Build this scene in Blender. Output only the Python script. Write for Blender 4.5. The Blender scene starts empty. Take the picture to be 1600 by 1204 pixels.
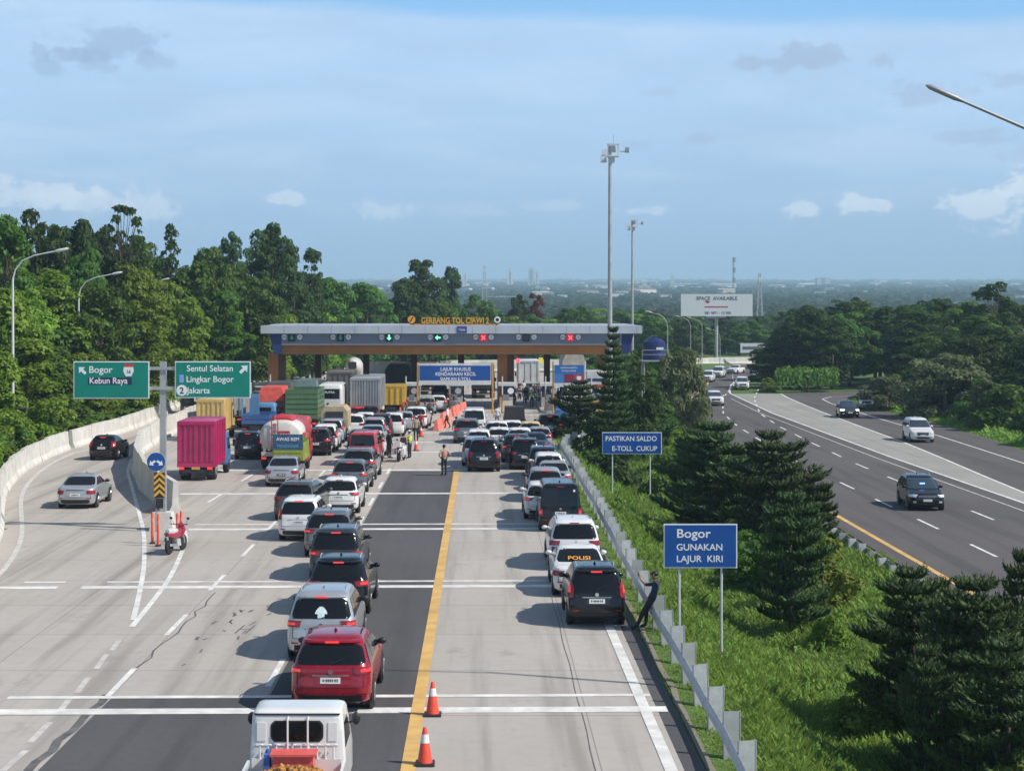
import bpy, bmesh, math, random
import numpy as np
from mathutils import Vector, Matrix

# ------------------------------------------------------------------ camera, sky, sun, exposure
C = bpy.context.scene.collection
scene = bpy.context.scene
CAM_H, F = 9.2, 2750.0            # camera height (m) and focal length in photo pixels (1600 wide)
cam_d = bpy.data.cameras.new('camera'); cam = bpy.data.objects.new('camera', cam_d); C.objects.link(cam)
cam.location = (0, 0, CAM_H); cam.rotation_euler = (math.radians(90), 0, 0)
cam_d.sensor_width = 36; cam_d.lens = F * 36 / 1600
cam_d.shift_x = 52 / 1600; cam_d.shift_y = -117 / 1600
cam_d.clip_start = 0.5; cam_d.clip_end = 20000
scene.camera = cam
scene.view_settings.view_transform = 'Standard'; scene.view_settings.look = 'None'
scene.view_settings.exposure = 0.08; scene.view_settings.gamma = 1.0
scene.view_settings.use_curve_mapping = False
scene.cycles.max_bounces = 6; scene.cycles.volume_bounces = 1
scene.cycles.transparent_max_bounces = 6

SUN_EL, SUN_AZ = 43.0, 110.0      # azimuth clockwise from +Y (the road's direction): 110 = from the right, a little behind
sun_dir = Vector((math.sin(math.radians(SUN_AZ)) * math.cos(math.radians(SUN_EL)),
                  math.cos(math.radians(SUN_AZ)) * math.cos(math.radians(SUN_EL)),
                  math.sin(math.radians(SUN_EL))))
sl = bpy.data.lights.new('sun', 'SUN'); sl.energy = 4.7; sl.angle = math.radians(0.5); sl.color = (1.0, 0.935, 0.83)
so = bpy.data.objects.new('sun', sl); C.objects.link(so); so.location = (60, -20, 80)
so.rotation_euler = (-sun_dir).to_track_quat('-Z', 'Y').to_euler()

world = bpy.data.worlds.new('World'); scene.world = world; world.use_nodes = True

class NT:
    """short-hand for building node trees"""
    def __init__(s, tree): s.t = tree; s.n = tree.nodes; s.l = tree.links
    def node(s, typ, **kw):
        nd = s.n.new(typ)
        for k, v in kw.items(): setattr(nd, k, v)
        return nd
    def put(s, sock, v):
        if hasattr(v, 'is_output'): s.l.new(v, sock)
        else: sock.default_value = v
    def m(s, op, a, b=None, c=None, clamp=False):
        nd = s.node('ShaderNodeMath', operation=op); nd.use_clamp = clamp
        for i, v in enumerate((a, b, c)):
            if v is not None: s.put(nd.inputs[i], v)
        return nd.outputs[0]
    def mix(s, f, a, b):
        nd = s.node('ShaderNodeMix', data_type='RGBA')
        s.put(nd.inputs[0], f); s.put(nd.inputs[6], a); s.put(nd.inputs[7], b)
        return nd.outputs[2]
    def smooth(s, v, lo, hi, a=0.0, b=1.0):
        nd = s.node('ShaderNodeMapRange', interpolation_type='SMOOTHSTEP')
        s.put(nd.inputs[0], v); nd.inputs[1].default_value = lo; nd.inputs[2].default_value = hi
        nd.inputs[3].default_value = a; nd.inputs[4].default_value = b
        return nd.outputs[0]
    def noise(s, vec, scale, detail=4, rough=0.55, sc3=None, dist=0.0):
        if sc3 is not None:
            mp = s.node('ShaderNodeMapping'); mp.inputs['Scale'].default_value = sc3
            s.l.new(vec, mp.inputs['Vector']); vec = mp.outputs[0]
        nd = s.node('ShaderNodeTexNoise'); s.l.new(vec, nd.inputs['Vector'])
        nd.inputs['Scale'].default_value = scale; nd.inputs['Detail'].default_value = detail
        nd.inputs['Roughness'].default_value = rough; nd.inputs['Distortion'].default_value = dist
        return nd.outputs[0]

def build_world():
    T = NT(world.node_tree); T.n.clear()
    out = T.node('ShaderNodeOutputWorld'); bg = T.node('ShaderNodeBackground')
    T.l.new(bg.outputs[0], out.inputs[0])
    sky = T.node('ShaderNodeTexSky', sky_type='NISHITA'); sky.sun_disc = False
    sky.sun_elevation = math.radians(SUN_EL); sky.sun_rotation = math.radians(SUN_AZ)
    sky.altitude = 300; sky.air_density = 1.0; sky.dust_density = 0.6; sky.ozone_density = 1.6
    S = 0.09
    bg.inputs[1].default_value = S
    tc = T.node('ShaderNodeTexCoord'); sp = T.node('ShaderNodeSeparateXYZ'); T.l.new(tc.outputs['Generated'], sp.inputs[0])
    az = T.m('ARCTAN2', sp.outputs[0], sp.outputs[1]); el = T.m('ARCSINE', sp.outputs[2])
    cv = T.node('ShaderNodeCombineXYZ'); T.l.new(az, cv.inputs[0]); T.l.new(el, cv.inputs[1])
    v = cv.outputs[0]
    k = 1 / S
    col = sky.outputs[0]
    # thin veil of high cloud that leaves a bluer strip above it
    n1 = T.noise(v, 5, 5, 0.6, (1, 5, 1))
    edge = T.m('ADD', el, T.m('MULTIPLY', n1, -0.022))
    edge = T.m('ADD', edge, T.m('MULTIPLY', az, 0.04))
    col = T.mix(T.smooth(el, 0.20, 0.45, 0.8, 0.0), col, (0.25 * k, 0.60 * k, 1.03 * k, 1))
    veil = T.smooth(edge, 0.150, 0.162, 0.92, 0.12)
    up = T.smooth(el, 0.03, 0.13)
    vcol = T.mix(up, (0.385 * k, 0.56 * k, 0.80 * k, 1), (0.50 * k, 0.69 * k, 0.95 * k, 1))
    nlow = T.noise(v, 9, 4, 0.5, (1, 3.5, 1))
    vcol = T.mix(T.smooth(nlow, 0.35, 0.75, 0.0, 0.3), vcol, (0.40 * k, 0.53 * k, 0.72 * k, 1))
    nst = T.noise(v, 6, 6, 0.62, (1, 6, 1), 0.6)
    vcol = T.mix(T.m('MULTIPLY', T.smooth(nst, 0.42, 0.72, 0.0, 0.55), T.smooth(el, 0.03, 0.09)), vcol, (0.62 * k, 0.79 * k, 1.0 * k, 1))
    col = T.mix(veil, col, vcol)
    # separate clouds: (photo x, y, half width, half height, tone, softness)
    grey = (0.345 * k, 0.485 * k, 0.705 * k, 1); greyb = (0.40 * k, 0.53 * k, 0.73 * k, 1); white = (0.84 * k, 0.92 * k, 1.0 * k, 1)
    clouds = [(175, 66, 80, 30, grey, .7), (112, 84, 40, 14, grey, .7), (62, 80, 16, 12, grey, .6), (76, 106, 26, 14, grey, .6), (152, 102, 34, 14, grey, .55), (242, 92, 34, 18, grey, .55),
              (1275, 84, 46, 22, greyb, .9), (1205, 98, 62, 16, greyb, .85), (1384, 95, 26, 12, greyb, .7), (1440, 148, 75, 19, greyb, .6), (1580, 122, 40, 16, greyb, .6),
              (1530, 214, 60, 14, greyb, .6), (1096, 216, 26, 10, greyb, .5), (1025, 145, 30, 8, greyb, .4), (990, 226, 30, 9, greyb, .4), (1585, 240, 30, 12, greyb, .4),
              (1540, 326, 68, 30, white, .75), (1598, 288, 42, 26, white, .8), (1352, 320, 40, 15, white, .7), (1258, 330, 32, 13, white, .65), (1010, 328, 42, 9, white, .5), (600, 330, 48, 14, white, .4),
              (446, 310, 34, 11, white, .55), (235, 322, 46, 26, white, .5), (60, 302, 100, 26, white, .6), (140, 312, 60, 24, white, .5), (860, 322, 50, 10, white, .25), (740, 330, 60, 12, white, .2)]
    wob = T.noise(v, 60, 5, 0.62, (1, 1.5, 1)); wob2 = T.noise(v, 190, 3, 0.6)
    wv = T.m('ADD', T.m('MULTIPLY', T.m('SUBTRACT', wob, 0.5), 3.4), T.m('MULTIPLY', T.m('SUBTRACT', wob2, 0.5), 0.9))
    for px, py, hw, hh, tone, amt in clouds:
        a0 = math.atan((px - 748) / F); e0 = math.atan((485 - py) / F * math.cos(a0))
        dx = T.m('DIVIDE', T.m('SUBTRACT', az, a0), hw / F); dy = T.m('DIVIDE', T.m('SUBTRACT', el, e0), hh / F)
        d = T.m('ADD', T.m('MULTIPLY', dx, dx), T.m('MULTIPLY', dy, dy))
        d = T.m('ADD', T.m('SQRT', d), wv)
        msk = T.smooth(d, 0.45, 1.15, amt, 0.0)
        col = T.mix(msk, col, tone)
    T.l.new(col, bg.inputs[0])
build_world()

rnd = random.Random(7)
def W(px, py, z=0.0):
    """photo pixel -> point of the horizontal plane at height z"""
    Y = (CAM_H - z) * F / (py - 485.0)
    return ((px - 748.0) * Y / F, Y, z)
def XY(px, Y): return (px - 748.0) * Y / F
def ZY(py, Y): return CAM_H - (py - 485.0) * Y / F

# ------------------------------------------------------------------ materials
MATS = {}
def mat(name, col, rough=0.6, metal=0.0, coat=0.0, var=0.08, scale=3.0, emit=None, es=0.0, spec=0.5, bump=0.0, dirt=None):
    if name in MATS: return MATS[name]
    m = bpy.data.materials.new(name); m.use_nodes = True
    T = NT(m.node_tree); b = T.n['Principled BSDF']
    c = (*col, 1)
    tc = T.node('ShaderNodeTexCoord')
    if var > 0:
        n = T.noise(tc.outputs['Object'], scale, 5, 0.6)
        lo = tuple(max(0, x * (1 - var * 1.6)) for x in col) + (1,); hi = tuple(min(1, x * (1 + var * 1.2)) for x in col) + (1,)
        cc = T.mix(T.smooth(n, 0.25, 0.75), lo, hi)
        if dirt:
            n2 = T.noise(tc.outputs['Object'], scale * 0.35, 4, 0.65, (1, 1, 0.35))
            cc = T.mix(T.smooth(n2, 0.5, 0.75, 0, 0.55), cc, (*dirt, 1))
        T.l.new(cc, b.inputs['Base Color'])
        T.l.new(T.smooth(n, 0.2, 0.8, max(0, rough - 0.07), min(1, rough + 0.09)), b.inputs['Roughness'])
    else:
        b.inputs['Base Color'].default_value = c; b.inputs['Roughness'].default_value = rough
    b.inputs['Metallic'].default_value = metal
    b.inputs['Coat Weight'].default_value = coat; b.inputs['Coat Roughness'].default_value = 0.06
    b.inputs['Specular IOR Level'].default_value = spec
    if emit:
        b.inputs['Emission Color'].default_value = (*emit, 1); b.inputs['Emission Strength'].default_value = es
    if bump > 0:
        bp = T.node('ShaderNodeBump'); bp.inputs['Strength'].default_value = bump; bp.inputs['Distance'].default_value = 0.05
        T.l.new(T.noise(tc.outputs['Object'], scale * 4, 4, 0.6), bp.inputs['Height']); T.l.new(bp.outputs[0], b.inputs['Normal'])
    MATS[name] = m
    return m

def leaf_mat(name, dark, light, tip=None, transl=0.42):
    if name in MATS: return MATS[name]
    m = bpy.data.materials.new(name); m.use_nodes = True
    T = NT(m.node_tree); b = T.n['Principled BSDF']; out = T.n['Material Output']
    tc = T.node('ShaderNodeTexCoord'); oi = T.node('ShaderNodeObjectInfo')
    n = T.noise(tc.outputs['Object'], 0.9, 3, 0.6)
    n2 = T.noise(tc.outputs['Object'], 5.0, 2, 0.6)
    f = T.m('ADD', T.m('MULTIPLY', n, 0.75), T.m('MULTIPLY', n2, 0.35))
    c = T.mix(T.smooth(f, 0.35, 0.75), (*dark, 1), (*light, 1))
    hs = T.node('ShaderNodeHueSaturation')
    T.l.new(c, hs.inputs['Color'])
    T.l.new(T.m('MULTIPLY_ADD', oi.outputs['Random'], 0.035, 0.490), hs.inputs['Hue'])
    T.l.new(T.m('MULTIPLY_ADD', oi.outputs['Random'], 0.45, 0.82), hs.inputs['Value'])
    T.l.new(hs.outputs[0], b.inputs['Base Color']); b.inputs['Roughness'].default_value = 0.55
    b.inputs['Specular IOR Level'].default_value = 0.25
    tr = T.node('ShaderNodeBsdfTranslucent'); T.l.new(hs.outputs[0], tr.inputs[0])
    mx = T.node('ShaderNodeMixShader'); mx.inputs[0].default_value = transl
    T.l.new(b.outputs[0], mx.inputs[1]); T.l.new(tr.outputs[0], mx.inputs[2]); T.l.new(mx.outputs[0], out.inputs[0])
    MATS[name] = m
    return m

def ground_mat(name, c1, c2, c3, s1=0.25, s2=4.0, rough=0.9, joints=None, streak=0.0, stain=None):
    if name in MATS: return MATS[name]
    m = bpy.data.materials.new(name); m.use_nodes = True
    T = NT(m.node_tree); b = T.n['Principled BSDF']
    tc = T.node('ShaderNodeTexCoord'); v = tc.outputs['Object']
    n1 = T.noise(v, s1, 5, 0.6, (1, 0.5, 1)); n2 = T.noise(v, s2, 4, 0.7)
    c = T.mix(T.smooth(n1, 0.3, 0.7), (*c1, 1), (*c2, 1))
    c = T.mix(T.smooth(n2, 0.4, 0.8, 0, 0.45), c, (*c3, 1))
    if streak:
        n3 = T.noise(v, 1.1, 4, 0.6, (1.0, 0.035, 1))
        c = T.mix(T.smooth(n3, 0.45, 0.72, 0, streak), c, tuple(x * 0.62 for x in c3) + (1,))
    if joints:
        sp = T.node('ShaderNodeSeparateXYZ'); T.l.new(v, sp.inputs[0])
        jx, jy, jd = joints
        # slab to slab tone
        iy = T.m('FLOOR', T.m('DIVIDE', sp.outputs[1], jy)); ix = T.m('FLOOR', T.m('DIVIDE', T.m('ADD', sp.outputs[0], 1.3), jx))
        wn = T.node('ShaderNodeTexWhiteNoise', noise_dimensions='2D'); cb = T.node('ShaderNodeCombineXYZ')
        T.l.new(ix, cb.inputs[0]); T.l.new(iy, cb.inputs[1]); T.l.new(cb.outputs[0], wn.inputs[0])
        c = T.mix(T.m('MULTIPLY', wn.outputs[0], 0.22), c, tuple(x * 0.78 for x in c1) + (1,))
        fy = T.m('FRACT', T.m('DIVIDE', sp.outputs[1], jy)); fx = T.m('FRACT', T.m('DIVIDE', T.m('ADD', sp.outputs[0], 1.3), jx))
        l = T.m('MAXIMUM', T.m('LESS_THAN', fy, 0.05 / jy), T.m('LESS_THAN', fx, 0.03 / jx))
        c = T.mix(T.m('MULTIPLY', l, jd), c, (0.1, 0.095, 0.09, 1))
    if stain:
        n4 = T.noise(v, 0.55, 6, 0.7, (1, 0.6, 1)); c = T.mix(T.smooth(n4, 0.58, 0.72, 0, 0.5), c, (*stain, 1))
    T.l.new(c, b.inputs['Base Color']); b.inputs['Roughness'].default_value = rough
    b.inputs['Specular IOR Level'].default_value = 0.3
    bp = T.node('ShaderNodeBump'); bp.inputs['Strength'].default_value = 0.25; bp.inputs['Distance'].default_value = 0.02
    T.l.new(T.noise(v, 40, 3, 0.6), bp.inputs['Height']); T.l.new(bp.outputs[0], b.inputs['Normal'])
    MATS[name] = m
    return m

M_conc = ground_mat('road_concrete', (0.43, 0.393, 0.355), (0.49, 0.453, 0.415), (0.36, 0.333, 0.30), 0.12, 2.2, 0.85, (3.75, 5.0, 0.5), 0.65, (0.25, 0.235, 0.215))
M_asph = ground_mat('asphalt_dark', (0.088, 0.088, 0.092), (0.105, 0.104, 0.107), (0.07, 0.07, 0.074), 0.2, 5.0, 0.9, None, 0.4)
M_asph2 = ground_mat('asphalt_highway', (0.108, 0.098, 0.095), (0.13, 0.118, 0.114), (0.085, 0.082, 0.084), 0.12, 4.0, 0.88, None, 0.5)
M_gore = ground_mat('gore_concrete', (0.30, 0.30, 0.27), (0.36, 0.355, 0.32), (0.25, 0.25, 0.23), 0.3, 5.0, 0.9, (3.0, 6.0, 0.35), 0.3)
M_soil = ground_mat('ground_green', (0.075, 0.135, 0.03), (0.105, 0.18, 0.04), (0.075, 0.09, 0.04), 0.25, 2.5, 0.95, None, 0.0, (0.05, 0.045, 0.028))
M_dirt = ground_mat('soil_strip', (0.22, 0.19, 0.15), (0.27, 0.24, 0.19), (0.14, 0.13, 0.09), 0.6, 6.0, 0.95)
M_white = mat('paint_white_line', (0.74, 0.73, 0.70), 0.7, var=0.14, scale=1.6, dirt=(0.5, 0.48, 0.45))
M_yline = mat('paint_yellow_line', (0.68, 0.42, 0.13), 0.7, var=0.12, scale=1.2, dirt=(0.42, 0.30, 0.15))
M_worn = mat('paint_worn_line', (0.56, 0.54, 0.51), 0.8, var=0.15, scale=2.0, dirt=(0.42, 0.40, 0.37))
M_tar = mat('tar_seal', (0.14, 0.135, 0.13), 0.7, var=0.3, scale=2)
M_barr = mat('barrier_concrete', (0.60, 0.58, 0.54), 0.85, var=0.1, scale=1.5, dirt=(0.36, 0.34, 0.30), bump=0.2)
M_tyre = mat('tyre_rubber', (0.018, 0.018, 0.019), 0.8, var=0.2)
M_rim = mat('rim_alloy', (0.35, 0.35, 0.36), 0.3, 0.8, var=0.1)
M_black = mat('black_plastic', (0.02, 0.02, 0.022), 0.5, var=0.15)
M_under = mat('underbody', (0.015, 0.015, 0.015), 0.9, var=0.2)
M_glass = mat('car_glass', (0.008, 0.009, 0.011), 0.05, 0.0, 0.0, var=0.1, scale=1.0, spec=0.42)
M_glassb = mat('windscreen_glass', (0.03, 0.045, 0.06), 0.05, 0.0, 0.8, var=0.1, scale=1.0, spec=0.8)
M_tl = mat('tail_lens', (0.26, 0.012, 0.015), 0.15, 0, 0.6, var=0.1)
M_tlon = mat('tail_lens_lit', (0.5, 0.02, 0.02), 0.2, 0, 0.4, var=0.05, emit=(1.0, 0.06, 0.045), es=0.55)
M_brake = mat('brake_lamp_lit', (0.6, 0.03, 0.03), 0.2, var=0.05, emit=(1.0, 0.08, 0.07), es=0.7)
M_head = mat('head_lens', (0.72, 0.74, 0.76), 0.08, 0.3, 0.8, var=0.05)
M_headon = mat('head_lens_lit', (0.9, 0.9, 0.85), 0.1, var=0.02, emit=(1, 0.97, 0.9), es=2.5)
M_plate = mat('plate_white', (0.72, 0.72, 0.70), 0.5, var=0.05)
M_plateb = mat('plate_black', (0.03, 0.03, 0.035), 0.5, var=0.05)
M_chrome = mat('chrome', (0.65, 0.66, 0.67), 0.15, 0.9, var=0.05)
M_steel = mat('galvanised_steel', (0.50, 0.52, 0.53), 0.5, 0.25, var=0.12, scale=4)
M_steelw = mat('painted_steel_pale', (0.62, 0.64, 0.64), 0.5, 0.1, var=0.06, scale=2)
M_pole = mat('pole_grey', (0.42, 0.43, 0.43), 0.5, 0.3, var=0.1, scale=2)
M_bark = mat('bark', (0.10, 0.075, 0.055), 0.9, var=0.3, scale=6, bump=0.5)
M_barkp = mat('bark_pale', (0.24, 0.21, 0.17), 0.9, var=0.25, scale=5, bump=0.4)
M_skin = mat('skin', (0.30, 0.17, 0.11), 0.55, var=0.08)
M_hair = mat('hair_black', (0.012, 0.010, 0.010), 0.5, var=0.1)
M_orange = mat('cone_orange', (0.80, 0.085, 0.045), 0.5, var=0.1, scale=5)
M_pinkor = mat('barrier_faded_orange', (0.85, 0.22, 0.16), 0.55, var=0.12)
M_signw = mat('sign_white', (0.80, 0.81, 0.81), 0.45, var=0.03)
M_signg = mat('sign_green', (0.0, 0.215, 0.16), 0.4, var=0.06, scale=1)
M_signb = mat('sign_blue', (0.006, 0.075, 0.31), 0.4, var=0.08, scale=1)
M_signback = mat('sign_back', (0.30, 0.31, 0.31), 0.5, 0.5, var=0.1)

PAINT = {
 'white': mat('car_white', (0.74, 0.74, 0.73), 0.35, 0, 0.7, var=0.03, scale=1.2),
 'silver': mat('car_silver', (0.46, 0.47, 0.49), 0.32, 0.45, 0.7, var=0.04),
 'black': mat('car_black', (0.006, 0.006, 0.007), 0.22, 0, 0.35, var=0.1, spec=.4),
 'darkgrey': mat('car_dark_grey', (0.04, 0.042, 0.046), 0.3, 0.3, 0.5, var=0.08),
 'grey': mat('car_grey', (0.17, 0.18, 0.19), 0.32, 0.4, 0.8, var=0.06),
 'red': mat('car_red', (0.33, 0.008, 0.024), 0.25, 0.25, 0.6, var=0.08),
 'brightred': mat('car_bright_red', (0.45, 0.02, 0.03), 0.35, 0.0, 0.7, var=0.06),
 'blue': mat('car_dark_blue', (0.025, 0.045, 0.085), 0.28, 0.35, 0.9, var=0.08),
 'lightblue': mat('car_pale_blue', (0.36, 0.46, 0.55), 0.32, 0.3, 0.8, var=0.05),
 'olive': mat('car_olive_grey', (0.085, 0.09, 0.075), 0.3, 0.35, 0.8, var=0.08),
 'cream': mat('car_cream', (0.62, 0.50, 0.27), 0.4, 0, 0.6, var=0.06),
 'tealgrey': mat('car_pale_teal', (0.36, 0.46, 0.44), 0.35, 0.3, 0.7, var=0.06),
}

# ------------------------------------------------------------------ mesh helpers
def fast_mesh(name, verts, faces_flat, sizes, smooth=False):
    me = bpy.data.meshes.new(name)
    verts = np.asarray(verts, dtype=np.float32); n = len(verts)
    me.vertices.add(n); me.vertices.foreach_set('co', verts.ravel())
    ff = np.asarray(faces_flat, dtype=np.int32); sz = np.asarray(sizes, dtype=np.int32)
    me.loops.add(len(ff)); me.loops.foreach_set('vertex_index', ff)
    me.polygons.add(len(sz))
    st = np.concatenate(([0], np.cumsum(sz)[:-1])).astype(np.int32)
    me.polygons.foreach_set('loop_start', st); me.polygons.foreach_set('loop_total', sz)
    if smooth: me.polygons.foreach_set('use_smooth', np.ones(len(sz), dtype=bool))
    me.update(calc_edges=True); me.validate()
    return me

class MB:
    def __init__(s): s.v = []; s.f = []; s.mi = []; s.cur = 0
    def add(s, vs, fs):
        o = len(s.v); s.v.extend([tuple(p) for p in vs])
        for f in fs: s.f.append([i + o for i in f]); s.mi.append(s.cur)
        return s
    def box(s, x0, x1, y0, y1, z0, z1, tx=0.0, ty=0.0):
        """box; tx/ty shrink the top on x/y"""
        v = [(x0, y0, z0), (x1, y0, z0), (x1, y1, z0), (x0, y1, z0),
             (x0 + tx, y0 + ty, z1), (x1 - tx, y0 + ty, z1), (x1 - tx, y1 - ty, z1), (x0 + tx, y1 - ty, z1)]
        return s.add(v, [(0, 3, 2, 1), (4, 5, 6, 7), (0, 1, 5, 4), (1, 2, 6, 5), (2, 3, 7, 6), (3, 0, 4, 7)])
    def tube(s, pts, rads, n=8, cap=True):
        pts = [Vector(p) for p in pts]
        if not hasattr(rads, '__len__'): rads = [rads] * len(pts)
        o = len(s.v); k = len(pts)
        for i, p in enumerate(pts):
            t = (pts[min(i + 1, k - 1)] - pts[max(i - 1, 0)]).normalized()
            a = t.orthogonal() if i == 0 else (a - t * a.dot(t))
            if a.length < 1e-6: a = t.orthogonal()
            a.normalize(); b = t.cross(a)
            for j in range(n):
                an = 2 * math.pi * j / n
                s.v.append(tuple(p + (a * math.cos(an) + b * math.sin(an)) * rads[i]))
        for i in range(k - 1):
            for j in range(n):
                j2 = (j + 1) % n
                s.f.append([o + i * n + j, o + i * n + j2, o + (i + 1) * n + j2, o + (i + 1) * n + j]); s.mi.append(s.cur)
        if cap:
            s.f.append([o + j for j in range(n)][::-1]); s.mi.append(s.cur)
            s.f.append([o + (k - 1) * n + j for j in range(n)]); s.mi.append(s.cur)
        return s
    def cyl(s, p0, p1, r, n=16): return s.tube([p0, p1], [r, r], n)
    def lathe(s, prof, n=20, c=(0, 0, 0), axis='z'):
        o = len(s.v)
        for r, h in prof:
            for j in range(n):
                a = 2 * math.pi * j / n; x, y = r * math.cos(a), r * math.sin(a)
                p = (x, y, h) if axis == 'z' else ((h, x, y) if axis == 'x' else (x, h, y))
                s.v.append((c[0] + p[0], c[1] + p[1], c[2] + p[2]))
        for i in range(len(prof) - 1):
            for j in range(n):
                j2 = (j + 1) % n
                s.f.append([o + i * n + j, o + i * n + j2, o + (i + 1) * n + j2, o + (i + 1) * n + j]); s.mi.append(s.cur)
        s.f.append([o + j for j in range(n)][::-1]); s.mi.append(s.cur)
        q = o + (len(prof) - 1) * n
        s.f.append([q + j for j in range(n)]); s.mi.append(s.cur)
        return s
    def prism(s, poly, y0, y1):
        """outline in x-z, extruded along y"""
        n = len(poly)
        v = [(x, y0, z) for x, z in poly] + [(x, y1, z) for x, z in poly]
        return s.add(v, [list(range(n)), list(range(2 * n - 1, n - 1, -1))] + [(i, i + n, (i + 1) % n + n, (i + 1) % n) for i in range(n)])
    def plate(s, poly, z0, z1):
        """outline in x-y, extruded along z"""
        n = len(poly)
        v = [(x, y, z0) for x, y in poly] + [(x, y, z1) for x, y in poly]
        return s.add(v, [list(range(n))[::-1], list(range(n, 2 * n))] + [(i, (i + 1) % n, (i + 1) % n + n, i + n) for i in range(n)])
    def ellipsoid(s, c, r, nu=12, nv=8):
        prof = []
        o = len(s.v)
        for i in range(nv + 1):
            ph = -math.pi / 2 + math.pi * i / nv
            ph = max(-1.5, min(1.5, ph))
            for j in range(nu):
                a = 2 * math.pi * j / nu
                s.v.append((c[0] + r[0] * math.cos(ph) * math.cos(a), c[1] + r[1] * math.cos(ph) * math.sin(a), c[2] + r[2] * math.sin(ph)))
        for i in range(nv):
            for j in range(nu):
                j2 = (j + 1) % nu
                s.f.append([o + i * nu + j, o + i * nu + j2, o + (i + 1) * nu + j2, o + (i + 1) * nu + j]); s.mi.append(s.cur)
        s.f.append([o + j for j in range(nu)][::-1]); s.mi.append(s.cur)
        s.f.append([o + nv * nu + j for j in range(nu)]); s.mi.append(s.cur)
        return s
    def mesh(s, name, smooth=None):
        me = bpy.data.meshes.new(name); me.from_pydata(s.v, [], s.f); me.update()
        bm = bmesh.new(); bm.from_mesh(me); bmesh.ops.recalc_face_normals(bm, faces=bm.faces); bm.to_mesh(me); bm.free()
        if any(s.mi): me.polygons.foreach_set('material_index', s.mi)
        if smooth is not None:
            me.shade_smooth(); me.set_sharp_from_angle(angle=math.radians(smooth))
        return me

CACHE = {}
def link(name, me, m=None, parent=None, loc=None, rot=None, scale=None):
    """link mesh data as one object; the material sits on the object so mesh data can be shared"""
    ms = m if isinstance(m, (list, tuple)) else [m]
    o = bpy.data.objects.new(name, me); C.objects.link(o)
    while len(me.materials) < len(ms): me.materials.append(None)
    for i, mm in enumerate(ms):
        if mm is not None:
            o.material_slots[i].link = 'OBJECT'; o.material_slots[i].material = mm
    if parent is not None: o.parent = parent
    if loc is not None: o.location = loc
    if rot is not None: o.rotation_euler = rot
    if scale is not None: o.scale = scale if hasattr(scale, '__len__') else (scale,) * 3
    return o
def put(name, mb, m, parent=None, smooth=35, **kw): return link(name, mb.mesh(name, smooth), m, parent, **kw)
def cput(key, name, fn, m, parent=None, smooth=35, **kw):
    if key not in CACHE:
        mb = fn(); CACHE[key] = mb.mesh(name, smooth) if isinstance(mb, MB) else mb
    return link(name, CACHE[key], m, parent, **kw)
def tag(o, label, cat, group=None):
    o['label'] = label; o['category'] = cat
    if group: o['group'] = group
    return o
def thing(name, label, cat, loc=(0, 0, 0), rz=0.0, group=None, scale=None):
    o = bpy.data.objects.new(name, None); C.objects.link(o); o.empty_display_size = 0.2
    o.location = loc; o.rotation_euler = (0, 0, rz)
    if scale: o.scale = scale if hasattr(scale, '__len__') else (scale,) * 3
    return tag(o, label, cat, group)
def struct(name, me_or_mb, m, smooth=None):
    me = me_or_mb.mesh(name, smooth) if isinstance(me_or_mb, MB) else me_or_mb
    o = link(name, me, m); o['kind'] = 'structure'; return o
def stuff(name, me, m, label, cat):
    o = link(name, me, m); o['kind'] = 'stuff'; o['label'] = label; o['category'] = cat; return o

FONT = [None]
def text_mesh(txt, size, bold=0.0, align='CENTER', depth=0.004):
    """lettering as a mesh standing in the x-z plane, facing -y, base line at z=0"""
    cu = bpy.data.curves.new('lettering', 'FONT'); cu.body = txt; cu.size = size; cu.align_x = align
    cu.extrude = depth; cu.offset = bold * size; cu.resolution_u = 4
    ob = bpy.data.objects.new('lettering', cu); C.objects.link(ob)
    dg = bpy.context.evaluated_depsgraph_get(); dg.update()
    me = bpy.data.meshes.new_from_object(ob.evaluated_get(dg)); me.name = 'lettering'
    bpy.data.objects.remove(ob); bpy.data.curves.remove(cu)
    me.materials.clear()
    me.transform(Matrix.Rotation(math.radians(90), 4, 'X'))
    return me
def text(parent, name, txt, size, loc, m, bold=0.012, align='CENTER', xs=1.0, rot=None):
    o = link(name, text_mesh(txt, size, bold, align), m, parent, loc=loc, rot=rot)
    if xs != 1.0: o.scale = (xs, 1, 1)
    return o

# ------------------------------------------------------------------ ground, roads, markings
def interp(tab, y):
    if y <= tab[0][0]: return tab[0][1]
    for (a, va), (b, vb) in zip(tab, tab[1:]):
        if y <= b: return va + (vb - va) * (y - a) / (b - a)
    return tab[-1][1]
LB = [(-60, -13.0), (34, -14.6), (65, -17.7), (73, -19.4), (83, -22.6), (92, -24.6), (101, -26.0), (112, -27.2), (123, -26.9), (137, -26.4), (152, -27.2), (171, -29.0), (200, -30.2), (241, -30.8), (9000, -31)]   # foot of the left barrier
_lb0 = LB; LB = [(y, sum(interp(_lb0, y + d) for d in range(-9, 10, 3)) / 7) for y in range(-60, 270, 3)] + [(9000, -31)]
HL = [(-60, 18.0), (120, 18.0), (140, 18.6), (160, 19.4), (180, 20.9), (210, 25.0), (249, 32), (292, 38), (321, 43), (350, 54), (380, 72), (420, 105), (9000, 110)]          # highway, left edge
HR = [(-60, 29.9), (97, 29.9), (126, 29.7), (180, 30.2), (223, 32.0), (245, 35), (262, 38.6), (292, 46), (321, 54), (350, 66), (380, 88), (420, 130)]  # main carriageway, right edge
RZ = -1.3
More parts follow.
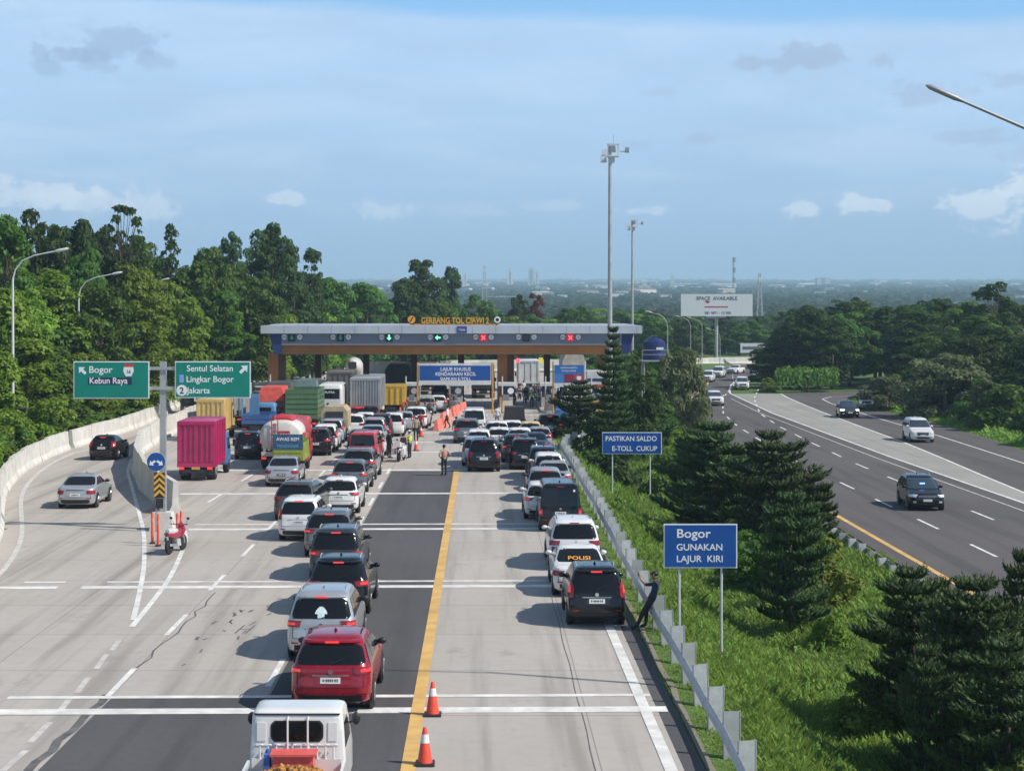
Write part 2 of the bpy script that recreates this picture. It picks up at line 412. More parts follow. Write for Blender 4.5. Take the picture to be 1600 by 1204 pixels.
def gz(x, y):
    """height of the natural ground"""
    far = 0.0
    if y > 480: far = 152.0 * ((y - 480) / 8520.0) ** 1.10
    lb, hl = interp(LB, y), interp(HL, y)
    if x < lb - 0.7:
        d = lb - 0.7 - x
        z = min(7.0, d * 0.16)
        z *= max(0.0, min(1.0, (300 - y) / 120.0))
        z -= 0.03
    elif x < interp([(0, 4.5), (104, 4.5), (116, 5.4), (126, 7.3), (140, 9.5), (165, 11), (262, 18.6), (270, 19), (275, 4.5)], y): z = -0.03
    elif x < hl and y < 175:
        u = (x - 4.5) / (hl - 4.5)
        z = interp([(0, -0.03), (0.06, -0.05), (0.15, -0.45), (0.30, -1.75), (0.36, -2.15), (0.42, -2.1), (0.6, -1.75), (0.8, -1.5), (0.93, RZ - 0.05), (1, RZ - 0.03)], u)
        k = max(0.0, min(1.0, (175 - y) / 25.0))
        flat = interp([(0, -0.03), (1, RZ - 0.03)], u)
        z = z * k + flat * (1 - k)
    elif x < hl: z = interp([(0, -0.03), (1, RZ - 0.03)], min(1, max(0, (x - 4.5) / (hl - 4.5))))
    else: z = RZ - 0.03
    k = max(0.0, min(1.0, (y - 430) / 120.0))
    return z * (1 - k) + (-2.0) * k + far
def build_ground():
    xs = list(np.arange(-4020, -60, 120)) + list(np.arange(-60, -14, 1.5)) + list(np.arange(-14, 4.4, 3)) + [4.4, 4.5] + list(np.arange(4.9, 19, 0.5)) + list(np.arange(19, 60, 1.5)) + list(np.arange(60, 4021, 120))
    ys = list(np.arange(-60, 30, 10)) + list(np.arange(30, 180, 2.5)) + list(np.arange(180, 480, 8)) + list(np.arange(480, 9000, 120)) + [9000]
    v = np.array([(x, y, gz(x, y)) for y in ys for x in xs]); nx, ny = len(xs), len(ys)
    f = []
    for j in range(ny - 1):
        for i in range(nx - 1): f += [j * nx + i, j * nx + i + 1, (j + 1) * nx + i + 1, (j + 1) * nx + i]
    struct('ground', fast_mesh('ground', v, f, [4] * ((nx - 1) * (ny - 1)), True), M_soil)
build_ground()

def ribbon(lefts, rights, z):
    """sheet between two x(y) borders given at the same ys: lists of (y, xl), (y, xr)"""
    mb = MB(); v = []; f = []
    for (y, a), (_, b) in zip(lefts, rights): v += [(a, y, z), (b, y, z)]
    for i in range(len(lefts) - 1): f.append((2 * i, 2 * i + 1, 2 * i + 3, 2 * i + 2))
    return mb.add(v, f)
YS = [-60, 0, 34, 50, 65, 73, 83, 92, 101, 104, 112, 116, 123, 126, 130, 137, 140, 152, 171, 200, 241, 262]
struct('toll_road', ribbon([(y, interp(LB, y) - 0.3) for y in YS], [(y, interp([(0, 4.12), (104, 4.12), (116, 5.0), (126, 6.8), (140, 9.0), (165, 10.5), (262, 18)], y)) for y in YS], 0.0), M_conc)
struct('asphalt_shoulder', ribbon([(y, 4.125) for y in (-60, 35, 95, 104)], [(y, 4.125 + 0.42) for y in (-60, 35, 95, 104)], -0.004), M_asph)
# dark resurfaced panels
_SK = -0.02
def skewy(x, y): return y - (x + 1) * _SK * (1.0 if y < 110 else 0.5)
def quad(mb, x0, x1, y0, y1, z, sk=True):
    p = [(x0, y0), (x1, y0), (x1, y1), (x0, y1)]
    mb.add([(x, skewy(x, y) if sk else y, z) for x, y in p], [(0, 1, 2, 3)])
mb = MB(); quad(mb, -5.0, -1.45, 42.2, 101.0, 0.004); quad(mb, -8.72, -1.45, -20, 42.2, 0.004)
mb.add([(-8.9, 30, 0.004), (-8.72, 30, 0.004), (-8.72, 42.2, 0.004)], [(0, 1, 2)])
struct('asphalt_panel', mb, M_asph)
# highway, gore and exit lane on the right
YH = [-60, 0, 40, 80, 97, 110, 126, 140, 160, 180, 195, 210, 223, 235, 249, 262, 280, 292, 306, 321, 335, 350, 365, 380, 400, 420]
GR = [(-60, 29.6), (60, 29.95), (101, 31.2), (119, 32.5), (144, 34.0), (170, 34.8), (205, 36.6), (222, 38.0)]
struct('highway_road', ribbon([(y, interp(HL, y) - 0.6) for y in YH], [(y, interp(HR, y)) for y in YH], RZ), M_asph2)
YG = [y for y in YH if 60 <= y <= 210] + [222]
struct('gore_paving', ribbon([(y, interp(HR, y) + 0.004) for y in YG], [(y, max(interp(GR, y), interp(HR, y) + 0.06)) for y in YG], RZ + 0.003), M_gore)
XR = [(-60, 38.0), (97, 39.0), (119, 40.0), (132, 40.8), (144, 41.8), (163, 42.6), (185, 42.2), (205, 42.8), (214, 46.0), (222, 60)]
YX = [-60, 0, 40, 60, 80, 97, 101, 110, 119, 132, 144, 163, 185, 200, 208, 214]
struct('exit_lane_road', ribbon([(y, interp(GR, y) + 0.02 if y >= 60 else interp(HR, y)) for y in YX], [(y, interp(XR, y)) for y in YX], RZ), M_asph2)
mb = MB(); mb.add([(37.4, 214, RZ), (46, 214, RZ), (58, 219.5, RZ), (85, 226, RZ), (120, 230, RZ), (120, 240, RZ), (85, 237, RZ), (60, 232, RZ), (46, 227.5, RZ), (38.3, 222.5, RZ)], [(0, 1, 9), (1, 8, 9), (1, 2, 7, 8), (2, 3, 6, 7), (3, 4, 5, 6)])
struct('exit_ramp_road', mb, M_asph2)

def curve(pts, n=6):
    """Catmull-Rom curve through the points"""
    P = [Vector((p[0], p[1])) for p in pts]; P = [P[0] * 2 - P[1]] + P + [P[-1] * 2 - P[-2]]; out = []
    for i in range(1, len(P) - 2):
        a, b, c, d = P[i - 1:i + 3]
        for q in range(n):
            t = q / n; out.append(.5 * (2 * b + (c - a) * t + (2 * a - 5 * b + 4 * c - d) * t * t + (3 * b - a - 3 * c + d) * t ** 3))
    return out + [P[-2]]
def strip(mb, pts, w, z):
    pts = [Vector((p[0], p[1])) for p in pts]
    L = []
    for i, p in enumerate(pts):
        t = (pts[min(i + 1, len(pts) - 1)] - pts[max(i - 1, 0)]).normalized(); n = Vector((-t.y, t.x)) * w / 2
        L.append((p + n, p - n))
    v = []
    for a, b in L: v += [(a.x, a.y, z), (b.x, b.y, z)]
    mb.add(v, [(2 * i, 2 * i + 1, 2 * i + 3, 2 * i + 2) for i in range(len(pts) - 1)])
# transverse rumble bars
bars = MB()
for yb, w_, x0, x1 in [(40.55, .56, -11.2, 4.35), (42.05, .28, -11.2, 4.1), (58.75, .55, -13.2, 3.9), (59.9, .3, -12.6, 3.9), (74.2, .55, -12.2, 3.9), (75.9, .35, -12.2, 3.9), (88.6, .6, -15, 3.9), (101.6, .6, -17.5, 3.9), (114.5, .5, -19, 3.9),
                       (123.0, .5, -20.5, 3.9), (132.5, .5, -21, 3.9), (141, .5, -21, 3.9), (149, .45, -21, 3.9)]:
    cuts = [(x0, x1)]
    for a, b in cuts:
        quad(bars, a, b, yb - w_ / 2, yb + w_ / 2, 0.008)
quad(bars, -16.6, -14.0, 58.45, 59.0, 0.008); quad(bars, -15.4, -14.0, 59.75, 60.05, 0.008)
struct('rumble_bar_markings', bars, M_white)
dash = MB()
y = 34.6
ph = [y0 for y0 in np.arange(30.5, 100, 8.0)]
for y0 in ph:
    quad(dash, -5.24, -5.09, y0 + 12.6, y0 + 16.0, 0.0075, False) if y0 + 16 < 104 else None
    quad(dash, -8.93, -8.78, y0 + 11.4, y0 + 14.8, 0.0075, False) if y0 + 14 < 110 else None
# dashes between the trucks and on the merge taper
for x0, y0, x1, y1 in [(-13.0, 84.5, -12.9, 88), (-12.8, 95, -12.7, 99), (-12.7, 104, -12.6, 108)]: strip(dash, [(x0, y0), (x1, y1)], 0.14, 0.0075)
struct('lane_dash_markings', dash, M_white)
ed = MB(); strip(ed, [(3.88, -60), (3.86, 34), (3.80, 52), (3.75, 100), (3.75, 108)], 0.26, 0.012)
strip(ed, curve([W(208, 968)[:2], W(218, 925)[:2], W(225, 880)[:2], W(224, 830)[:2], W(214, 790)[:2], W(205, 757)[:2], W(200, 735)[:2], W(207, 713)[:2]]), 0.17, 0.0085)
strip(ed, curve([W(206, 979)[:2], W(247, 928)[:2], W(268, 897)[:2], W(284, 862)[:2], W(290, 842)[:2], W(288, 828)[:2]]), 0.17, 0.0105)
struct('edge_line_markings', ed, M_white)
wl = MB()
for a, b in [((186, 1000), (174, 1016)), ((166, 1022), (150, 1045)), ((138, 1058), (120, 1082)), ((108, 1092), (92, 1112)), ((78, 1128), (46, 1160)), ((40, 1172), (4, 1204))]: strip(wl, [W(*a)[:2], W(*b)[:2]], 0.15, 0.0075)
strip(wl, [(interp(LB, y) + 0.75, y) for y in range(54, 116, 3)] + [(-25.6, 119), (-24.9, 124)], 0.2, 0.0085)
struct('worn_line_markings', wl, M_worn)
yl = MB(); strip(yl, [(-1.42, -60), (-1.42, 34), (-1.36, 60), (-1.26, 100), (-1.26, 101.3)], 0.30, 0.0125)
struct('yellow_line_markings', yl, M_yline)
tar = MB(); pts = []
for i, yy in enumerate(np.arange(35, 58, 0.9)): pts.append((-8.98 + rnd.uniform(-.1, .1) + (0.02 * (yy - 35)), yy))
strip(tar, pts[:9], 0.2, 0.0058); strip(tar, pts[8:], 0.05, 0.0058)
for k in range(18):
    x = rnd.uniform(-7.9, -6.2); yy = rnd.uniform(45, 55)
    strip(tar, [(x, yy), (x + rnd.uniform(-.12, .12), yy + rnd.uniform(.2, .7))], rnd.uniform(.03, .1), 0.0058)
strip(tar, [(-6.95, 50.2), (-6.85, 51.5)], .05, .0062); strip(tar, [(-6.65, 50.2), (-6.55, 51.5)], .05, .0064); strip(tar, [(-6.95, 50.8), (-6.6, 50.85)], .05, .0066)
pts = [(2.35 + 0.02 * math.sin(yy), yy) for yy in np.arange(28, 58, 1.5)]; strip(tar, pts, 0.022, 0.0058)
struct('tar_seal', tar, M_tar)
hm = MB()
strip(hm, [(interp(HL, y) + 0.35, y) for y in YH], 0.26, RZ + 0.0085)
struct('highway_yellow_line', hm, M_yline)
hm = MB()
strip(hm, [(interp(HR, y) - 0.15, y) for y in YH], 0.22, RZ + 0.0105)
strip(hm, [(interp(GR, y) + 0.1, y) for y in YG], 0.2, RZ + 0.0105)
strip(hm, [(interp([(40, 36.2), (97, 36.6), (119, 37.4), (148, 38.6), (172, 38.9), (200, 39.9), (209, 40.8), (213, 43), (218, 51), (224, 70)], y), y) for y in (40, 97, 119, 148, 172, 200, 209)] + [(43, 214.6), (47, 217.3), (56, 221.4), (70, 225.5)], 0.16, RZ + 0.0085)
def hl_lane(frac, y): return interp(HL, y) + frac
for off in (4.1, 7.85):
    y0 = 33.0 + off
    while y0 < 330:
        strip(hm, [(hl_lane(off, y0), y0), (hl_lane(off, y0 + 4), y0 + 4)], 0.15, RZ + 0.0085); y0 += 9.5
struct('highway_markings', hm, M_white)
hm = MB(); strip(hm, [(interp(HR, y) - 1.35, y) for y in YH if y < 215], 0.12, RZ + 0.0075)
struct('highway_worn_line', hm, M_worn)
mb = MB(); sv = []
mbs = MB(); strip(mbs, [(4.72 + rnd.uniform(-.05, .05), yy) for yy in np.arange(20, 104, 1.2)], 0.16, -0.012)
struct('soil_edge', mbs, M_dirt)
mb = MB(); mb.plate([(44.5, 228.2), (60, 233.6), (80, 238.4), (80, 239.8), (58, 235.4), (42, 229.5)], RZ - .02, RZ + .12)
struct('verge_grass_strip', mb, M_soil)

# ------------------------------------------------------------------ vehicles
class Body:
    """car body as a stack of rounded plan outlines: keys are (z, half width, y of the rear, y of the front)"""
    def __init__(s, keys, rc=0.2, bow=0.06):
        s.k = keys; s.rc = rc; s.bow = bow
    def at(s, z):
        k = s.k
        if z <= k[0][0]: return k[0][1:]
        for a, b in zip(k, k[1:]):
            if z <= b[0]:
                t = (z - a[0]) / max(1e-6, b[0] - a[0]); return tuple(a[i] + (b[i] - a[i]) * t for i in (1, 2, 3))
        return k[-1][1:]
    def end(s, x, z, side):
        w, yr, yf = s.at(z); ax = min(abs(x), w); r = min(s.rc, w * 0.8, (yf - yr) * 0.3)
        d = s.bow * (ax / w) ** 2
        if ax > w - r: d += r - math.sqrt(max(0, r * r - (ax - (w - r)) ** 2))
        return yr + d if side == 'rear' else yf - d * 1.5
    def mesh(s, name):
        zs = []
        for a, b in zip(s.k, s.k[1:]):
            n = max(1, int(math.ceil((b[0] - a[0]) / 0.07)))
            zs += [a[0] + (b[0] - a[0]) * i / n for i in range(n)]
        zs.append(s.k[-1][0])
        ts = [math.sin(math.pi / 2 * t) for t in np.linspace(-1, 1, 15)]
        v = []; m = 0
        for z in zs:
            w, yr, yf = s.at(z); ring = [(t * w, s.end(t * w, z, 'rear'), z) for t in ts]
            ya, yb = s.end(w, z, 'rear'), s.end(w, z, 'front')
            mid = [(ya + (yb - ya) * q / 6) for q in range(1, 6)]
            ring += [(w, y, z) for y in mid]
            ring += [(t * w, s.end(t * w, z, 'front'), z) for t in ts[::-1]]
            ring += [(-w, y, z) for y in mid[::-1]]
            m = len(ring); v += ring
        f = []; nz = len(zs)
        for i in range(nz - 1):
            for j in range(m):
                j2 = (j + 1) % m; f += [i * m + j, i * m + j2, (i + 1) * m + j2, (i + 1) * m + j]
        sz = [4] * ((nz - 1) * m)
        f += list(range(m))[::-1] + list(range((nz - 1) * m, nz * m)); sz += [m, m]
        me = fast_mesh(name, v, f, sz)
        me.shade_smooth(); me.set_sharp_from_angle(angle=math.radians(48))
        return me
    def patch(s, side, z0, z1, xl, xr, eps=0.012, nx=8, nz=4, mb=None, skew=0.0):
        """sheet lying eps proud of the body's rear or front; xl/xr are numbers or functions of t in 0..1 up the patch"""
        mb = mb or MB(); v = []; sg = -1 if side == 'rear' else 1
        fl = xl if callable(xl) else (lambda t: xl); fr = xr if callable(xr) else (lambda t: xr)
        for lay in (0, 1):
            for i in range(nz + 1):
                t = i / nz; a, b = fl(t), fr(t)
                for j in range(nx + 1):
                    x = a + (b - a) * j / nx; z = z0 + (z1 - z0) * t + skew * (abs(x) - 0.6)
                    w = s.at(z)[0]; x = max(-w, min(w, x)); y = s.end(x, z, side)
                    e = eps if lay == 0 else -0.02
                    xo = x + (math.copysign(e, x) if abs(x) > w - s.rc * 0.5 else 0)
                    v.append((xo, y + sg * e, z))
        n = nx + 1; N = n * (nz + 1); f = []
        for i in range(nz):
            for j in range(nx): f.append((i * n + j, i * n + j + 1, (i + 1) * n + j + 1, (i + 1) * n + j))
        for i in range(nz):
            f.append((i * n, (i + 1) * n, N + (i + 1) * n, N + i * n)); f.append((i * n + nx, N + i * n + nx, N + (i + 1) * n + nx, (i + 1) * n + nx))
        for j in range(nx):
            f.append((j, N + j, N + j + 1, j + 1)); q = nz * n
            f.append((q + j, q + j + 1, N + q + j + 1, N + q + j))
        return mb.add(v, f)
    def side(s, sx, z0, z1, y0, y1, eps=0.012, nz=3):
        """sheet on the flank; y0/y1 functions of t"""
        mb = MB(); v = []
        for e in (eps, -0.02):
            for i in range(nz + 1):
                t = i / nz; z = z0 + (z1 - z0) * t; w = s.at(z)[0]
                v += [(sx * (w + e), y0(t), z), (sx * (w + e), y1(t), z)]
        N = 2 * (nz + 1); f = []
        for i in range(nz):
            f.append((2 * i, 2 * i + 1, 2 * i + 3, 2 * i + 2)); f.append((2 * i, 2 * i + 2, N + 2 * i + 2, N + 2 * i)); f.append((2 * i + 1, N + 2 * i + 1, N + 2 * i + 3, 2 * i + 3))
        f.append((0, N, N + 1, 1)); f.append((2 * nz, 2 * nz + 1, N + 2 * nz + 1, N + 2 * nz))
        return mb.add(v, f)

def keys_wagon(L, Wd, H, belt, rake, hood, ws, rear=0.0, taper=0.76, zb=0.22):
    w = Wd / 2; k = [(zb, .88 * w, .14, L - .16), (zb + .07, .965 * w, .05, L - .06), (.46, w, .0, L), (.62, w, .0, L), (.76, .998 * w, .03, L - .03),
                     (.86, .992 * w, .045, L - .10), (.93, .985 * w, .05, L - .32), (belt - .05, .975 * w, .06 + rear, L - hood), (belt, .965 * w, .075 + rear, L - hood - .14)]
    zt = H - .11; y2 = L - hood - .14
    for t in (.25, .5, .75, 1.0):
        k.append((belt + (zt - belt) * t, w * (.965 + (taper - .965) * (t ** 1.25)), .075 + rear + rake * t ** 1.15, y2 - ws * t))
    k += [(H - .055, w * (taper - .055), .075 + rear + rake + .05, y2 - ws - .13), (H - .02, w * (taper - .13), .075 + rear + rake + .16, y2 - ws - .36), (H, w * (taper - .28), .075 + rear + rake + .45, y2 - ws - .8)]
    return k
def keys_sedan(L, Wd, H):
    w = Wd / 2
    return [(.2, .88 * w, .14, L - .16), (.27, .965 * w, .05, L - .06), (.45, w, 0, L), (.62, w, 0, L), (.74, .995 * w, .03, L - .06), (.82, .985 * w, .05, L - .4), (.90, .975 * w, .07, L - 1.0), (.95, .965 * w, .12, L - 1.2),
            (.985, .955 * w, .32, L - 1.28), (1.01, .94 * w, .72, L - 1.33), (1.13, .89 * w, 1.0, L - 1.55), (1.25, .835 * w, 1.22, L - 1.78), (1.36, .765 * w, 1.46, L - 2.0), (1.42, .70 * w, 1.62, L - 2.12), (1.455, .6 * w, 1.82, L - 2.3), (H, .42 * w, 2.1, L - 2.5)]

KINDS = {   # L, W, H, belt, rake, hood, windscreen run, rear offset, lights
 'suv':       dict(k=keys_wagon(4.55, 1.84, 1.68, 1.05, .42, 1.05, .95), L=4.55, W=1.84, H=1.68, belt=1.05, lights='wide', rc=.26),
 'crossover': dict(k=keys_wagon(4.3, 1.79, 1.60, 1.0, .55, .95, 1.0), L=4.3, W=1.79, H=1.60, belt=1.0, lights='bar', rc=.26),
 'bigsuv':    dict(k=keys_wagon(4.8, 1.82, 1.83, 1.13, .26, 1.1, .8), L=4.8, W=1.82, H=1.83, belt=1.13, lights='drop', rc=.2),
 'mpv':       dict(k=keys_wagon(4.2, 1.66, 1.70, 1.02, .24, .72, 1.0, 0, .78), L=4.2, W=1.66, H=1.70, belt=1.02, lights='tall', rc=.17),
 'mpv2':      dict(k=keys_wagon(4.6, 1.80, 1.77, 1.06, .25, .85, 1.05, 0, .78), L=4.6, W=1.80, H=1.77, belt=1.06, lights='wide', rc=.2),
 'hatch':     dict(k=keys_wagon(3.7, 1.66, 1.50, .98, .42, .75, .85), L=3.7, W=1.66, H=1.50, belt=.98, lights='drop', rc=.22),
 'van':       dict(k=keys_wagon(4.7, 1.72, 1.98, 1.15, .10, .25, .75, 0, .84), L=4.7, W=1.72, H=1.98, belt=1.15, lights='low', rc=.12),
 'sedan':     dict(k=keys_sedan(4.5, 1.74, 1.475), L=4.5, W=1.74, H=1.475, belt=.98, lights='sedan', rc=.24),
}
BODY = {n: Body(d['k'], d['rc']) for n, d in KINDS.items()}
CATS = {'suv': 'SUV', 'crossover': 'car', 'bigsuv': 'SUV', 'mpv': 'MPV', 'mpv2': 'MPV', 'hatch': 'hatchback', 'van': 'van', 'sedan': 'sedan'}

def wheel_mb(r=.335, w=.23):
    return MB().lathe([(r * .6, -w / 2), (r - .03, -w / 2), (r, -w / 2 + .04), (r, w / 2 - .04), (r - .03, w / 2), (r * .6, w / 2)], 24, axis='x')
def rim_mb(r=.335, w=.23, sx=1):
    mb = MB(); R = r * .66; x = sx * (w / 2 + .006)
    mb.lathe([(R, x - .02 * sx), (R, x), (R * .88, x), (R * .86, x - .03 * sx)], 24, axis='x')
    for k in range(5):
        a = k * 2 * math.pi / 5
        for d in (-.16, .16):
            mb.tube([(x - .01 * sx, 0.06 * math.cos(a), .06 * math.sin(a)), (x - .006 * sx, R * .92 * math.cos(a + d), R * .92 * math.sin(a + d))], .018, 5)
    mb.lathe([(.07, x - .03 * sx), (.06, x + .004 * sx)], 12, axis='x')
    return mb

def car(kind, paint, loc, yaw, label, lit=True, group=None, near=True, police=False, black_plate=False, brake=None, dual=None, front=False, strobe=False, wiper=True, sticker=None):
    d = KINDS[kind]; B = BODY[kind]; H, L, Wd, belt = d['H'], d['L'], d['W'], d['belt']; hw = Wd / 2
    t = thing({'suv': 'sport_utility_vehicle', 'bigsuv': 'sport_utility_vehicle', 'mpv': 'people_carrier', 'mpv2': 'people_carrier', 'van': 'passenger_van', 'sedan': 'sedan_car', 'hatch': 'hatchback_car', 'crossover': 'crossover_car'}[kind], label, CATS[kind], loc, yaw, group)
    P = PAINT[paint]; K = lambda n: 'car_%s_%s' % (kind, n)
    if K('body') not in CACHE: CACHE[K('body')] = B.mesh('body')
    link('body', CACHE[K('body')], P, t)
    zw0, zw1 = (belt + .05, H - .17) if kind != 'sedan' else (1.035, 1.375)
    wf = lambda z: B.at(z)[0]
    m0, m1 = .085, .10
    def rw():
        rnd_ = lambda q: 0.05 * max(0, abs(q - .5) * 2 - .72) / .28
        return B.patch('rear', zw0, zw1, lambda q: -(wf(zw0 + (zw1 - zw0) * q) - m0 - rnd_(q)), lambda q: wf(zw0 + (zw1 - zw0) * q) - m0 - rnd_(q), .006, 14, 8)
    cput(K('rw'), 'rear_window', rw, M_glass, t, 60)
    zf1 = H - .14 if kind != 'sedan' else 1.38
    def fw(): return B.patch('front', belt + .02 if kind != 'sedan' else 1.03, zf1, lambda q: -(wf(belt + (zf1 - belt) * q) - .07), lambda q: wf(belt + (zf1 - belt) * q) - .07, .006, 14, 6)
    cput(K('fw'), 'windshield', fw, M_glassb, t, 60)
    # side windows between the pillars
    zs0, zs1 = (belt + .05, H - .19) if kind != 'sedan' else (1.03, 1.34)
    ya = lambda q: B.at(zs0 + (zs1 - zs0) * q)[1]; yb = lambda q: B.at(zs0 + (zs1 - zs0) * q)[2]
    cuts = [0.0, .30, .62, 1.0]
    for sx in (-1, 1):
        for i in range(3):
            a, b = cuts[i], cuts[i + 1]
            def sw(a=a, b=b, i=i, sx=sx):
                y0 = lambda q: ya(q) + .24 + (yb(q) - ya(q) - .52) * a + (.03 if i else 0)
                y1 = lambda q: ya(q) + .24 + (yb(q) - ya(q) - .52) * b - .03
                return B.side(sx, zs0, zs1, y0, y1, .006, 4)
            cput(K('sw%d%d' % (sx, i)), 'side_window', sw, M_glass, t, 60)
    # lamps
    def tl(sx, core=False):
        k = d['lights']
        def pk(z0, z1, a, b, nx=6, nz=5):
            fa = a if callable(a) else (lambda q: a); fb = b if callable(b) else (lambda q: b)
            if core:
                dz = z1 - z0; za, zb_ = z0 + dz * .3, z0 + dz * .72
                c0 = lambda q: fa(.5) + (fb(.5) - fa(.5)) * .38; c1 = lambda q: fa(.5) + (fb(.5) - fa(.5)) * .86
                return B.patch('rear', za, zb_, lambda q: sx * c0(q), lambda q: sx * c1(q), .029, 4, 3)
            return B.patch('rear', z0, z1, lambda q: sx * fa(q), lambda q: sx * fb(q), .022, nx, nz)
        if k == 'wide': return pk(.90, 1.06, lambda q: .56 - .05 * q, hw + .02)
        if k == 'bar': return pk(.85, .98, lambda q: .50 + .12 * (1 - q), hw + .02)
        if k == 'drop': return pk(.80, 1.14, lambda q: hw - .20 - .07 * q, hw + .02)
        if k == 'tall': return pk(.86, 1.34, lambda q: hw - .13 - .04 * math.sin(3.1 * q), lambda q: hw + .02)
        if k == 'low': return pk(.66, .96, hw - .13, hw + .02)
        return pk(.69, .85, lambda q: .56 - .05 * q, hw + .02)
    for sx in (-1, 1):
        tlo = cput(K('tl%d' % sx), 'tail_light', lambda sx=sx: tl(sx), M_tl, t, 60)
        if lit: cput(K('tc%d' % sx), 'lit_lamp', lambda sx=sx: tl(sx, True), M_tlon, tlo, 60)
    zbr = H - .13 if kind != 'sedan' else 1.06
    if kind != 'sedan':
        # roof spoiler over the rear window
        def sp():
            mb = MB(); n = 10; v = []
            for j in range(n + 1):
                x = (-1 + 2 * j / n) * (wf(H - .12) - .05); y = B.end(x, H - .12, 'rear')
                v += [(x, y - .075, H - .125), (x, y + .02, H - .15), (x, y + .34, H - .038 - .02 * (x / hw) ** 2), (x, y - .02, H - .075 - .012 * (x / hw) ** 2)]
            f = []
            for j in range(n):
                for q in range(4): f.append((4 * j + q, 4 * j + (q + 1) % 4, 4 * j + 4 + (q + 1) % 4, 4 * j + 4 + q))
            f += [(0, 1, 2, 3), (4 * n, 4 * n + 1, 4 * n + 2, 4 * n + 3)]
            return mb.add(v, f)
        spo = cput(K('sp'), 'spoiler', sp, P, t, 30)
        yb_ = B.end(0, H - .12, 'rear') - .085
        cput(K('br'), 'brake_lamp', lambda: MB().box(-.16, .16, yb_ - .002, yb_ + .03, H - .135, H - .095), M_brake if (lit if brake is None else brake) else M_tl, t)
    if near:
        cput(K('pl'), 'license_plate', lambda: B.patch('rear', .70 if kind not in ('sedan',) else .58, .83 if kind not in ('sedan',) else .71, -.23, .23, .02, 4, 2), M_plateb if black_plate else M_plate, t)
        def marks():
            mb = MB(); zc = .765 if kind != 'sedan' else .645
            for i, x in enumerate((-.17, -.10, -.055, -.01, .035, .10, .15)): B.patch('rear', zc - .025, zc + .035, x, x + .022, .025, 1, 1, mb)
            B.patch('rear', zc + .003, zc + .007, -.17, .17, .024, 8, 1, mb)
            return mb
        cput(K('pm'), 'plate_lettering', marks, M_plate if black_plate else M_black, t)
        cput(K('bt'), 'bumper_trim', lambda: B.patch('rear', .25, .43, -(hw - .2), hw - .2, .014, 10, 3), M_black, t, 60)
        cput(K('cs'), 'chrome_strip', lambda: B.patch('rear', .86, .885, -.42, .42, .016, 8, 1), M_chrome if kind in ('bigsuv', 'mpv', 'mpv2', 'suv') else M_black, t)
        cput(K('em'), 'emblem', lambda: MB().lathe([(.055, B.end(0, .95, 'rear') - .02), (.05, B.end(0, .95, 'rear') + .01)], 14, c=(0, 0, .95 if kind != 'sedan' else .8), axis='y'), M_chrome, t)
        def seam():
            mb = MB(); zl = .60 if kind != 'sedan' else .50
            B.patch('rear', zl, zl + .012, -(hw - .16), hw - .16, .004, 12, 1, mb)
            for sx in (-1, 1): B.patch('rear', zl + .0125, (zw0 - .05), (lambda q: sx * (hw - .16)), (lambda q: sx * (hw - .148)), .004, 1, 6, mb)
            return mb
        cput(K('seam'), 'tailgate_seam', seam, M_black, t, None)
        cput(K('rc'), 'plate_recess', lambda: B.patch('rear', .67 if kind != 'sedan' else .555, .86 if kind != 'sedan' else .735, lambda q: -.34 - .04 * q, lambda q: .34 + .04 * q, .007, 6, 3), M_black if paint in ('black', 'darkgrey', 'blue') else P, t)
        for sx in (-1, 1):
            cput(K('rf%d' % sx), 'reflector', lambda sx=sx: B.patch('rear', .47, .51, sx * (hw - .30), sx * (hw - .12), .012, 2, 1), M_tl, t)
        if wiper and kind != 'sedan':
            def wp():
                z0 = zw0 + .03; y0 = B.end(0, z0, 'rear') - .03; z1 = zw0 + .14; y1 = B.end(.3, z1, 'rear') - .03
                return MB().tube([(0, y0 + .02, z0 - .03), (0.02, y0, z0), (.32, y1, z1)], .009, 5)
            cput(K('wi'), 'rear_wiper', wp, M_black, t)
        if kind in ('suv', 'mpv', 'mpv2', 'bigsuv'):
            for sx in (-1, 1):
                cput(K('rr%d' % sx), 'roof_rail', lambda sx=sx: MB().tube([(sx * (hw * .66), B.at(H)[1] + .1, H - .055), (sx * (hw * .67), B.at(H)[1] + .25, H + .02), (sx * hw * .67, B.at(H)[2] - .1, H + .02), (sx * hw * .66, B.at(H)[2] + .15, H - .06)], .016, 6), M_black if paint in ('white', 'red') else M_steel, t)
        cput(K('an'), 'antenna_fin', lambda: MB().tube([(0, B.at(H)[1] + .42, H - .02), (0, B.at(H)[1] + .26, H + .075)], [.05, .012], 6), P, t)
    # mirrors, wheels with dark arches, sills
    zm = belt + .06; ym = B.at(belt)[2] - .42
    for sx in (-1, 1):
        def mir(sx=sx): return MB().ellipsoid((sx * (hw + .05), ym, zm + .03), (.115, .075, .08), 12, 8).tube([(sx * (hw - .10), ym + .04, zm - .03), (sx * (hw + .02), ym, zm)], .035, 6)
        cput(K('mi%d' % sx), 'side_mirror', mir, M_black if paint in ('red', 'blue', 'silver') else P, t, 60)
    r = .35 if kind in ('suv', 'bigsuv') else .315
    for yw in (.86, L - .88):
        for sx in (-1, 1):
            cput(K('arch%g%d' % (yw, sx)), 'wheel_arch', lambda sx=sx: MB().lathe([(r + .075, sx * (hw - .06)), (r + .075, sx * (hw + .008)), (r + .03, sx * (hw + .012))], 24, c=(0, yw, r), axis='x'), M_black, t)
            wv = cput('wheel%g' % r, 'wheel', lambda: wheel_mb(r), M_tyre, t, 40, loc=(sx * (hw - .085), yw, r))
            if near: cput('rim%g%d' % (r, sx), 'rim', lambda sx=sx: rim_mb(r, .23, sx), M_rim, wv, 30)
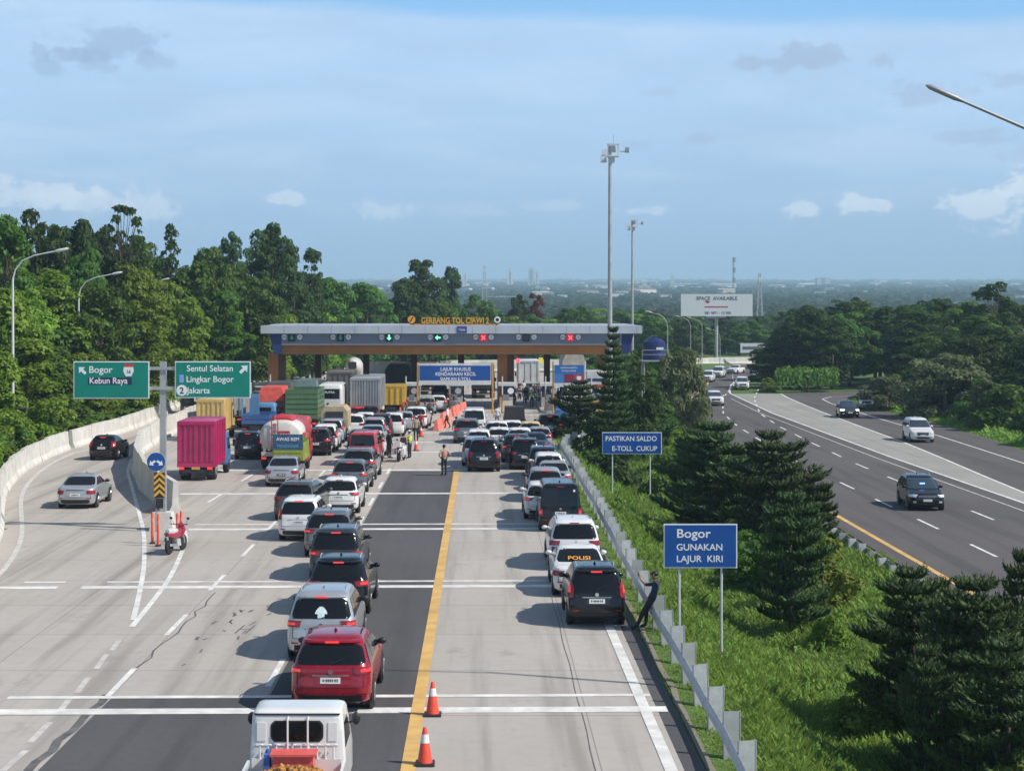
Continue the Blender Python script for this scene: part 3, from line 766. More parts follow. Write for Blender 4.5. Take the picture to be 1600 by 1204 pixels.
    cput(K('ub'), 'underbody', lambda: MB().box(-hw + .16, hw - .16, .25, L - .3, .17, .24), M_under, t)
    if front:
        for sx in (-1, 1):
            cput(K('hl%d' % sx), 'headlight', lambda sx=sx: B.patch('front', .72, .86, lambda q: sx * (.50 + .1 * (1 - q)), lambda q: sx * (hw + .02), .02, 6, 3), M_headon if front == 'lit' else M_head, t, 60)
            cput(K('fg%d' % sx), 'fog_lamp', lambda sx=sx: B.patch('front', .42, .52, sx * (hw - .34), sx * (hw - .17), .014, 3, 2), M_head, t)
        cput(K('gr'), 'grille', lambda: B.patch('front', .58, .84, lambda q: -.42 - .05 * q, lambda q: .42 + .05 * q, .012, 8, 4), M_black, t)
        cput(K('gc'), 'grille_trim', lambda: B.patch('front', .74, .775, -.5, .5, .022, 8, 1), M_chrome, t)
        cput(K('fi'), 'air_intake', lambda: B.patch('front', .32, .46, -.5, .5, .012, 8, 2), M_black, t)
        cput(K('fp'), 'license_plate', lambda: B.patch('front', .50, .62, -.23, .23, .028, 4, 2), M_plate, t)
    if police:
        cput(K('ps'), 'livery_stripe', lambda: B.patch('rear', .56, .84, -(hw - .10), hw - .10, .010, 12, 3), mat('police_blue', (.02, .03, .22), .35, 0, .6, var=.05), t, 60)
        def bars_():
            mb = MB()
            for sx in (-1, 1):
                for i in range(3): B.patch('rear', .57, .76, (lambda q, i=i: sx * (.34 + .14 * i - .05 * q)), (lambda q, i=i: sx * (.41 + .14 * i - .05 * q)), .017, 2, 3, mb)
            return mb
        cput(K('pb'), 'livery_bars', bars_, M_signw, t, 60)
    if strobe:
        cput(K('st'), 'strobe_light', lambda: MB().box(-.13, .13, B.at(1.3)[2] + .015, B.at(1.3)[2] + .05, 1.27, 1.33), mat('strobe_blue', (.05, .1, .9), .2, var=.02, emit=(.1, .25, 1), es=6), t)
    if sticker == 'flower':
        def stk():
            mb = MB(); B.patch('rear', zw0 + .02, zw0 + .13, -.09, .09, .012, 4, 2, mb); B.patch('rear', zw0 + .12, zw0 + .30, lambda q: -.16 + .12 * q * q, lambda q: .16 - .12 * q * q, .014, 6, 4, mb)
            return mb
        cput(K('sk'), 'window_sticker', stk, mat('sticker_pale', (.62, .78, .80), .5, var=.1, scale=12), t)
    if sticker == 'orange':
        o = text(t, 'window_lettering', 'POLISI', .27, (0, B.end(0, 1.07, 'rear') - .015, 1.105), mat('decal_orange', (.85, .33, .05), .5, var=.05), .02)
        o.rotation_euler = (math.radians(-63), 0, 0)
    if sticker == 'white dot':
        cput(K('wd'), 'window_sticker', lambda: B.patch('rear', zw1 - .16, zw1 - .08, hw * .62, hw * .62 + .08, .012, 2, 2), M_signw, t)
    return t

# (kind, paint, photo x, photo y of the rear tyres' foot, yaw in degrees, options, label)
CARS = [
 ('suv', 'red', 519, 1107, -1, {}, 'dark red SUV right ahead of the white pickup truck in the foreground queue'),
 ('mpv2', 'silver', 504, 1027, 0, dict(sticker='flower'), 'silver MPV with a pale sticker on its rear window, tucked ahead of the red SUV'),
 ('suv', 'black', 529, 958, -1, {}, 'glossy black SUV over the white bar lines, ahead of the silver MPV with the sticker'),
 ('mpv2', 'darkgrey', 526, 906, 0, dict(black_plate=True), 'charcoal MPV with lit brake lamp between the glossy black SUV and a dark grey crossover'),
 ('suv', 'grey', 515, 868, 0, {}, 'dark grey tall car beside the white MPV, ahead of the charcoal MPV'),
 ('mpv', 'white', 468, 843, -2, {}, 'white MPV leftmost in the near queue, close behind the olive grey SUV'),
 ('crossover', 'white', 530, 801, -1, dict(brake=False), 'white crossover with a wide sculpted tail beside the olive grey SUV'),
 ('suv', 'olive', 459, 812, -9, dict(lit=False), 'olive grey SUV turned slightly to the right, in front of the leftmost white MPV'),
 ('sedan', 'silver', 441, 759, 0, dict(lit=False, black_plate=True), 'silver sedan with a dark number plate behind the lime green tipper truck'),
 ('crossover', 'grey', 546, 768, -2, {}, 'grey crossover with pinkish lit tail lamps, ahead of the white crossover'),
 ('suv', 'grey', 560, 749, -2, dict(brake=False), 'mid grey SUV behind the bright red van'),
 ('van', 'brightred', 567, 727, -2, dict(lit=False), 'bright red van with a plain upright tail in the middle of the left queue'),
 ('mpv', 'white', 577, 716, -2, dict(lit=False), 'white MPV nosing past the right side of the bright red van'),
 ('hatch', 'blue', 563, 707, 0, dict(lit=False, near=False), 'dark blue hatchback directly in front of the bright red van'),
 ('sedan', 'lightblue', 581, 699, 0, dict(lit=False, near=False), 'pale blue sedan two places ahead of the bright red van'),
 ('mpv', 'silver', 585, 690, 0, dict(near=False), 'silver MPV with red lit lamps in front of the pale blue sedan'),
 ('suv', 'white', 551, 683, 0, dict(lit=False, near=False), 'white SUV just right of the tan canvas truck'),
 ('hatch', 'white', 570, 675, 0, dict(lit=False, near=False), 'white hatchback behind the black hatchback at the grey container truck'),
 ('hatch', 'black', 578, 664, 0, dict(lit=False, near=False), 'black hatchback close behind the grey container truck'),
 ('hatch', 'brightred', 560, 664, 0, dict(near=False), 'small red hatchback between the tan canvas truck and the grey container truck'),
 ('mpv', 'darkgrey', 596, 683, 0, dict(lit=False, near=False), 'dark grey MPV left of the police motorcycle'),
 ('mpv', 'white', 614, 681, 0, dict(lit=False, near=False), 'white MPV just behind the white police motorcycle rider group'),
 ('hatch', 'silver', 631, 673, 0, dict(lit=False, near=False), 'silver hatchback beside the white SUV left of the orange barriers'),
 ('suv', 'white', 649, 669, -3, dict(lit=False, near=False), 'white SUV nearest the faded orange plastic barriers, left side'),
 ('hatch', 'tealgrey', 667, 646, 0, dict(lit=False, near=False), 'pale teal hatchback close to the booth lane under the wide blue sign'),
 ('hatch', 'white', 684, 643, 0, dict(near=False), 'white hatchback entering the lane under the wide blue sign'),
 ('mpv', 'blue', 687, 627, 0, dict(lit=False, near=False), 'dark blue MPV in the booth lane under the wide blue sign'),
 ('mpv', 'white', 508, 703, 0, dict(near=False), 'white MPV between the black car and the red and white tanker'),
 ('mpv', 'lightblue', 519, 692, 0, dict(near=False), 'pale MPV with red lamps ahead of the white MPV near the tanker'),
 ('suv', 'black', 494, 711, 0, dict(), 'black SUV squeezed against the right side of the red and white tanker'),
 ('hatch', 'black', 603, 647, 0, dict(lit=False, near=False), 'small black car to the right of the grey container truck'),
 ('mpv', 'black', 388, 717, 0, dict(lit=True), 'black minivan left of the red and white tanker'),
 # right-hand queue
 ('mpv', 'black', 931, 975, 0, {}, 'black MPV last in the right queue, next to the man leaning on the guardrail'),
 ('sedan', 'white', 906, 929, 0, dict(lit=False, sticker='orange'), 'white police sedan with orange lettering in its rear window'),
 ('mpv2', 'white', 897, 888, 0, dict(lit=False, police=True, brake=False), 'white police MPV with blue and white striped tail'),
 ('van', 'black', 875, 828, 0, dict(lit=True, brake=False, sticker='white dot'), 'black van with a small white window sticker ahead of the police MPV'),
 ('crossover', 'white', 851, 810, 0, {}, 'white crossover half hidden behind the left side of the black van'),
 ('crossover', 'silver', 852, 783, 0, {}, 'silver crossover with red lit lamps two places ahead of the black van'),
 ('sedan', 'silver', 866, 768, 0, dict(lit=True), 'silver grey sedan hugging the guardrail beyond the silver crossover'),
 ('mpv', 'white', 857, 758, 0, dict(lit=False), 'white MPV in the guardrail lane ahead of the silver grey sedan'),
 ('mpv2', 'blue', 850, 748, 0, dict(lit=False), 'dark blue MPV in the guardrail lane, right of the tall black MPV'),
 ('mpv2', 'black', 821, 733, 0, dict(lit=False), 'tall black MPV side by side with the black SUV that has a white plate'),
 ('bigsuv', 'black', 756, 736, 0, dict(lit=False, sticker='white dot'), 'big black SUV with a white plate at the end of the yellow line'),
 ('mpv', 'lightblue', 744, 727, 0, dict(lit=False), 'pale blue MPV showing past the left side of the big black SUV'),
 ('mpv', 'white', 748, 713, 0, dict(lit=False), 'white MPV two places in front of the big black SUV'),
 ('suv', 'grey', 730, 692, 0, dict(), 'grey SUV leftmost of the right queue near the orange barriers'),
 ('van', 'white', 741, 680, 0, dict(lit=False), 'tall white van ahead of the grey SUV in the right queue'),
 ('crossover', 'white', 776, 694, 0, dict(lit=False), 'white crossover with a broad dark rear window right of the tall white van'),
 ('hatch', 'white', 780, 703, 0, dict(lit=False), 'white hatchback close in front of the big black SUV on its right side'),
 ('hatch', 'white', 800, 690, 0, dict(lit=False, near=False), 'small white hatchback behind the dark open pickup'),
 ('crossover', 'white', 812, 707, 0, dict(lit=False), 'white crossover in the third lane between a cream car and the tall black MPV'),
 ('suv', 'darkgrey', 808, 722, 0, dict(), 'dark grey SUV behind the white crossover, left of the tall black MPV'),
 ('hatch', 'cream', 829, 692, 0, dict(lit=False), 'cream yellow taxi-like hatchback in the right queue'),
 ('sedan', 'blue', 836, 713, 0, dict(lit=False), 'dark blue sedan just behind the silver car in the right queue'),
 ('hatch', 'silver', 843, 702, 0, dict(lit=False), 'silver hatchback beside the black SUV near the front of the guardrail lane'),
 ('suv', 'black', 859, 684, 0, dict(), 'black SUV at the front of the guardrail lane beside the blue pickup'),
 ('sedan', 'white', 904, 668, -4, dict(lit=False, near=False), 'white sedan by the trees beyond the blue pickup'),
 # left ramp
 ('sedan', 'silver', 121, 793, 0, dict(lit=False), 'silver sedan driving away alone on the left ramp'),
 ('hatch', 'black', 161, 718, -4, {}, 'black hatchback with red lamps further up the left ramp'),
]
def place_car(kind, paint, px, py, yaw, opt, label, z=0.0, grp=None):
    x, y, _ = W(px, py, z)
    B = KINDS[kind]; y -= 0.55         # tyres' foot is ahead of the tail
    opt = dict(opt)
    return car(kind, paint, (x, y, z), math.radians(yaw), label, group=grp, **opt)
for k, p, px, py, yaw, opt, lab in CARS:
    place_car(k, p, px, py, yaw, opt, lab, 0.013, 'cars queuing for the toll gate' if px > 350 else 'cars on the left ramp')
# oncoming cars on the highway face the camera
for k, p, px, py, yaw, opt, lab in [
    ('suv', 'black', 1446, 797, 176, dict(front=True, strobe=True, lit=False), 'black SUV with a blue strobe behind its windscreen driving towards the camera'),
    ('bigsuv', 'white', 1440, 691, 176, dict(front=True, lit=False), 'white covered pickup-style SUV on the exit lane of the highway'),
    ('crossover', 'black', 1327, 653, 176, dict(front='lit', lit=False), 'black crossover with bright headlamps beside the small white truck'),
    ('crossover', 'white', 1118, 634, 178, dict(front=True, lit=False), 'white crossover alone in the highway lane nearest the olive tree'),
    ('mpv', 'white', 1160, 609, 175, dict(front=True, lit=False, near=False), 'white MPV at the tip of the paved gore'),
    ('mpv2', 'white', 1119, 590, 165, dict(front=True, lit=False, near=False), 'white MPV with a dark windscreen in the far bend of the highway'),
    ('sedan', 'white', 1141, 584, 150, dict(front=True, lit=False, near=False), 'white sedan turned sideways in the far bend of the highway'),
    ('mpv', 'white', 1103, 597, 165, dict(front=True, lit=False, near=False), 'white MPV half hidden by the olive tree in the far bend'),
    ('hatch', 'blue', 1176, 584, 150, dict(front=True, lit=False, near=False), 'dark blue hatchback by the hedge in the far bend'),
    ('hatch', 'white', 1189, 581, 140, dict(front=True, lit=False, near=False), 'white hatchback farthest right in the far bend'),
]:
    x, y, _ = W(px, py, RZ); L = KINDS[k]['L']; a = math.radians(yaw)
    # origin is at the tail: put the nose over the photographed point
    x0 = x + math.sin(a) * L; y0 = y - math.cos(a) * L
    car(k, p, (x0, y0 - .5, RZ + 0.013), a, lab, group='oncoming cars on the highway', **opt)

# ------------------------------------------------------------------ walls, guardrails, signs, lamps
def wall_section(path, base_w, top_w, h, z=0.0, joints=4.0):
    """concrete safety wall: sloped foot, near-vertical stem, joints every few metres"""
    P = [Vector(p) for p in path]; pts = [P[0]]
    for a, b in zip(P, P[1:]):
        n = max(1, int((b - a).length / joints))
        for i in range(1, n + 1): pts.append(a + (b - a) * i / n)
    prof = [(-base_w / 2, 0), (-base_w / 2, .12), (-top_w / 2 - .05, .38), (-top_w / 2, h), (top_w / 2, h), (top_w / 2 + .05, .38), (base_w / 2, .12), (base_w / 2, 0)]
    mb = MB()
    for i in range(len(pts) - 1):
        a, b = pts[i], pts[i + 1]; t = (b - a).normalized(); n = Vector((-t.y, t.x))
        a2, b2 = a + t * .03, b - t * .03
        dz = rnd.uniform(-.035, .035); do = rnd.uniform(-.03, .03)
        v = [(p.x + n.x * (o + do), p.y + n.y * (o + do), z + (hh + dz if hh > .3 else hh)) for p in (a2, b2) for o, hh in prof]; k = len(prof)
        mb.add(v, [list(range(k)), list(range(2 * k - 1, k - 1, -1))] + [(j, j + k, (j + 1) % k + k, (j + 1) % k) for j in range(k)])
        # recessed joint core keeps the wall one piece
        a3, b3 = b - t * .06, b + t * .06
        prof2 = [(o * .8, hh * .97) for o, hh in prof]
        if i < len(pts) - 2:
            v = [(p.x + n.x * o, p.y + n.y * o, z + hh) for p in (a3, b3) for o, hh in prof2]
            mb.add(v, [list(range(k)), list(range(2 * k - 1, k - 1, -1))] + [(j, j + k, (j + 1) % k + k, (j + 1) % k) for j in range(k)])
    return mb
def wall(label, path, **kw): return tag(put('concrete_barrier', wall_section(path, **kw), M_barr, smooth=None), label, 'barrier', 'concrete barriers along the roads')
lbp = [(interp(LB, y) - .3, y) for y in [30, 40, 50, 56, 60, 64, 68, 72, 76]]
wall('pale concrete barrier at the lower left edge of the ramp, before the first gap', lbp, base_w=.6, top_w=.22, h=1.15)
wall('pale concrete barrier on the outer left curve of the ramp beside bright bushes', [(interp(LB, y) - .3, y) for y in [77.5, 80, 83, 86, 89, 92, 95, 98, 101, 104, 107, 110, 113, 116.5]], base_w=.6, top_w=.22, h=1.22)
wall('pale concrete barrier climbing left behind the black hatchback on the ramp', [(interp(LB, y) - .3, y) for y in [117.6, 123, 128, 133, 138, 143, 148, 153, 159, 165]], base_w=.6, top_w=.22, h=1.2)
wall('long pale concrete wall bending round behind the toll plaza', [(interp(LB, 165.5) - .3, 165.5), (-29.5, 180), (-31.2, 215), (-30.5, 238), (-25, 252), (-14, 260), (0, 266), (14, 269)], base_w=.7, top_w=.25, h=1.75, joints=6)
div = [(-13.7, 79.5), (-15.2, 84), (-17.3, 91), (-19.9, 102), (-21.9, 114), (-22.7, 124), (-23, 138), (-23.6, 152), (-24.2, 163)]
wall('pale concrete divider between the ramp and the truck lanes, starting behind the round sign', div, base_w=.6, top_w=.22, h=1.45)
wall('low concrete wall on the far right side of the highway bend', [(30, 330), (45, 345), (62, 352), (80, 353)], base_w=.6, top_w=.2, h=1.3, z=RZ, joints=8)

def guardrail(label, path, z, spacing, road_side, post_h=1.0, tall=True):
    P = [Vector(p) for p in path]; t = thing('guardrail', label, 'guardrail', (P[0].x, P[0].y, z), group='steel guardrails')
    org = P[0]
    # W-beam
    prof = [(0, .42), (.045, .46), (.045, .52), (-.005, .565), (.045, .61), (.045, .67), (0, .72)]
    mb = MB(); v = []; pts = []
    for a, b in zip(P, P[1:]):
        n = max(1, int((b - a).length / 3)); pts += [a + (b - a) * i / n for i in range(n)]
    pts.append(P[-1])
    for i, p in enumerate(pts):
        tt = (pts[min(i + 1, len(pts) - 1)] - pts[max(0, i - 1)]).normalized(); n = Vector((-tt.y, tt.x)) * road_side
        for o, h in prof: v.append((p.x - org.x + n.x * (o + .06), p.y - org.y + n.y * (o + .06), h + .03 * math.sin(i * 1.7)))
        for o, h in prof[::-1]: v.append((p.x - org.x + n.x * (o + .052), p.y - org.y + n.y * (o + .052), h + .03 * math.sin(i * 1.7)))
    k = 2 * len(prof)
    f = [(i * k + j, i * k + (j + 1) % k, (i + 1) * k + (j + 1) % k, (i + 1) * k + j) for i in range(len(pts) - 1) for j in range(k)]
    mb.add(v, f); put('rail_beam', mb, M_steel, t, None)
    d = 0.0; k = 0; cur = 0; total = sum((b - a).length for a, b in zip(P, P[1:]))
    def post():
        m = MB(); s = road_side
        # folded channel post, open towards the back
        m.box(-s * .02 - .16, -s * .02 + .16, -.012, .0, -.3, post_h); m.box(-.18, -.165, .0, .11, -.3, post_h); m.box(.165, .18, .0, .11, -.3, post_h); m.box(-.165, .165, .0, .010, post_h - .01, post_h)
        return m
    while d < total and k < 95:
        q = d
        for a, b in zip(P, P[1:]):
            l = (b - a).length
            if q <= l: p = a + (b - a) * q / l; tt = (b - a).normalized(); break
            q -= l
        n = Vector((-tt.y, tt.x)) * road_side
        cput('grpost%g' % post_h, 'post', post, M_steel if k % 3 else M_pole, t, None, loc=(p.x - org.x - n.x * .13, p.y - org.y - n.y * .13, rnd.uniform(-.05, .03)), rot=(rnd.uniform(-.03, .03), rnd.uniform(-.04, .04), rnd.uniform(-.12, .12) + .15))
        d += spacing; k += 1
    return t
guardrail('long steel guardrail with wide posts beside the right queue, where a man leans', [(4.9, 29), (5.1, 36), (5.1, 55), (5.3, 78), (5.3, 100), (5.3, 113), (5.9, 118), (7.2, 122)], -0.05, 2.45, 1, 1.02)
guardrail('steel guardrail on the near edge of the highway behind the dark trees', [(16.65, 44), (16.65, 70), (16.7, 110)], RZ - .42, 2.0, -1, .85)
guardrail('distant steel guardrail on the far side of the highway bend', [(66, 338), (75, 348), (90, 356)], RZ, 3.0, 1, .9)

def sign_board(t, w, h, zc, m, name='sign_panel', y=0.0, x=0.0, border=.045):
    put(name + '_border', MB().box(x - w / 2, x + w / 2, y, y + .03, zc - h / 2, zc + h / 2), M_signw, t)
    put(name, MB().box(x - w / 2 + border, x + w / 2 - border, y - .012, y + .0, zc - h / 2 + border, zc + h / 2 - border), m, t)
    put('sign_back', MB().box(x - w / 2 + .02, x + w / 2 - .02, y + .031, y + .045, zc - h / 2 + .02, zc + h / 2 - .02), M_signback, t)
def arrow_poly(ang, L, wd):
    """solid arrow in the x-z plane centred on the origin, pointing up before rotation"""
    p = [(-wd * .17, -L / 2), (wd * .17, -L / 2), (wd * .17, L * .02), (wd * .5, L * .02), (0, L / 2), (-wd * .5, L * .02), (-wd * .17, L * .02)]
    c, s = math.cos(ang), math.sin(ang)
    return [(x * c - z * s, x * s + z * c) for x, z in p]
def prism_at(poly, cx, cz, y0, y1): return MB().prism([(x + cx, z + cz) for x, z in poly], y0, y1)

# green direction signs on one post
Yp = 74.0; px0 = XY(255, Yp)
t = thing('sign_post', 'tall grey sign post on the divider nose carrying two green direction signs', 'sign post', (px0, Yp, 0))
put('post', MB().box(-.125, .125, -.125, .125, 0, ZY(565, Yp)), M_pole, t)
put('base', MB().box(-.5, .5, -.5, .5, 0, .75, .12, .12), M_barr, t)
for zc in (ZY(575, Yp), ZY(606, Yp)): put('cross_arm', MB().box(-2.0, 2.2, -.20, -.152, zc - .07, zc + .07), M_pole, t)
def green(label, pxl, pxr, pyt, pyb):
    w = (pxr - pxl) * Yp / F; h = (pyb - pyt) * Yp / F
    tt = thing('direction_sign', label, 'road sign', (XY((pxl + pxr) / 2, Yp), Yp - .25, ZY((pyt + pyb) / 2, Yp)))
    sign_board(tt, w, h, 0, M_signg); return tt, w, h
g, w, h = green('green direction sign with a left arrow reading Bogor, Kebun Raya', 117, 235, 564, 622)
text(g, 'lettering', 'Bogor', .40, (-.95, -.013, .30), M_signw, .012, 'LEFT')
put('text_plate', MB().box(-.98, .86, -.016, -.0125, -.20, .10), mat('plate_navy', (.015, .03, .09), .5, var=.05), g)
text(g, 'lettering', 'Kebun Raya', .36, (-.93, -.020, -.15), M_signw, .012, 'LEFT', .93)
put('arrow', prism_at(arrow_poly(math.radians(45), .40, .36), -1.22, .40, -.018, -.0121), M_signw, g)
sh = [(-.20, .12), (.20, .12), (.22, -.05), (.12, -.26), (-.12, -.26), (-.22, -.05)]
put('shield', prism_at(sh, .72, .42, -.016, -.0121), M_signw, g); put('shield_top', MB().box(.52, .92, -.018, -.0122, .55, .68), mat('shield_red', (.55, .05, .05), .5, var=.05), g)
text(g, 'lettering', '16', .2, (.72, -.020, .28), M_black, .01)
g, w, h = green('green direction sign with a right arrow reading Sentul Selatan, Lingkar Bogor, Jakarta', 275, 393, 564, 621)
text(g, 'lettering', 'Sentul Selatan', .36, (-1.10, -.013, .35), M_signw, .012, 'LEFT', .97)
text(g, 'lettering', 'Lingkar Bogor', .36, (-1.12, -.013, -.10), M_signw, .012, 'LEFT', .97)
text(g, 'lettering', 'Jakarta', .36, (-1.08, -.013, -.57), M_signw, .012, 'LEFT', .97)
put('arrow', prism_at(arrow_poly(math.radians(-45), .44, .38), 1.30, .44, -.018, -.0121), M_signw, g)
put('pictogram', MB().box(-1.40, -1.22, -.017, -.0121, -.12, .20), mat('picto_blue', (.25, .35, .75), .5, var=.05), g)
put('number_disc', MB().lathe([(.23, -.0121), (.23, -.019)], 28, c=(-1.30, 0, -.45), axis='y'), M_signw, g)
text(g, 'lettering', '2', .38, (-1.30, -.023, -.585), M_black, .015)
# round keep-either-side sign and hazard board in front of the divider
Yr = 73.2
t = thing('round_sign', 'round blue sign with two white arrows above a black and yellow chevron board', 'road sign', (XY(244, Yr), Yr, 0))
put('post', MB().cyl((0, .06, 0), (0, .06, 2.6), .04, 10), M_pole, t)
zc = ZY(721, Yr)
put('disc', MB().lathe([(.38, 0), (.38, .02)], 32, c=(0, -.02, zc), axis='y'), M_signb, t)
put('disc_rim', MB().lathe([(.385, .021), (.385, .03)], 32, c=(0, -.02, zc), axis='y'), M_signw, t)
for s in (-1, 1):
    put('arrow', prism_at(arrow_poly(s * math.radians(125), .30, .26), -s * .16, zc - .05, -.028, -.0205), M_signw, t)
hz = ZY(757, Yr); M_hy = mat('hazard_yellow', (.80, .42, .04), .5, var=.08)
put('chevron_board', MB().box(-.08 + .0, .36, -.02, 0, hz - .55, hz + .5), M_black, t)
ch = [(-.0, -.11), (.22, .10), (.44, -.11), (.44, .02), (.22, .23), (0, .02)]
for i in range(4): put('chevron', prism_at([(x - .08, z) for x, z in ch], 0, hz - .42 + i * .25, -.026, -.0203), M_hy, t)
put('lower_board', MB().box(-.02, .30, -.02, 0, hz - .98, hz - .57), M_black, t)

# blue signs standing in the grass
def blue_sign(label, pxl, pxr, pyt, pyb, Y, lines, leg_px, pos_z):
    xc = XY((pxl + pxr) / 2, Y); w = (pxr - pxl) * Y / F; h = (pyb - pyt) * Y / F; zc = ZY((pyt + pyb) / 2, Y)
    t = thing('blue_road_sign', label, 'road sign', (xc, Y, 0))
    sign_board(t, w, h, zc, M_signb, border=.035)
    for lp in leg_px:
        xl = XY(lp, Y) - xc
        put('post', MB().cyl((xl, .09, pos_z), (xl, .09, zc + h / 2 - .1), .035, 10), M_steelw, t)
    for txt, sz, lx, lz, xs in lines: text(t, 'lettering', txt, sz, (lx, -.014, zc + lz), M_signw, .012, 'LEFT', xs)
    return t
blue_sign('blue sign on two white posts in the grass reading Bogor gunakan lajur kiri', 1037, 1152, 818, 887, 50.0, [('Bogor', .35, -.69, .24, 1.12), ('GUNAKAN', .26, -.69, -.12, 1.02), ('LAJUR  KIRI', .26, -.69, -.45, 1.02)], (1062, 1128), -1.2)
blue_sign('blue sign partly behind dark foliage reading Pastikan saldo e-toll cukup', 941, 1034, 675, 709, 96.0, [('PASTIKAN SALDO', .38, -1.46, .12, .92), ('E-TOLL  CUKUP', .38, -1.1, -.42, .92)], (957, 1016), -1.0)

def lamp_arm(label, base, h, reach, side, group='street lamps', straight=False, tip=1.0):
    LMm = M_signback if straight else (M_pole if base[1] > 200 else M_steelw); kk = .75 if base[1] > 200 else 1.0
    t = thing('street_lamp', label, 'street lamp', base, group=group)
    pts = [(0, 0, 0), (0, 0, h * .55), (0, 0, h - 1.6)]
    if straight: pts = [(0, 0, 0), (0, 0, h * .5), (0, 0, h)]; arm = [(0, 0, h - .2), (side * reach, 0, h + tip)]
    else: arm = [(0, 0, h - 1.6), (side * .06 * reach, 0, h - 1.0), (side * .22 * reach, 0, h - .45), (side * .5 * reach, 0, h - .12), (side * reach, 0, h + tip * .15)]
    put('pole', MB().tube(pts, [.11 * kk, .09 * kk, .065 * kk], 10), LMm, t, 60); put('arm', MB().tube(arm, [.045 if straight else .06 * kk] + [.035 if straight else .045 * kk] * (len(arm) - 1), 8), LMm, t, 60)
    ex, ez = arm[-1][0], arm[-1][2]; dx, dz = arm[-1][0] - arm[-2][0], arm[-1][2] - arm[-2][2]; l = math.hypot(dx, dz); dx, dz = dx / l, dz / l
    put('lamp_head', MB().tube([(ex - dx * .1, 0, ez - dz * .1), (ex + dx * .1, 0, ez + dz * .1), (ex + dx * .7, 0, ez + dz * .7), (ex + dx * .8, 0, ez + dz * .8)], [.04, .065, .06, .02] if straight else [.05, .10, .09, .03], 8), LMm, t, 60)
    return t
lamp_arm('pale curved street lamp nearest on the left, rising above bright bushes', (XY(20, 110), 110, -.0), ZY(396, 110), 2.7, 1)
lamp_arm('pale curved street lamp second on the left, half sunk in bushes', (XY(123, 140), 140, 0), ZY(431, 140), 2.7, 1)
lamp_arm('pale curved street lamp third on the left, only its arm above the leaves', (XY(215, 175), 175, 0), ZY(440, 175), 2.4, 1)
for lab, px, pyt, Y, sd in [('grey curved street lamp just right of the toll canopy', 1043, 490, 215, -1), ('grey street lamp left under the large billboard', 1079, 496, 300, -1), ('grey street lamp right under the large billboard', 1097, 498, 310, -1), ('grey street lamp in front of the billboard post', 1125, 515, 330, -1)]:
    lamp_arm(lab, (XY(px, Y), Y, RZ), ZY(pyt, Y) - RZ, 2.0, sd)
lamp_arm('dark street lamp whose arm and head reach into the upper right of the sky', (13.45, 40, -1.3), 14.4, 2.55, -1, straight=True, tip=.9)

def mast(label, px, pyt, Y, base):
    h = ZY(pyt, Y) - base
    t = thing('floodlight_mast', label, 'light mast', (XY(px, Y), Y, base), group='tall floodlight masts')
    put('pole', MB().tube([(0, 0, 0), (0, 0, h * .5), (0, 0, h)], [.26, .19, .13], 12), M_pole, t, 60)
    put('head_frame', MB().box(-.25, .75, -.4, .4, h - .95, h - .85).box(-.2, -.12, -.1, .1, h - .9, h + .15).box(.66, .74, -.1, .1, h - .9, h + .15).box(-.25, .8, -.15, .15, h + .1, h + .18).box(.7, 1.5, -.05, .05, h - .52, h - .44), M_steelw, t)
    for x, z, s in [(-.55, h - 1.1, 1), (.15, h - 1.15, 1), (-.45, h - .55, .8), (.25, h - .25, .9), (1.45, h - .35, .7)]:
        put('floodlight', MB().box(x - .27 * s, x + .27 * s, -.2, .15, z - .32 * s, z + .3 * s, .05, .03), M_steelw if x < .2 else M_signback, t)
    put('spike', MB().cyl((.3, 0, h + .15), (.3, 0, h + 1.0), .02, 6), M_pole, t)
mast('tall pale floodlight mast behind the dark conifer, the nearer of two', 953, 228, 150, -1.0)
mast('pale floodlight mast farther back behind the toll canopy end', 988, 345, 262, -1.0)

# billboard and small board beyond the highway bend
Yb = 362; xb = XY(1120, Yb)
t = thing('billboard', 'large white billboard reading Space available beyond the highway bend', 'billboard', (xb, Yb, -2.0))
w, h, zc = 112 * Yb / F, 34.5 * Yb / F, ZY(476.5, Yb) + 2.0
put('panel', MB().box(-w / 2, w / 2, 0, .3, zc - h / 2, zc + h / 2), mat('billboard_white', (.66, .68, .70), .6, var=.05), t)
put('post', MB().cyl((0, .6, 0), (0, .6, zc), .35, 12), M_pole, t); put('catwalk', MB().box(-2.2, 1.8, -.7, 0, zc - h / 2 - .35, zc - h / 2 - .1), M_signback, t)
text(t, 'lettering', 'SPACE  AVAILABLE', 1.0, (0, -.02, zc + 1.05), mat('ink_grey', (.12, .12, .14), .6, var=.05), .02, 'CENTER', 1.02)
M_ired = mat('ink_red', (.45, .05, .05), .6, var=.1)
put('logo', MB().prism([(-2.5, zc + .7), (-2.0, zc + 1.0), (-1.3, zc + .7), (-1.9, zc + .3)], -.02, -.001), M_ired, t)
put('rule_line', MB().box(-2.5, 2.3, -.02, -.001, zc - .5, zc - .25), M_ired, t)
text(t, 'lettering', '081 9871 - 12 500', .72, (.2, -.02, zc - 1.85), mat('ink_grey', (.12, .12, .14)), .02)
Yb = 345
t = thing('road_name_board', 'small pale board with a dark line of text beside the highway bend', 'road sign', (XY(1176, Yb), Yb, RZ))
put('panel', MB().box(-2.4, 2.4, 0, .1, 2.2, 4.1), mat('billboard_white', (.6, .6, .6)), t); put('post', MB().cyl((0, .2, 0), (0, .2, 3.5), .12, 8), M_pole, t)
put('text_band', MB().box(-2.0, 2.0, -.02, -.001, 2.85, 3.45), mat('ink_grey', (.12, .12, .14)), t)

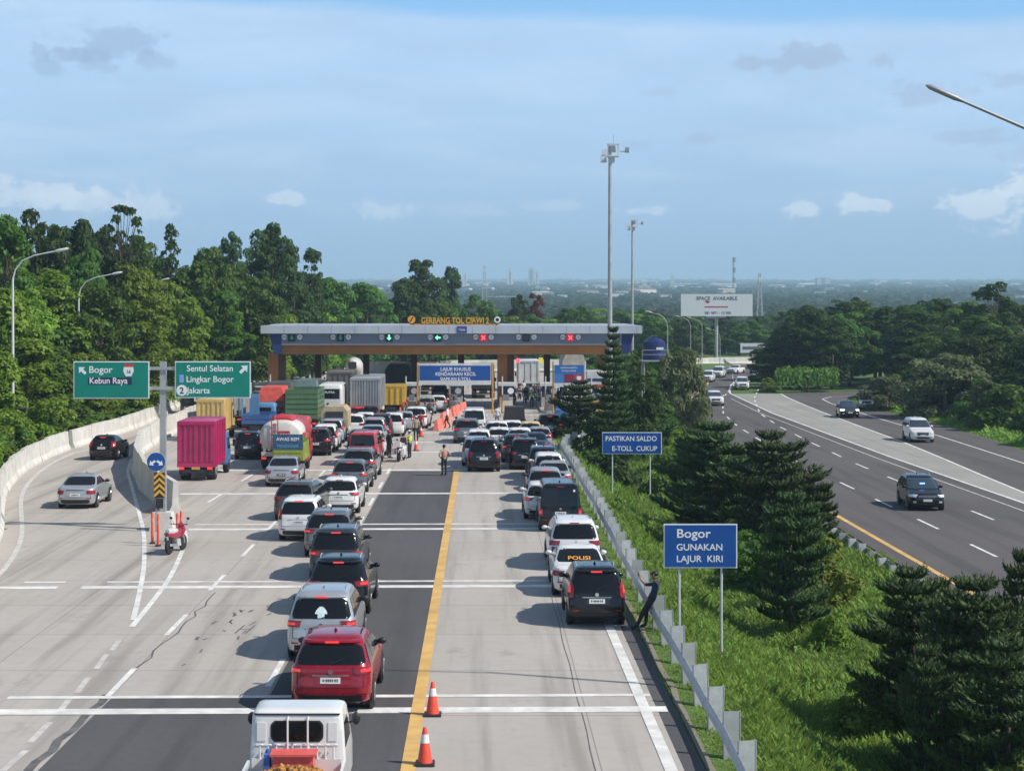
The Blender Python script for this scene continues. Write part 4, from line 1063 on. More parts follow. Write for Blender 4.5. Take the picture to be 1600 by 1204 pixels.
# ------------------------------------------------------------------ toll gate
M_fgrey = mat('fascia_grey', (.215, .235, .28), .45, .2, var=.06, scale=.5)
M_ftop = mat('fascia_pale', (.52, .55, .60), .45, .2, var=.06, scale=.5)
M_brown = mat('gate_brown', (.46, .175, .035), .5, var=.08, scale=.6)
M_gblue = mat('gate_blue', (.018, .035, .16), .45, var=.06)
M_conc2 = mat('booth_concrete', (.40, .38, .35), .85, var=.12, scale=1.2)
Yg = 165.0; gx0, gx1 = XY(408, Yg), XY(1003, Yg)
g = thing('toll_gate', 'wide toll gate canopy with grey fascia, brown beam and blue ends across the lanes', 'toll gate', (0, Yg, 0))
zt, z1, z2, zb = 7.78, 7.05, 5.95, 5.12
DEP = 11.0
put('roof_edge', MB().box(gx0, gx1, -.35, DEP, z1, zt).box(gx0 + .8, gx1 - .8, .5, DEP - 1, zt, zt + .12), M_ftop, g)
for x in np.arange(gx0 + 2.2, gx1, 2.2): put('panel_joint', MB().box(x - .015, x + .015, -.36, -.35, z1 + .02, zt - .02), M_fgrey, g)
put('fascia', MB().box(gx0 + 1.9, gx1 - 1.9, 0, DEP - .3, z2, z1), M_fgrey, g)
for sgn, xe in ((-1, gx0), (1, gx1)):
    put('blue_end', MB().prism([(xe - sgn * .75, z1), (xe - sgn * 1.9, z1), (xe - sgn * 1.9, zb + .02), (xe - sgn * 1.25, zb + .02)], .02, DEP - .3), M_gblue, g)
put('brown_beam', MB().box(gx0 + 1.9, gx1 - 1.9, .35, DEP - .6, zb, z2), M_brown, g)
put('soffit', MB().box(gx0 + 2.2, gx1 - 2.2, .6, DEP - 1, zb - .06, zb), M_fgrey, g)
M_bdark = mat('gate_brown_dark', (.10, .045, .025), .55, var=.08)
for px in (433, 791, 948):
    xc = XY(px, Yg + 3)
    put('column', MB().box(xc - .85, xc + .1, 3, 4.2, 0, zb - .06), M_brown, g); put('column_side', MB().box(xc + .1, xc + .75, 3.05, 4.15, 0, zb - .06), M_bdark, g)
for px in (494, 570, 646, 720, 856):
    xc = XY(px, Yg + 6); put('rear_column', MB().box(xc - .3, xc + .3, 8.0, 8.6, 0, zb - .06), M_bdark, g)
# rooftop name
M_amber = mat('amber_letters', (.80, .38, .03), .5, var=.05)
text(g, 'roof_lettering', 'GERBANG TOL CIAWI 2', .80, (XY(711, Yg), .0, zt + .22), M_amber, .014, 'CENTER', .74)
put('letter_rail', MB().box(XY(640, Yg), XY(780, Yg), .05, .12, zt + .08, zt + .2).box(XY(645, Yg), XY(645, Yg) + .08, .05, .12, zt - .05, zt + .2).box(XY(775, Yg), XY(775, Yg) + .08, .05, .12, zt - .05, zt + .2), M_brown, g)
put('roof_emblem', MB().lathe([(.36, 0), (.36, .1)], 20, c=(XY(643, Yg), 0, zt + .58), axis='y'), M_amber, g)
put('emblem_slash', MB().prism([(XY(643, Yg) - .2, zt + .35), (XY(643, Yg) - .08, zt + .35), (XY(643, Yg) + .22, zt + .82), (XY(643, Yg) + .08, zt + .82)], -.03, -.001), M_bdark, g)
put('side_emblem', MB().lathe([(.28, 0), (.30, .1), (.16, .1), (.16, 0)], 20, c=(XY(777, Yg), 0, zt + .55), axis='y'), M_signw, g)
put('name_plate', MB().box(XY(714, Yg), XY(729.5, Yg), -.40, -.351, z1 + .06, zt - .04), mat('plate_bluegrey', (.04, .08, .28), .5, var=.05), g)
text(g, 'lettering', '7 Gardu', .3, (XY(721.7, Yg), -.41, z1 + .26), M_signw, .01, 'CENTER', .6)
# lane lights and roundels
M_grn = mat('lamp_green', (.05, .6, .2), .4, var=.02, emit=(.15, 1.0, .45), es=2.2); M_red = mat('lamp_red', (.7, .06, .08), .4, var=.02, emit=(1.0, .10, .13), es=1.6)
M_gdim = mat('lamp_green_dim', (.0, .09, .07), .4, var=.05, emit=(.02, .30, .24), es=.35); M_off = mat('lamp_off', (.05, .05, .06), .4, var=.05)
M_box = mat('lamp_box', (.015, .022, .025), .5, var=.05); M_rbox = mat('lamp_box_red', (.42, .02, .03), .4, var=.05, emit=(.7, .03, .05), es=.35)
zl = ZY(527, Yg)
for px, st in ((456, 'dim'), (532, 'dim'), (608, 'green'), (684, 'green2'), (755, 'red'), (822, 'off'), (891, 'red2'), (958, 'none')):
    x = XY(px, Yg)
    for dx in ((-.7, .75) if st != 'none' else (.3,)):
        r = put('speed_roundel', MB().lathe([(.33, -.03), (.33, -.001)], 24, c=(x + dx, 0, zl + .03), axis='y'), mat('roundel_rim', (.16, .06, .07), .5, var=.05), g)
        put('roundel_face', MB().lathe([(.26, -.04), (.26, -.031)], 24, c=(x + dx, 0, zl + .03), axis='y'), M_signw, r)
        text(r, 'lettering', 'GTO' if dx < 0 else '5', .22, (x + dx, -.047, zl - .05), M_black, .01)
    if st == 'none': continue
    b = put('lane_signal', MB().box(x - .34, x + .34, -.07, -.001, zl - .38, zl + .34), M_rbox if 'red' in st else M_box, g)
    if st in ('green', 'green2', 'dim'):
        put('arrow_lamp', prism_at(arrow_poly(math.radians(180 if st != 'green2' else 90), .50, .46), x, zl - .02, -.085, -.071), M_gdim if st == 'dim' else M_grn, b)
    elif 'red' in st:
        mb = MB(); put('cross_lamp', mb.prism([(x - .2 + a, zl - .2) for a in (0,)] + [(x - .1, zl - .24), (x + .22, zl + .14), (x + .14, zl + .22)], -.085, -.071).prism([(x + .13, zl - .24), (x + .22, zl - .17), (x - .12, zl + .22), (x - .22, zl + .14)], -.092, -.086), M_red, b)
    else: put('dark_lamp', MB().box(x - .25, x + .25, -.085, -.071, zl - .28, zl + .24), M_off, b)
# islands and booths
M_ypost = mat('post_ochre', (.55, .29, .06), .55, var=.12); M_iso = mat('island_kerb', (.47, .44, .38), .85, var=.15)
isl = [(433, 'leftmost, under the left end of the canopy'), (494, 'behind the white lorry cab'), (570, 'behind the grey container truck'), (646, 'just left of the wide blue sign'), (712, 'hidden partly under the wide blue sign'), (791, 'at the brown middle column'), (856, 'left of the blue and red payment sign'), (925, 'by the striped truck near the dark conifer')]
for i, (px, where) in enumerate(isl):
    x = XY(px, 164); y0 = 157.5 if i >= 3 else 162
    t = thing('toll_booth', 'grey toll booth on its island, ' + where, 'toll booth', (x, y0, .006), group='toll booths on their islands')
    put('island', MB().plate([(-.8, .6), (-.4, 0), (.4, 0), (.8, .6), (.8, 24), (-.8, 24)], 0, .2), M_iso, t)
    put('crash_nose', MB().box(-.55, .55, .5, 1.7, .2, 1.05, .12, .2), M_iso if i != 7 else M_ypost, t)
    put('cabin', MB().box(-.62, .62, 6.0, 9.0, .2, 1.15), M_conc2, t); put('cabin_glass', MB().box(-.58, .58, 6.05, 8.95, 1.15, 2.2), M_glassb, t); put('cabin_roof', MB().box(-.75, .75, 5.8, 9.2, 2.2, 2.45), M_steelw, t)
    put('marker_post', MB().cyl((-.45, .4, .2), (-.45, .4, 1.7), .07, 8), M_ypost, t); put('upper_post', MB().cyl((-.45, .4, 1.7), (-.45, .4, 3.3), .06, 8), M_steelw, t)
    put('card_terminal', MB().box(-.3, .2, 3.2, 3.6, .2, 1.5), M_fgrey, t)
    put('round_plate', MB().lathe([(.28, 0), (.28, .03)], 20, c=(.3, .1, 2.0), axis='y'), M_signw, t)
# hanging signs over the lanes
Ys = 157.0
t = thing('overhead_sign', 'wide blue overhead sign with three white text lines above the middle lanes', 'road sign', (XY(711, Ys), Ys, 0))
w = 113 * Ys / F; zs1, zs0 = ZY(570, Ys), ZY(595, Ys)
sign_board(t, w, zs1 - zs0, (zs1 + zs0) / 2, M_signb, border=.05)
put('skirt', MB().box(-w / 2, w / 2, -.01, .04, ZY(601, Ys), zs0 - .003), M_steelw, t)
for sx in (-1, 1): put('post', MB().cyl((sx * (w / 2 + .12), .1, 0), (sx * (w / 2 + .12), .1, zs1 + .2), .08, 8), M_ypost, t)
put('top_bar', MB().box(-w / 2 - .2, w / 2 + .2, .06, .14, zs1 + .02, zs1 + .14), M_steelw, t)
for i, (tx, sz) in enumerate((('LAJUR KHUSUS', .44), ('KENDARAAN KECIL', .44), ('SIAPKAN E-TOLL', .40))): text(t, 'lettering', tx, sz, (0.05, -.02, zs1 - .52 - i * .43), M_signw, .015, 'CENTER', .92)
t = thing('payment_sign', 'blue overhead sign with blue, dark red and red squares by the conifer', 'road sign', (XY(889, Ys), Ys, 0))
w = 46 * Ys / F; zs1, zs0 = ZY(570, Ys), ZY(598, Ys)
put('panel', MB().box(-w / 2, w / 2, 0, .06, zs0, zs1), mat('sign_midblue', (.03, .14, .42), .4, var=.06), t); put('skirt', MB().box(-w / 2, w / 2, 0, .05, zs0 - .35, zs0 - .003), M_steelw, t)
for i, c in enumerate(((.05, .2, .5), (.22, .02, .04), (.42, .04, .06))): put('card_square', MB().box(-w / 2 + .04 + i * w / 3, -w / 2 + w / 3 - .03 + i * w / 3, -.015, -.001, zs0 + .05, zs0 + .78), mat('card_%d' % i, c, .5, var=.08), t)
put('square_mark', MB().box(w / 2 - .62, w / 2 - .22, -.022, -.0151, zs0 + .25, zs0 + .6), M_signw, t)
for i, wl_ in enumerate((.9, .65)): text(t, 'lettering', ('SIAPKAN KARTU', 'E-TOLL ANDA')[i], .2, (0, -.01, zs1 - .32 - i * .27), M_signw, .01)
for sx in (-1, 1): put('post', MB().cyl((sx * (w / 2 + .1), .1, 0), (sx * (w / 2 + .1), .1, zs1 + .3), .07, 8), M_steelw if sx > 0 else M_ypost, t)
# two signal lamps hung under the beam
t = thing('lane_lamp', 'small red and yellow lane lamps hanging behind the brown column', 'signal lamp', (XY(827, 168), 168, 0))
put('hanger', MB().box(-1.35, 1.35, 0, .08, 4.72, 4.8).box(-.04, .04, 0, .08, 4.8, 5.2), M_fgrey, t)
put('red_lamp', MB().lathe([(.22, -.05), (.22, .15)], 16, c=(-1.1, 0, 4.45), axis='y'), M_red, t); put('yellow_lamp', MB().box(.9, 1.3, -.05, .15, 4.2, 4.7), mat('lamp_yellow', (.7, .6, .1), .5, emit=(.9, .8, .1), es=.6), t)
# water tank on its stand beside the canopy
t = thing('water_tank', 'dark blue round water tank on a steel stand beside the canopy', 'water tank', (XY(1022, 160), 160, -.8))
zz = ZY(562, 160) + .8
put('tank', MB().lathe([(1.0, zz), (1.02, zz + .3), (1.0, zz + .35), (1.02, zz + .8), (1.0, zz + .85), (1.02, zz + 1.3), (.99, zz + 1.62), (.55, zz + 1.95), (.25, zz + 2.0), (.25, zz + 2.1)], 28), mat('tank_blue', (.012, .025, .12), .4, var=.06), t, 30)
put('label_mark', MB().box(.1, .75, -1.04, -1.0, zz + .95, zz + 1.15), M_signw, t)
for sx in (-1, 1):
    for sy in (-1, 1): put('stand_leg', MB().cyl((sx * 1.0, sy * 1.0, 0), (sx * 1.0, sy * 1.0, zz), .06, 8), M_pole, t)
put('stand_deck', MB().box(-1.25, 1.25, -1.25, 1.25, zz - .12, zz - .002), M_pole, t)
put('railing', MB().tube([(-1.2, -1.2, zz + .5), (1.2, -1.2, zz + .5)], .025, 6).tube([(-1.2, -1.2, zz + .9), (1.2, -1.2, zz + .9)], .025, 6).tube([(-1.2, -1.2, zz), (-1.2, -1.2, zz + .9)], .025, 6).tube([(1.2, -1.2, zz), (1.2, -1.2, zz + .9)], .025, 6), M_pole, t)

# ------------------------------------------------------------------ cones, delineators, plastic barriers
def cone(label, px, py, tilt=0, m=None):
    x, y, _ = W(px, py)
    t = thing('traffic_cone', label, 'traffic cone', (x, y, .014), group='orange traffic cones'); t.rotation_euler = (0, tilt, 0)
    cput('cone_base', 'base', lambda: MB().box(-.2, .2, -.2, .2, 0, .045, .01, .01), M_black, t)
    cput('cone_body', 'body', lambda: MB().lathe([(.155, .045), (.125, .22), (.045, .70), (.03, .75), (.0, .752)], 20), m or M_orange, t, 40)
    cput('cone_band', 'reflective_band', lambda: MB().lathe([(.094, .44), (.066, .61)], 20), M_signw, t, 40)
    return t
cone('orange cone with a white band on the yellow line beside the red SUV', 676, 1117)
cone('orange cone with a white band on the yellow line, lowest in the picture', 664, 1194)
cone('small orange cone standing behind the white police motorcycle', 650, 704); cone('small orange cone beside the policeman with the white cap', 658, 682)
def delineator(label, px, py):
    x, y, _ = W(px, py)
    t = thing('flexible_delineator', label, 'delineator post', (x, y, .009), group='red delineator posts around the motorcycle')
    cput('del_base', 'base', lambda: MB().lathe([(.12, 0), (.12, .04), (.06, .06)], 16), M_black, t); cput('del_post', 'post', lambda: MB().tube([(0, 0, .05), (0, 0, 1.2), (0, 0, 1.26)], [.055, .05, .02], 12), M_orange, t, 40)
    cput('del_band', 'reflective_band', lambda: MB().lathe([(.054, .85), (.0535, 1.0)], 12), M_pinkor, t)
delineator('red delineator post leftmost beside the parked motorcycle', 238, 849); delineator('red delineator post second from the left, touching the motorcycle', 247, 853)
delineator('red delineator post right behind the parked motorcycle handlebar', 277, 851); delineator('red delineator post rightmost beside the parked motorcycle', 283, 847)
def wbar(label, px, py, l, rz):
    x, y, _ = W(px, py)
    t = thing('plastic_barrier', label, 'plastic barrier', (x, y, .009), rz, 'faded orange plastic barriers')
    cput('wb%g' % l, 'shell', lambda: MB().box(-.24, .24, 0, l, 0, .28, .08, .02).box(-.14, .14, .04, l - .04, .28, .5).box(-.14, .14, .04, l - .04, .5, .8, .05, .03), M_pinkor, t, 30)
    cput('wbf', 'fill_cap', lambda: MB().cyl((0, .3, .78), (0, .3, .84), .06, 10), M_orange, t)
wbar('faded orange barrier nearest, left of the open lane', 681, 673, 6.0, -.12); wbar('faded orange barrier in the middle of its row', 690, 661, 6.0, -.1); wbar('faded orange barrier farthest towards the booths', 706, 650, 9, -.12)
wbar('faded orange barrier between the tan canvas truck and the container truck', 540, 657, 2.5, 0); wbar('faded orange barrier in front of the yellow tipper truck', 627, 651, 2.0, .2)

# ------------------------------------------------------------------ trucks
M_chas = mat('truck_chassis', (.03, .03, .032), .8, var=.25, scale=2); M_tarpk = mat('tarp_black', (.022, .026, .032), .7, var=.25, scale=2, bump=.4)
def tmat(name, c, **kw): return mat('truck_' + name, c, kw.pop('r', .45), 0, .25, var=kw.pop('v', .10), scale=kw.pop('s', .9), dirt=kw.pop('d', tuple(x * .55 for x in c)), bump=kw.pop('b', 0))
def truck_base(label, px, py, L, Wd, cabm, cab_w=None, cab_h=2.3, cab_l=1.7, plate=M_plateb, yaw=0, z_bed=.95, name='cargo_truck', cat='truck', z=0.01, axles=1):
    x, y, _ = W(px, py, z)
    t = thing(name, label, cat, (x, y - .5, z), math.radians(yaw), 'trucks queuing in the truck lanes'); hw = Wd / 2; cw = (cab_w or Wd * .92) / 2
    put('chassis', MB().box(-.42, .42, .1, L, .55, z_bed - .1).box(-hw + .1, hw - .1, .05, .2, .45, .62), M_chas, t)
    for k in range(axles):
        for sx in (-1, 1):
            w = cput('truckwheel', 'rear_wheel', lambda: MB().lathe([(.25, -.24), (.45, -.24), (.48, -.2), (.48, -.03), (.44, 0), (.48, .03), (.48, .2), (.45, .24), (.25, .24)], 20, axis='x'), M_tyre, t, 40, loc=(sx * (hw - .3), 1.1 + 1.25 * k, .48))
            cput('truckhub', 'hub', lambda: MB().lathe([(.26, -.2), (.2, -.26), (.2, .26), (.26, .2)], 14, axis='x'), M_steel, w, 40)
            if k == 0: put('mudflap', MB().box(sx * (hw - .3) - .25, sx * (hw - .3) + .25, .42, .45, .28, .8), M_black, t)
    for sx in (-1, 1):
        cput('truckfwheel', 'front_wheel', lambda: MB().lathe([(.25, -.14), (.45, -.14), (.48, -.1), (.48, .1), (.45, .14), (.25, .14)], 20, axis='x'), M_tyre, t, 40, loc=(sx * (cw - .15), L + cab_l * .5, .48))
        put('tail_lamp', MB().box(sx * (hw - .25) - .14, sx * (hw - .25) + .14, .0, .05, .62, .76), M_tlon if rnd.random() < .4 else M_tl, t)
    put('license_plate', MB().box(-.22, .22, .02, .05, .62, .76), plate, t)
    B = Body([(.5, cw * .95, L + .05, L + cab_l - .05), (.6, cw, L, L + cab_l), (1.3, cw, L, L + cab_l), (cab_h - .25, cw * .95, L + .03, L + cab_l - .22), (cab_h - .06, cw * .9, L + .08, L + cab_l - .35), (cab_h, cw * .78, L + .2, L + cab_l - .6)], .12, .01)
    c = link('cab', B.mesh('cab'), cabm, t)
    put('rear_cab_window', B.patch('rear', 1.45, cab_h - .35, -cw * .6, cw * .6, .01), M_glass, c)
    put('windshield', B.patch('front', 1.35, cab_h - .25, -cw * .85, cw * .85, .01), M_glassb, c)
    for sx in (-1, 1):
        put('side_window', B.side(sx, 1.35, cab_h - .32, lambda q: L + .45, lambda q: L + cab_l - .35 - .1 * q, .008), M_glass, c)
        put('side_mirror', MB().box(sx * (cw + .22) - .09, sx * (cw + .22) + .09, L + cab_l - .3, L + cab_l - .22, 1.45, 1.85).tube([(sx * cw * .98, L + cab_l - .25, 1.5), (sx * (cw + .2), L + cab_l - .25, 1.55)], .02, 5), M_black, c)
    return t, hw
def box_body(t, hw, L, z0, z1, m, ribs=7, roof=None, name='cargo_box', rear_ribs=True):
    b = put(name, MB().box(-hw, hw, .1, L - .12, z0, z1), m, t)
    mb = MB()
    for i in range(ribs):
        x = -hw + .12 + (2 * hw - .24) * i / (ribs - 1); wd = .05 if i not in (0, ribs // 2, ribs - 1) else .09
        if rear_ribs: put('door_rib', MB().box(x - wd, x + wd, .045, .099, z0 + .28, z1 - .22, .015, 0), m, b)
    put('rear_sill', MB().box(-hw, hw, .03, .099, z0, z0 + .22), m, b); put('rear_header', MB().box(-hw, hw, .03, .099, z1 - .18, z1), m, b)
    for sx in (-1, 1):
        n = int(L / .7)
        for i in range(n): put('side_rib', MB().box(sx * (hw + .022) - .022, sx * (hw + .022) + .022, .35 + i * (L - .6) / n, .47 + i * (L - .6) / n, z0 + .05, z1 - .05), m, b)
    put('roof', MB().box(-hw + .01, hw - .01, .1, L - .12, z1 + .002, z1 + .05, .08, .08), roof or m, b)
    return b
M_pink = tmat('magenta', (.42, .012, .105)); M_pink_lit = tmat('magenta_roof_sunlit', (.46, .05, .16))  # second magenta is paler: sunlight on the roof put into its colour
t, hw = truck_base('magenta box truck with ribbed rear doors at the left of the truck lanes', 308, 750, 4.4, 2.02, tmat('blue', (.06, .16, .34)), cab_w=2.1, plate=mat('plate_ochre', (.55, .33, .1), .5)); box_body(t, hw, 4.4, .75, 3.2, M_pink, 7, M_pink_lit)
M_yel = tmat('straw_yellow', (.60, .42, .15))
t, hw = truck_base('straw yellow box truck beyond the magenta truck', 330, 689, 4.6, 1.95, M_yel, plate=M_plateb); box_body(t, hw, 4.6, .8, 2.95, M_yel, 6)
M_gbox = tmat('pale_grey', (.40, .42, .42))
t, hw = truck_base('tall pale grey box truck behind the straw yellow truck, under the right green sign', 357, 668, 6, 2.3, tmat('white', (.66, .66, .64))); box_body(t, hw, 6, .9, 3.3, M_gbox, 5)
M_cont = tmat('container_grey', (.30, .315, .32))
t, hw = truck_base('grey container truck with corrugated doors left of the yellow tipper', 571, 659, 8, 2.5, tmat('white', (.66, .66, .64)), axles=2); box_body(t, hw, 8, 1.1, 3.62, M_cont, 11)
M_brn = tmat('brown_grey', (.16, .145, .13))
t, hw = truck_base('brown grey box truck immediately left of the grey container truck', 531, 646, 6, 2.3, M_brn); box_body(t, hw, 6, .95, 3.75, M_brn, 5)
# slatted wooden / steel sided trucks
def slat_body(t, hw, L, z0, z1, m, n=5, load=None, lname='load', top=None):
    put('bed_floor', MB().box(-hw, hw, .1, L - .1, z0 - .12, z0), M_chas, t)
    for side, (xa, xb, ya, yb) in {'rear': (-hw, hw, .06, .12), 'left': (-hw, -hw + .06, .125, L - .1), 'right': (hw - .06, hw, .125, L - .1), 'head': (-hw + .065, hw - .065, L - .16, L - .1)}.items():
        p = MB(); hgt = (z1 - z0) / n
        for i in range(n): p.box(xa, xb, ya, yb, z0 + i * hgt + .03, z0 + (i + 1) * hgt - .03)
        if side in ('rear', 'head'):
            for x in (-hw + .03, 0, hw - .09): p.box(x, x + .08, ya + .01, yb - .01, z0, z1)
        else:
            for q in range(5): p.box(xa + .01, xb - .01, ya + (yb - ya - .1) * q / 4, ya + (yb - ya - .1) * q / 4 + .1, z0, z1)
        put('side_gate' if side in ('left', 'right') else 'tail_gate', p, m, t)
    if load: put(lname, MB().box(-hw + .08, hw - .08, .14, L - .2, z0 + .01, (top or z1 - .25), .15, .2), load, t)
M_grn_t = tmat('green', (.08, .17, .075)); M_redtarp = mat('tarp_red', (.62, .085, .06), .7, var=.2, scale=2, bump=.4); M_wood = tmat('wood_brown', (.20, .12, .06))
t, hw = truck_base('dark green truck with slatted tailgate behind the tanker', 472, 675, 6, 2.45, M_grn_t, axles=2); slat_body(t, hw, 6, 1.0, 3.25, M_grn_t, 6, mat('load_dark', (.05, .06, .05), .9, var=.3))
t, hw = truck_base('truck with brown wooden sides and a red tarpaulin beside the blue truck', 424, 672, 5, 2.2, tmat('blue', (.06, .16, .34))); slat_body(t, hw, 5, 1.0, 2.2, M_wood, 3, M_wood)
tp = MB(); tp.box(-hw + .05, hw - .05, .2, 4.8, 2.21, 3.3, .25, .35); put('tarpaulin', tp, M_redtarp, t)
M_blt = tmat('sky_blue', (.11, .26, .46))
t, hw = truck_base('blue truck with a tall blue frame left of the red tarpaulin truck', 400, 684, 5, 2.0, M_blt, cab_h=2.3); slat_body(t, hw, 5, 1.0, 1.7, tmat('deep_blue', (.03, .10, .30)), 2, M_chas)
put('head_board', MB().box(-hw, -hw + .75, 4.5, 4.6, 1.0, 3.0), M_blt, t); put('frame_post', MB().box(-hw, -hw + .1, .2, .3, 1.0, 3.3).box(-hw, -hw + .1, .3, 4.5, 3.2, 3.3), M_blt, t)
# lime green small tipper with a banner
M_lime = tmat('lime', (.30, .36, .045))
t, hw = truck_base('small lime green tipper truck with a blue lettered banner', 451, 741, 3.6, 1.72, tmat('red', (.4, .04, .035)), cab_h=2.1)
put('tipper_bed', MB().box(-hw, hw, .1, 3.5, .8, .92).box(-hw, -hw + .06, .1, 3.5, .921, 1.75).box(hw - .06, hw, .1, 3.5, .921, 1.75).box(-hw + .061, hw - .061, 3.44, 3.5, .921, 1.9), M_lime, t)
put('tail_gate', MB().box(-hw + .062, hw - .062, .08, .13, .921, 1.42).box(-hw + .1, hw - .1, .05, .078, 1.0, 1.08).box(-hw + .1, hw - .1, .05, .078, 1.25, 1.33), M_lime, t)
put('banner', MB().box(-hw + .02, hw - .02, .06, .1, 1.43, 2.28), mat('banner_blue', (.03, .10, .19), .6, var=.2, scale=4), t)
text(t, 'lettering', 'AWAS REM', .27, (0, .055, 1.92), M_signw, .012, 'CENTER', .95); text(t, 'lettering', 'MENDADAK', .22, (0, .055, 1.55), mat('banner_text', (.12, .36, .50), .6), .012, 'CENTER', 1)
put('scaffold', MB().box(-hw + .02, -hw + .08, .12, .2, 1.76, 2.3).box(hw - .08, hw - .02, .12, .2, 1.76, 2.3), M_lime, t)
# fuel tanker, red and white
M_tw = tmat('tank_white', (.66, .62, .58)); M_tr = tmat('tank_red', (.50, .035, .04))
t, hw = truck_base('red and white fuel tanker truck between the black minivan and the lime tipper', 440, 733, 6.2, 2.45, M_tr, axles=2, cab_h=2.7, name='fuel_tanker')
def oval(a, b, zc, y, n=28): return [(a * math.copysign(abs(math.cos(2 * math.pi * i / n)) ** .8, math.cos(2 * math.pi * i / n)), y, zc + b * math.copysign(abs(math.sin(2 * math.pi * i / n)) ** .8, math.sin(2 * math.pi * i / n))) for i in range(n)]
def loft(rings): 
    mb = MB(); n = len(rings[0]); v = [p for r in rings for p in r]
    return mb.add(v, [(i * n + j, i * n + (j + 1) % n, (i + 1) * n + (j + 1) % n, (i + 1) * n + j) for i in range(len(rings) - 1) for j in range(n)] + [list(range(n))[::-1], list(range((len(rings) - 1) * n, len(rings) * n))])
put('tank', loft([oval(1.0, .72, 1.95, .12), oval(1.15, .86, 1.95, .2), oval(1.22, .92, 1.95, .35), oval(1.22, .92, 1.95, 2.4)]), M_tw, t, 50)
put('red_tank_shell', loft([oval(1.225, .925, 1.95, 2.401), oval(1.235, .935, 1.95, 2.45), oval(1.235, .935, 1.95, 5.9), oval(1.05, .8, 1.95, 6.05)]), M_tr, t, 50)
put('red_top_hood', loft([oval(.62, .18, 2.82, .5), oval(.66, .22, 2.86, .6), oval(.66, .22, 2.86, 2.4)]), M_tr, t, 50)
put('red_panel', MB().box(-.12, .52, .08, .118, 1.85, 2.25), M_tr, t); put('brown_panel', MB().box(-.98, -.66, .13, .17, 1.75, 2.0), tmat('panel_brown', (.3, .17, .07)), t)
text(t, 'lettering', 'AWAS', .2, (.2, .074, 1.97), M_signw, .012); put('red_stripe', MB().box(.55, .8, .10, .16, 1.3, 1.75), M_tr, t)
put('ladder', MB().box(-.55, -.5, .02, .07, 1.1, 2.9).box(-.2, -.15, .02, .07, 1.1, 2.9).box(-.5, -.2, .03, .06, 1.4, 1.44).box(-.5, -.2, .03, .06, 1.8, 1.84).box(-.5, -.2, .03, .06, 2.2, 2.24).box(-.5, -.2, .03, .06, 2.6, 2.64), M_tr, t)
put('hatch_rail', MB().tube([(-.4, .4, 2.85), (-.4, .5, 3.1), (-.1, 2.2, 3.12), (.4, 2.3, 2.95)], .03, 6), M_tr, t); put('rear_guard', MB().box(-1.1, 1.1, .0, .12, .8, 1.05), M_tw, t)
# tan canvas truck
t, hw = truck_base('small truck under a tan canvas cover beside the white MPV', 523, 689, 3.6, 1.85, tmat('white', (.66, .66, .64)), cab_h=2.1); M_tan = mat('canvas_tan', (.42, .34, .21), .8, var=.15, scale=1.5, bump=.4)
put('canvas', MB().prism([(-hw, .95), (hw, .95), (hw, 2.1), (hw * .7, 2.45), (-hw * .7, 2.45), (-hw, 2.1)], .15, 3.5), M_tan, t); put('rear_curtain', MB().box(-hw + .3, hw - .3, .1, .149, 1.0, 2.1), M_chas, t)
# yellow tipper, black tarp lorry, dark flat lorry, white lorry cab
t, hw = truck_base('yellow tipper truck beside the tall black tarpaulin lorry', 611, 650, 5, 2.3, tmat('yellow', (.58, .37, .05)), axles=2); M_yt = tmat('yellow', (.58, .37, .05))
put('tipper_bed', MB().box(-hw, hw, .2, 5, 1.0, 2.55, -.08, 0), M_yt, t)
for i in range(5): put('bed_rib', MB().box(-hw + .1 + i * (2 * hw - .3) / 4, -hw + .2 + i * (2 * hw - .3) / 4, .12, .199, 1.0, 2.5), M_yt, t)
put('top_rim', MB().box(-hw - .09, hw + .09, .15, 5, 2.552, 2.68), M_yt, t)
t, hw = truck_base('tall lorry covered by a black tarpaulin right of the yellow tipper', 622, 633, 7, 2.5, M_tarpk, axles=2); put('tarp_cover', MB().prism([(-hw, 1.0), (hw, 1.0), (hw, 3.4), (hw * .75, 3.95), (-hw * .75, 3.95), (-hw, 3.4)], .1, 6.8), M_tarpk, t)
t, hw = truck_base('dark flat lorry beyond the red tarpaulin truck', 436, 652, 6, 2.4, tmat('dark', (.06, .065, .07))); put('grey_cover', MB().box(-hw, hw, .1, 5.8, 1.0, 3.0, .2, .1), tmat('cover_grey', (.11, .115, .12)), t); put('red_lights_bar', MB().box(-hw, hw, .05, .099, 1.2, 1.4), M_chas, t)
t, hw = truck_base('grey teal lorry beyond the green slatted truck', 478, 648, 6, 2.3, tmat('teal', (.16, .24, .24))); put('cover', MB().box(-hw, hw, .1, 5.8, 1.0, 3.05, .25, .2), tmat('teal', (.16, .24, .24)), t)
t, hw = truck_base('white bus-like lorry with a dark rear window and orange lower tail', 516, 662, 5, 2.05, tmat('white', (.66, .66, .64)), name='white_minibus', cat='bus')
B = Body([(.6, hw, .1, 5.1), (.9, hw, 0, 5.1), (2.9, hw * .97, .05, 5.1), (3.15, hw * .9, .15, 5.0), (3.25, hw * .7, .4, 4.8)], .12, .02); bb = link('bus_body', B.mesh('bus_body'), tmat('white', (.66, .66, .64)), t)
put('rear_window', B.patch('rear', 2.05, 2.85, -hw * .78, hw * .78, .01), M_glass, bb); put('orange_tail', B.patch('rear', .75, 1.45, -hw * .9, hw * .9, .012), tmat('orange', (.50, .13, .05)), bb); text(bb, 'lettering', 'PUTRA', .26, (0, .0, 2.5), M_signw, .012)
put('yellow_side', B.side(1, .8, 1.6, lambda q: .2, lambda q: 3.2, .012), tmat('yellow', (.58, .37, .05)), bb)
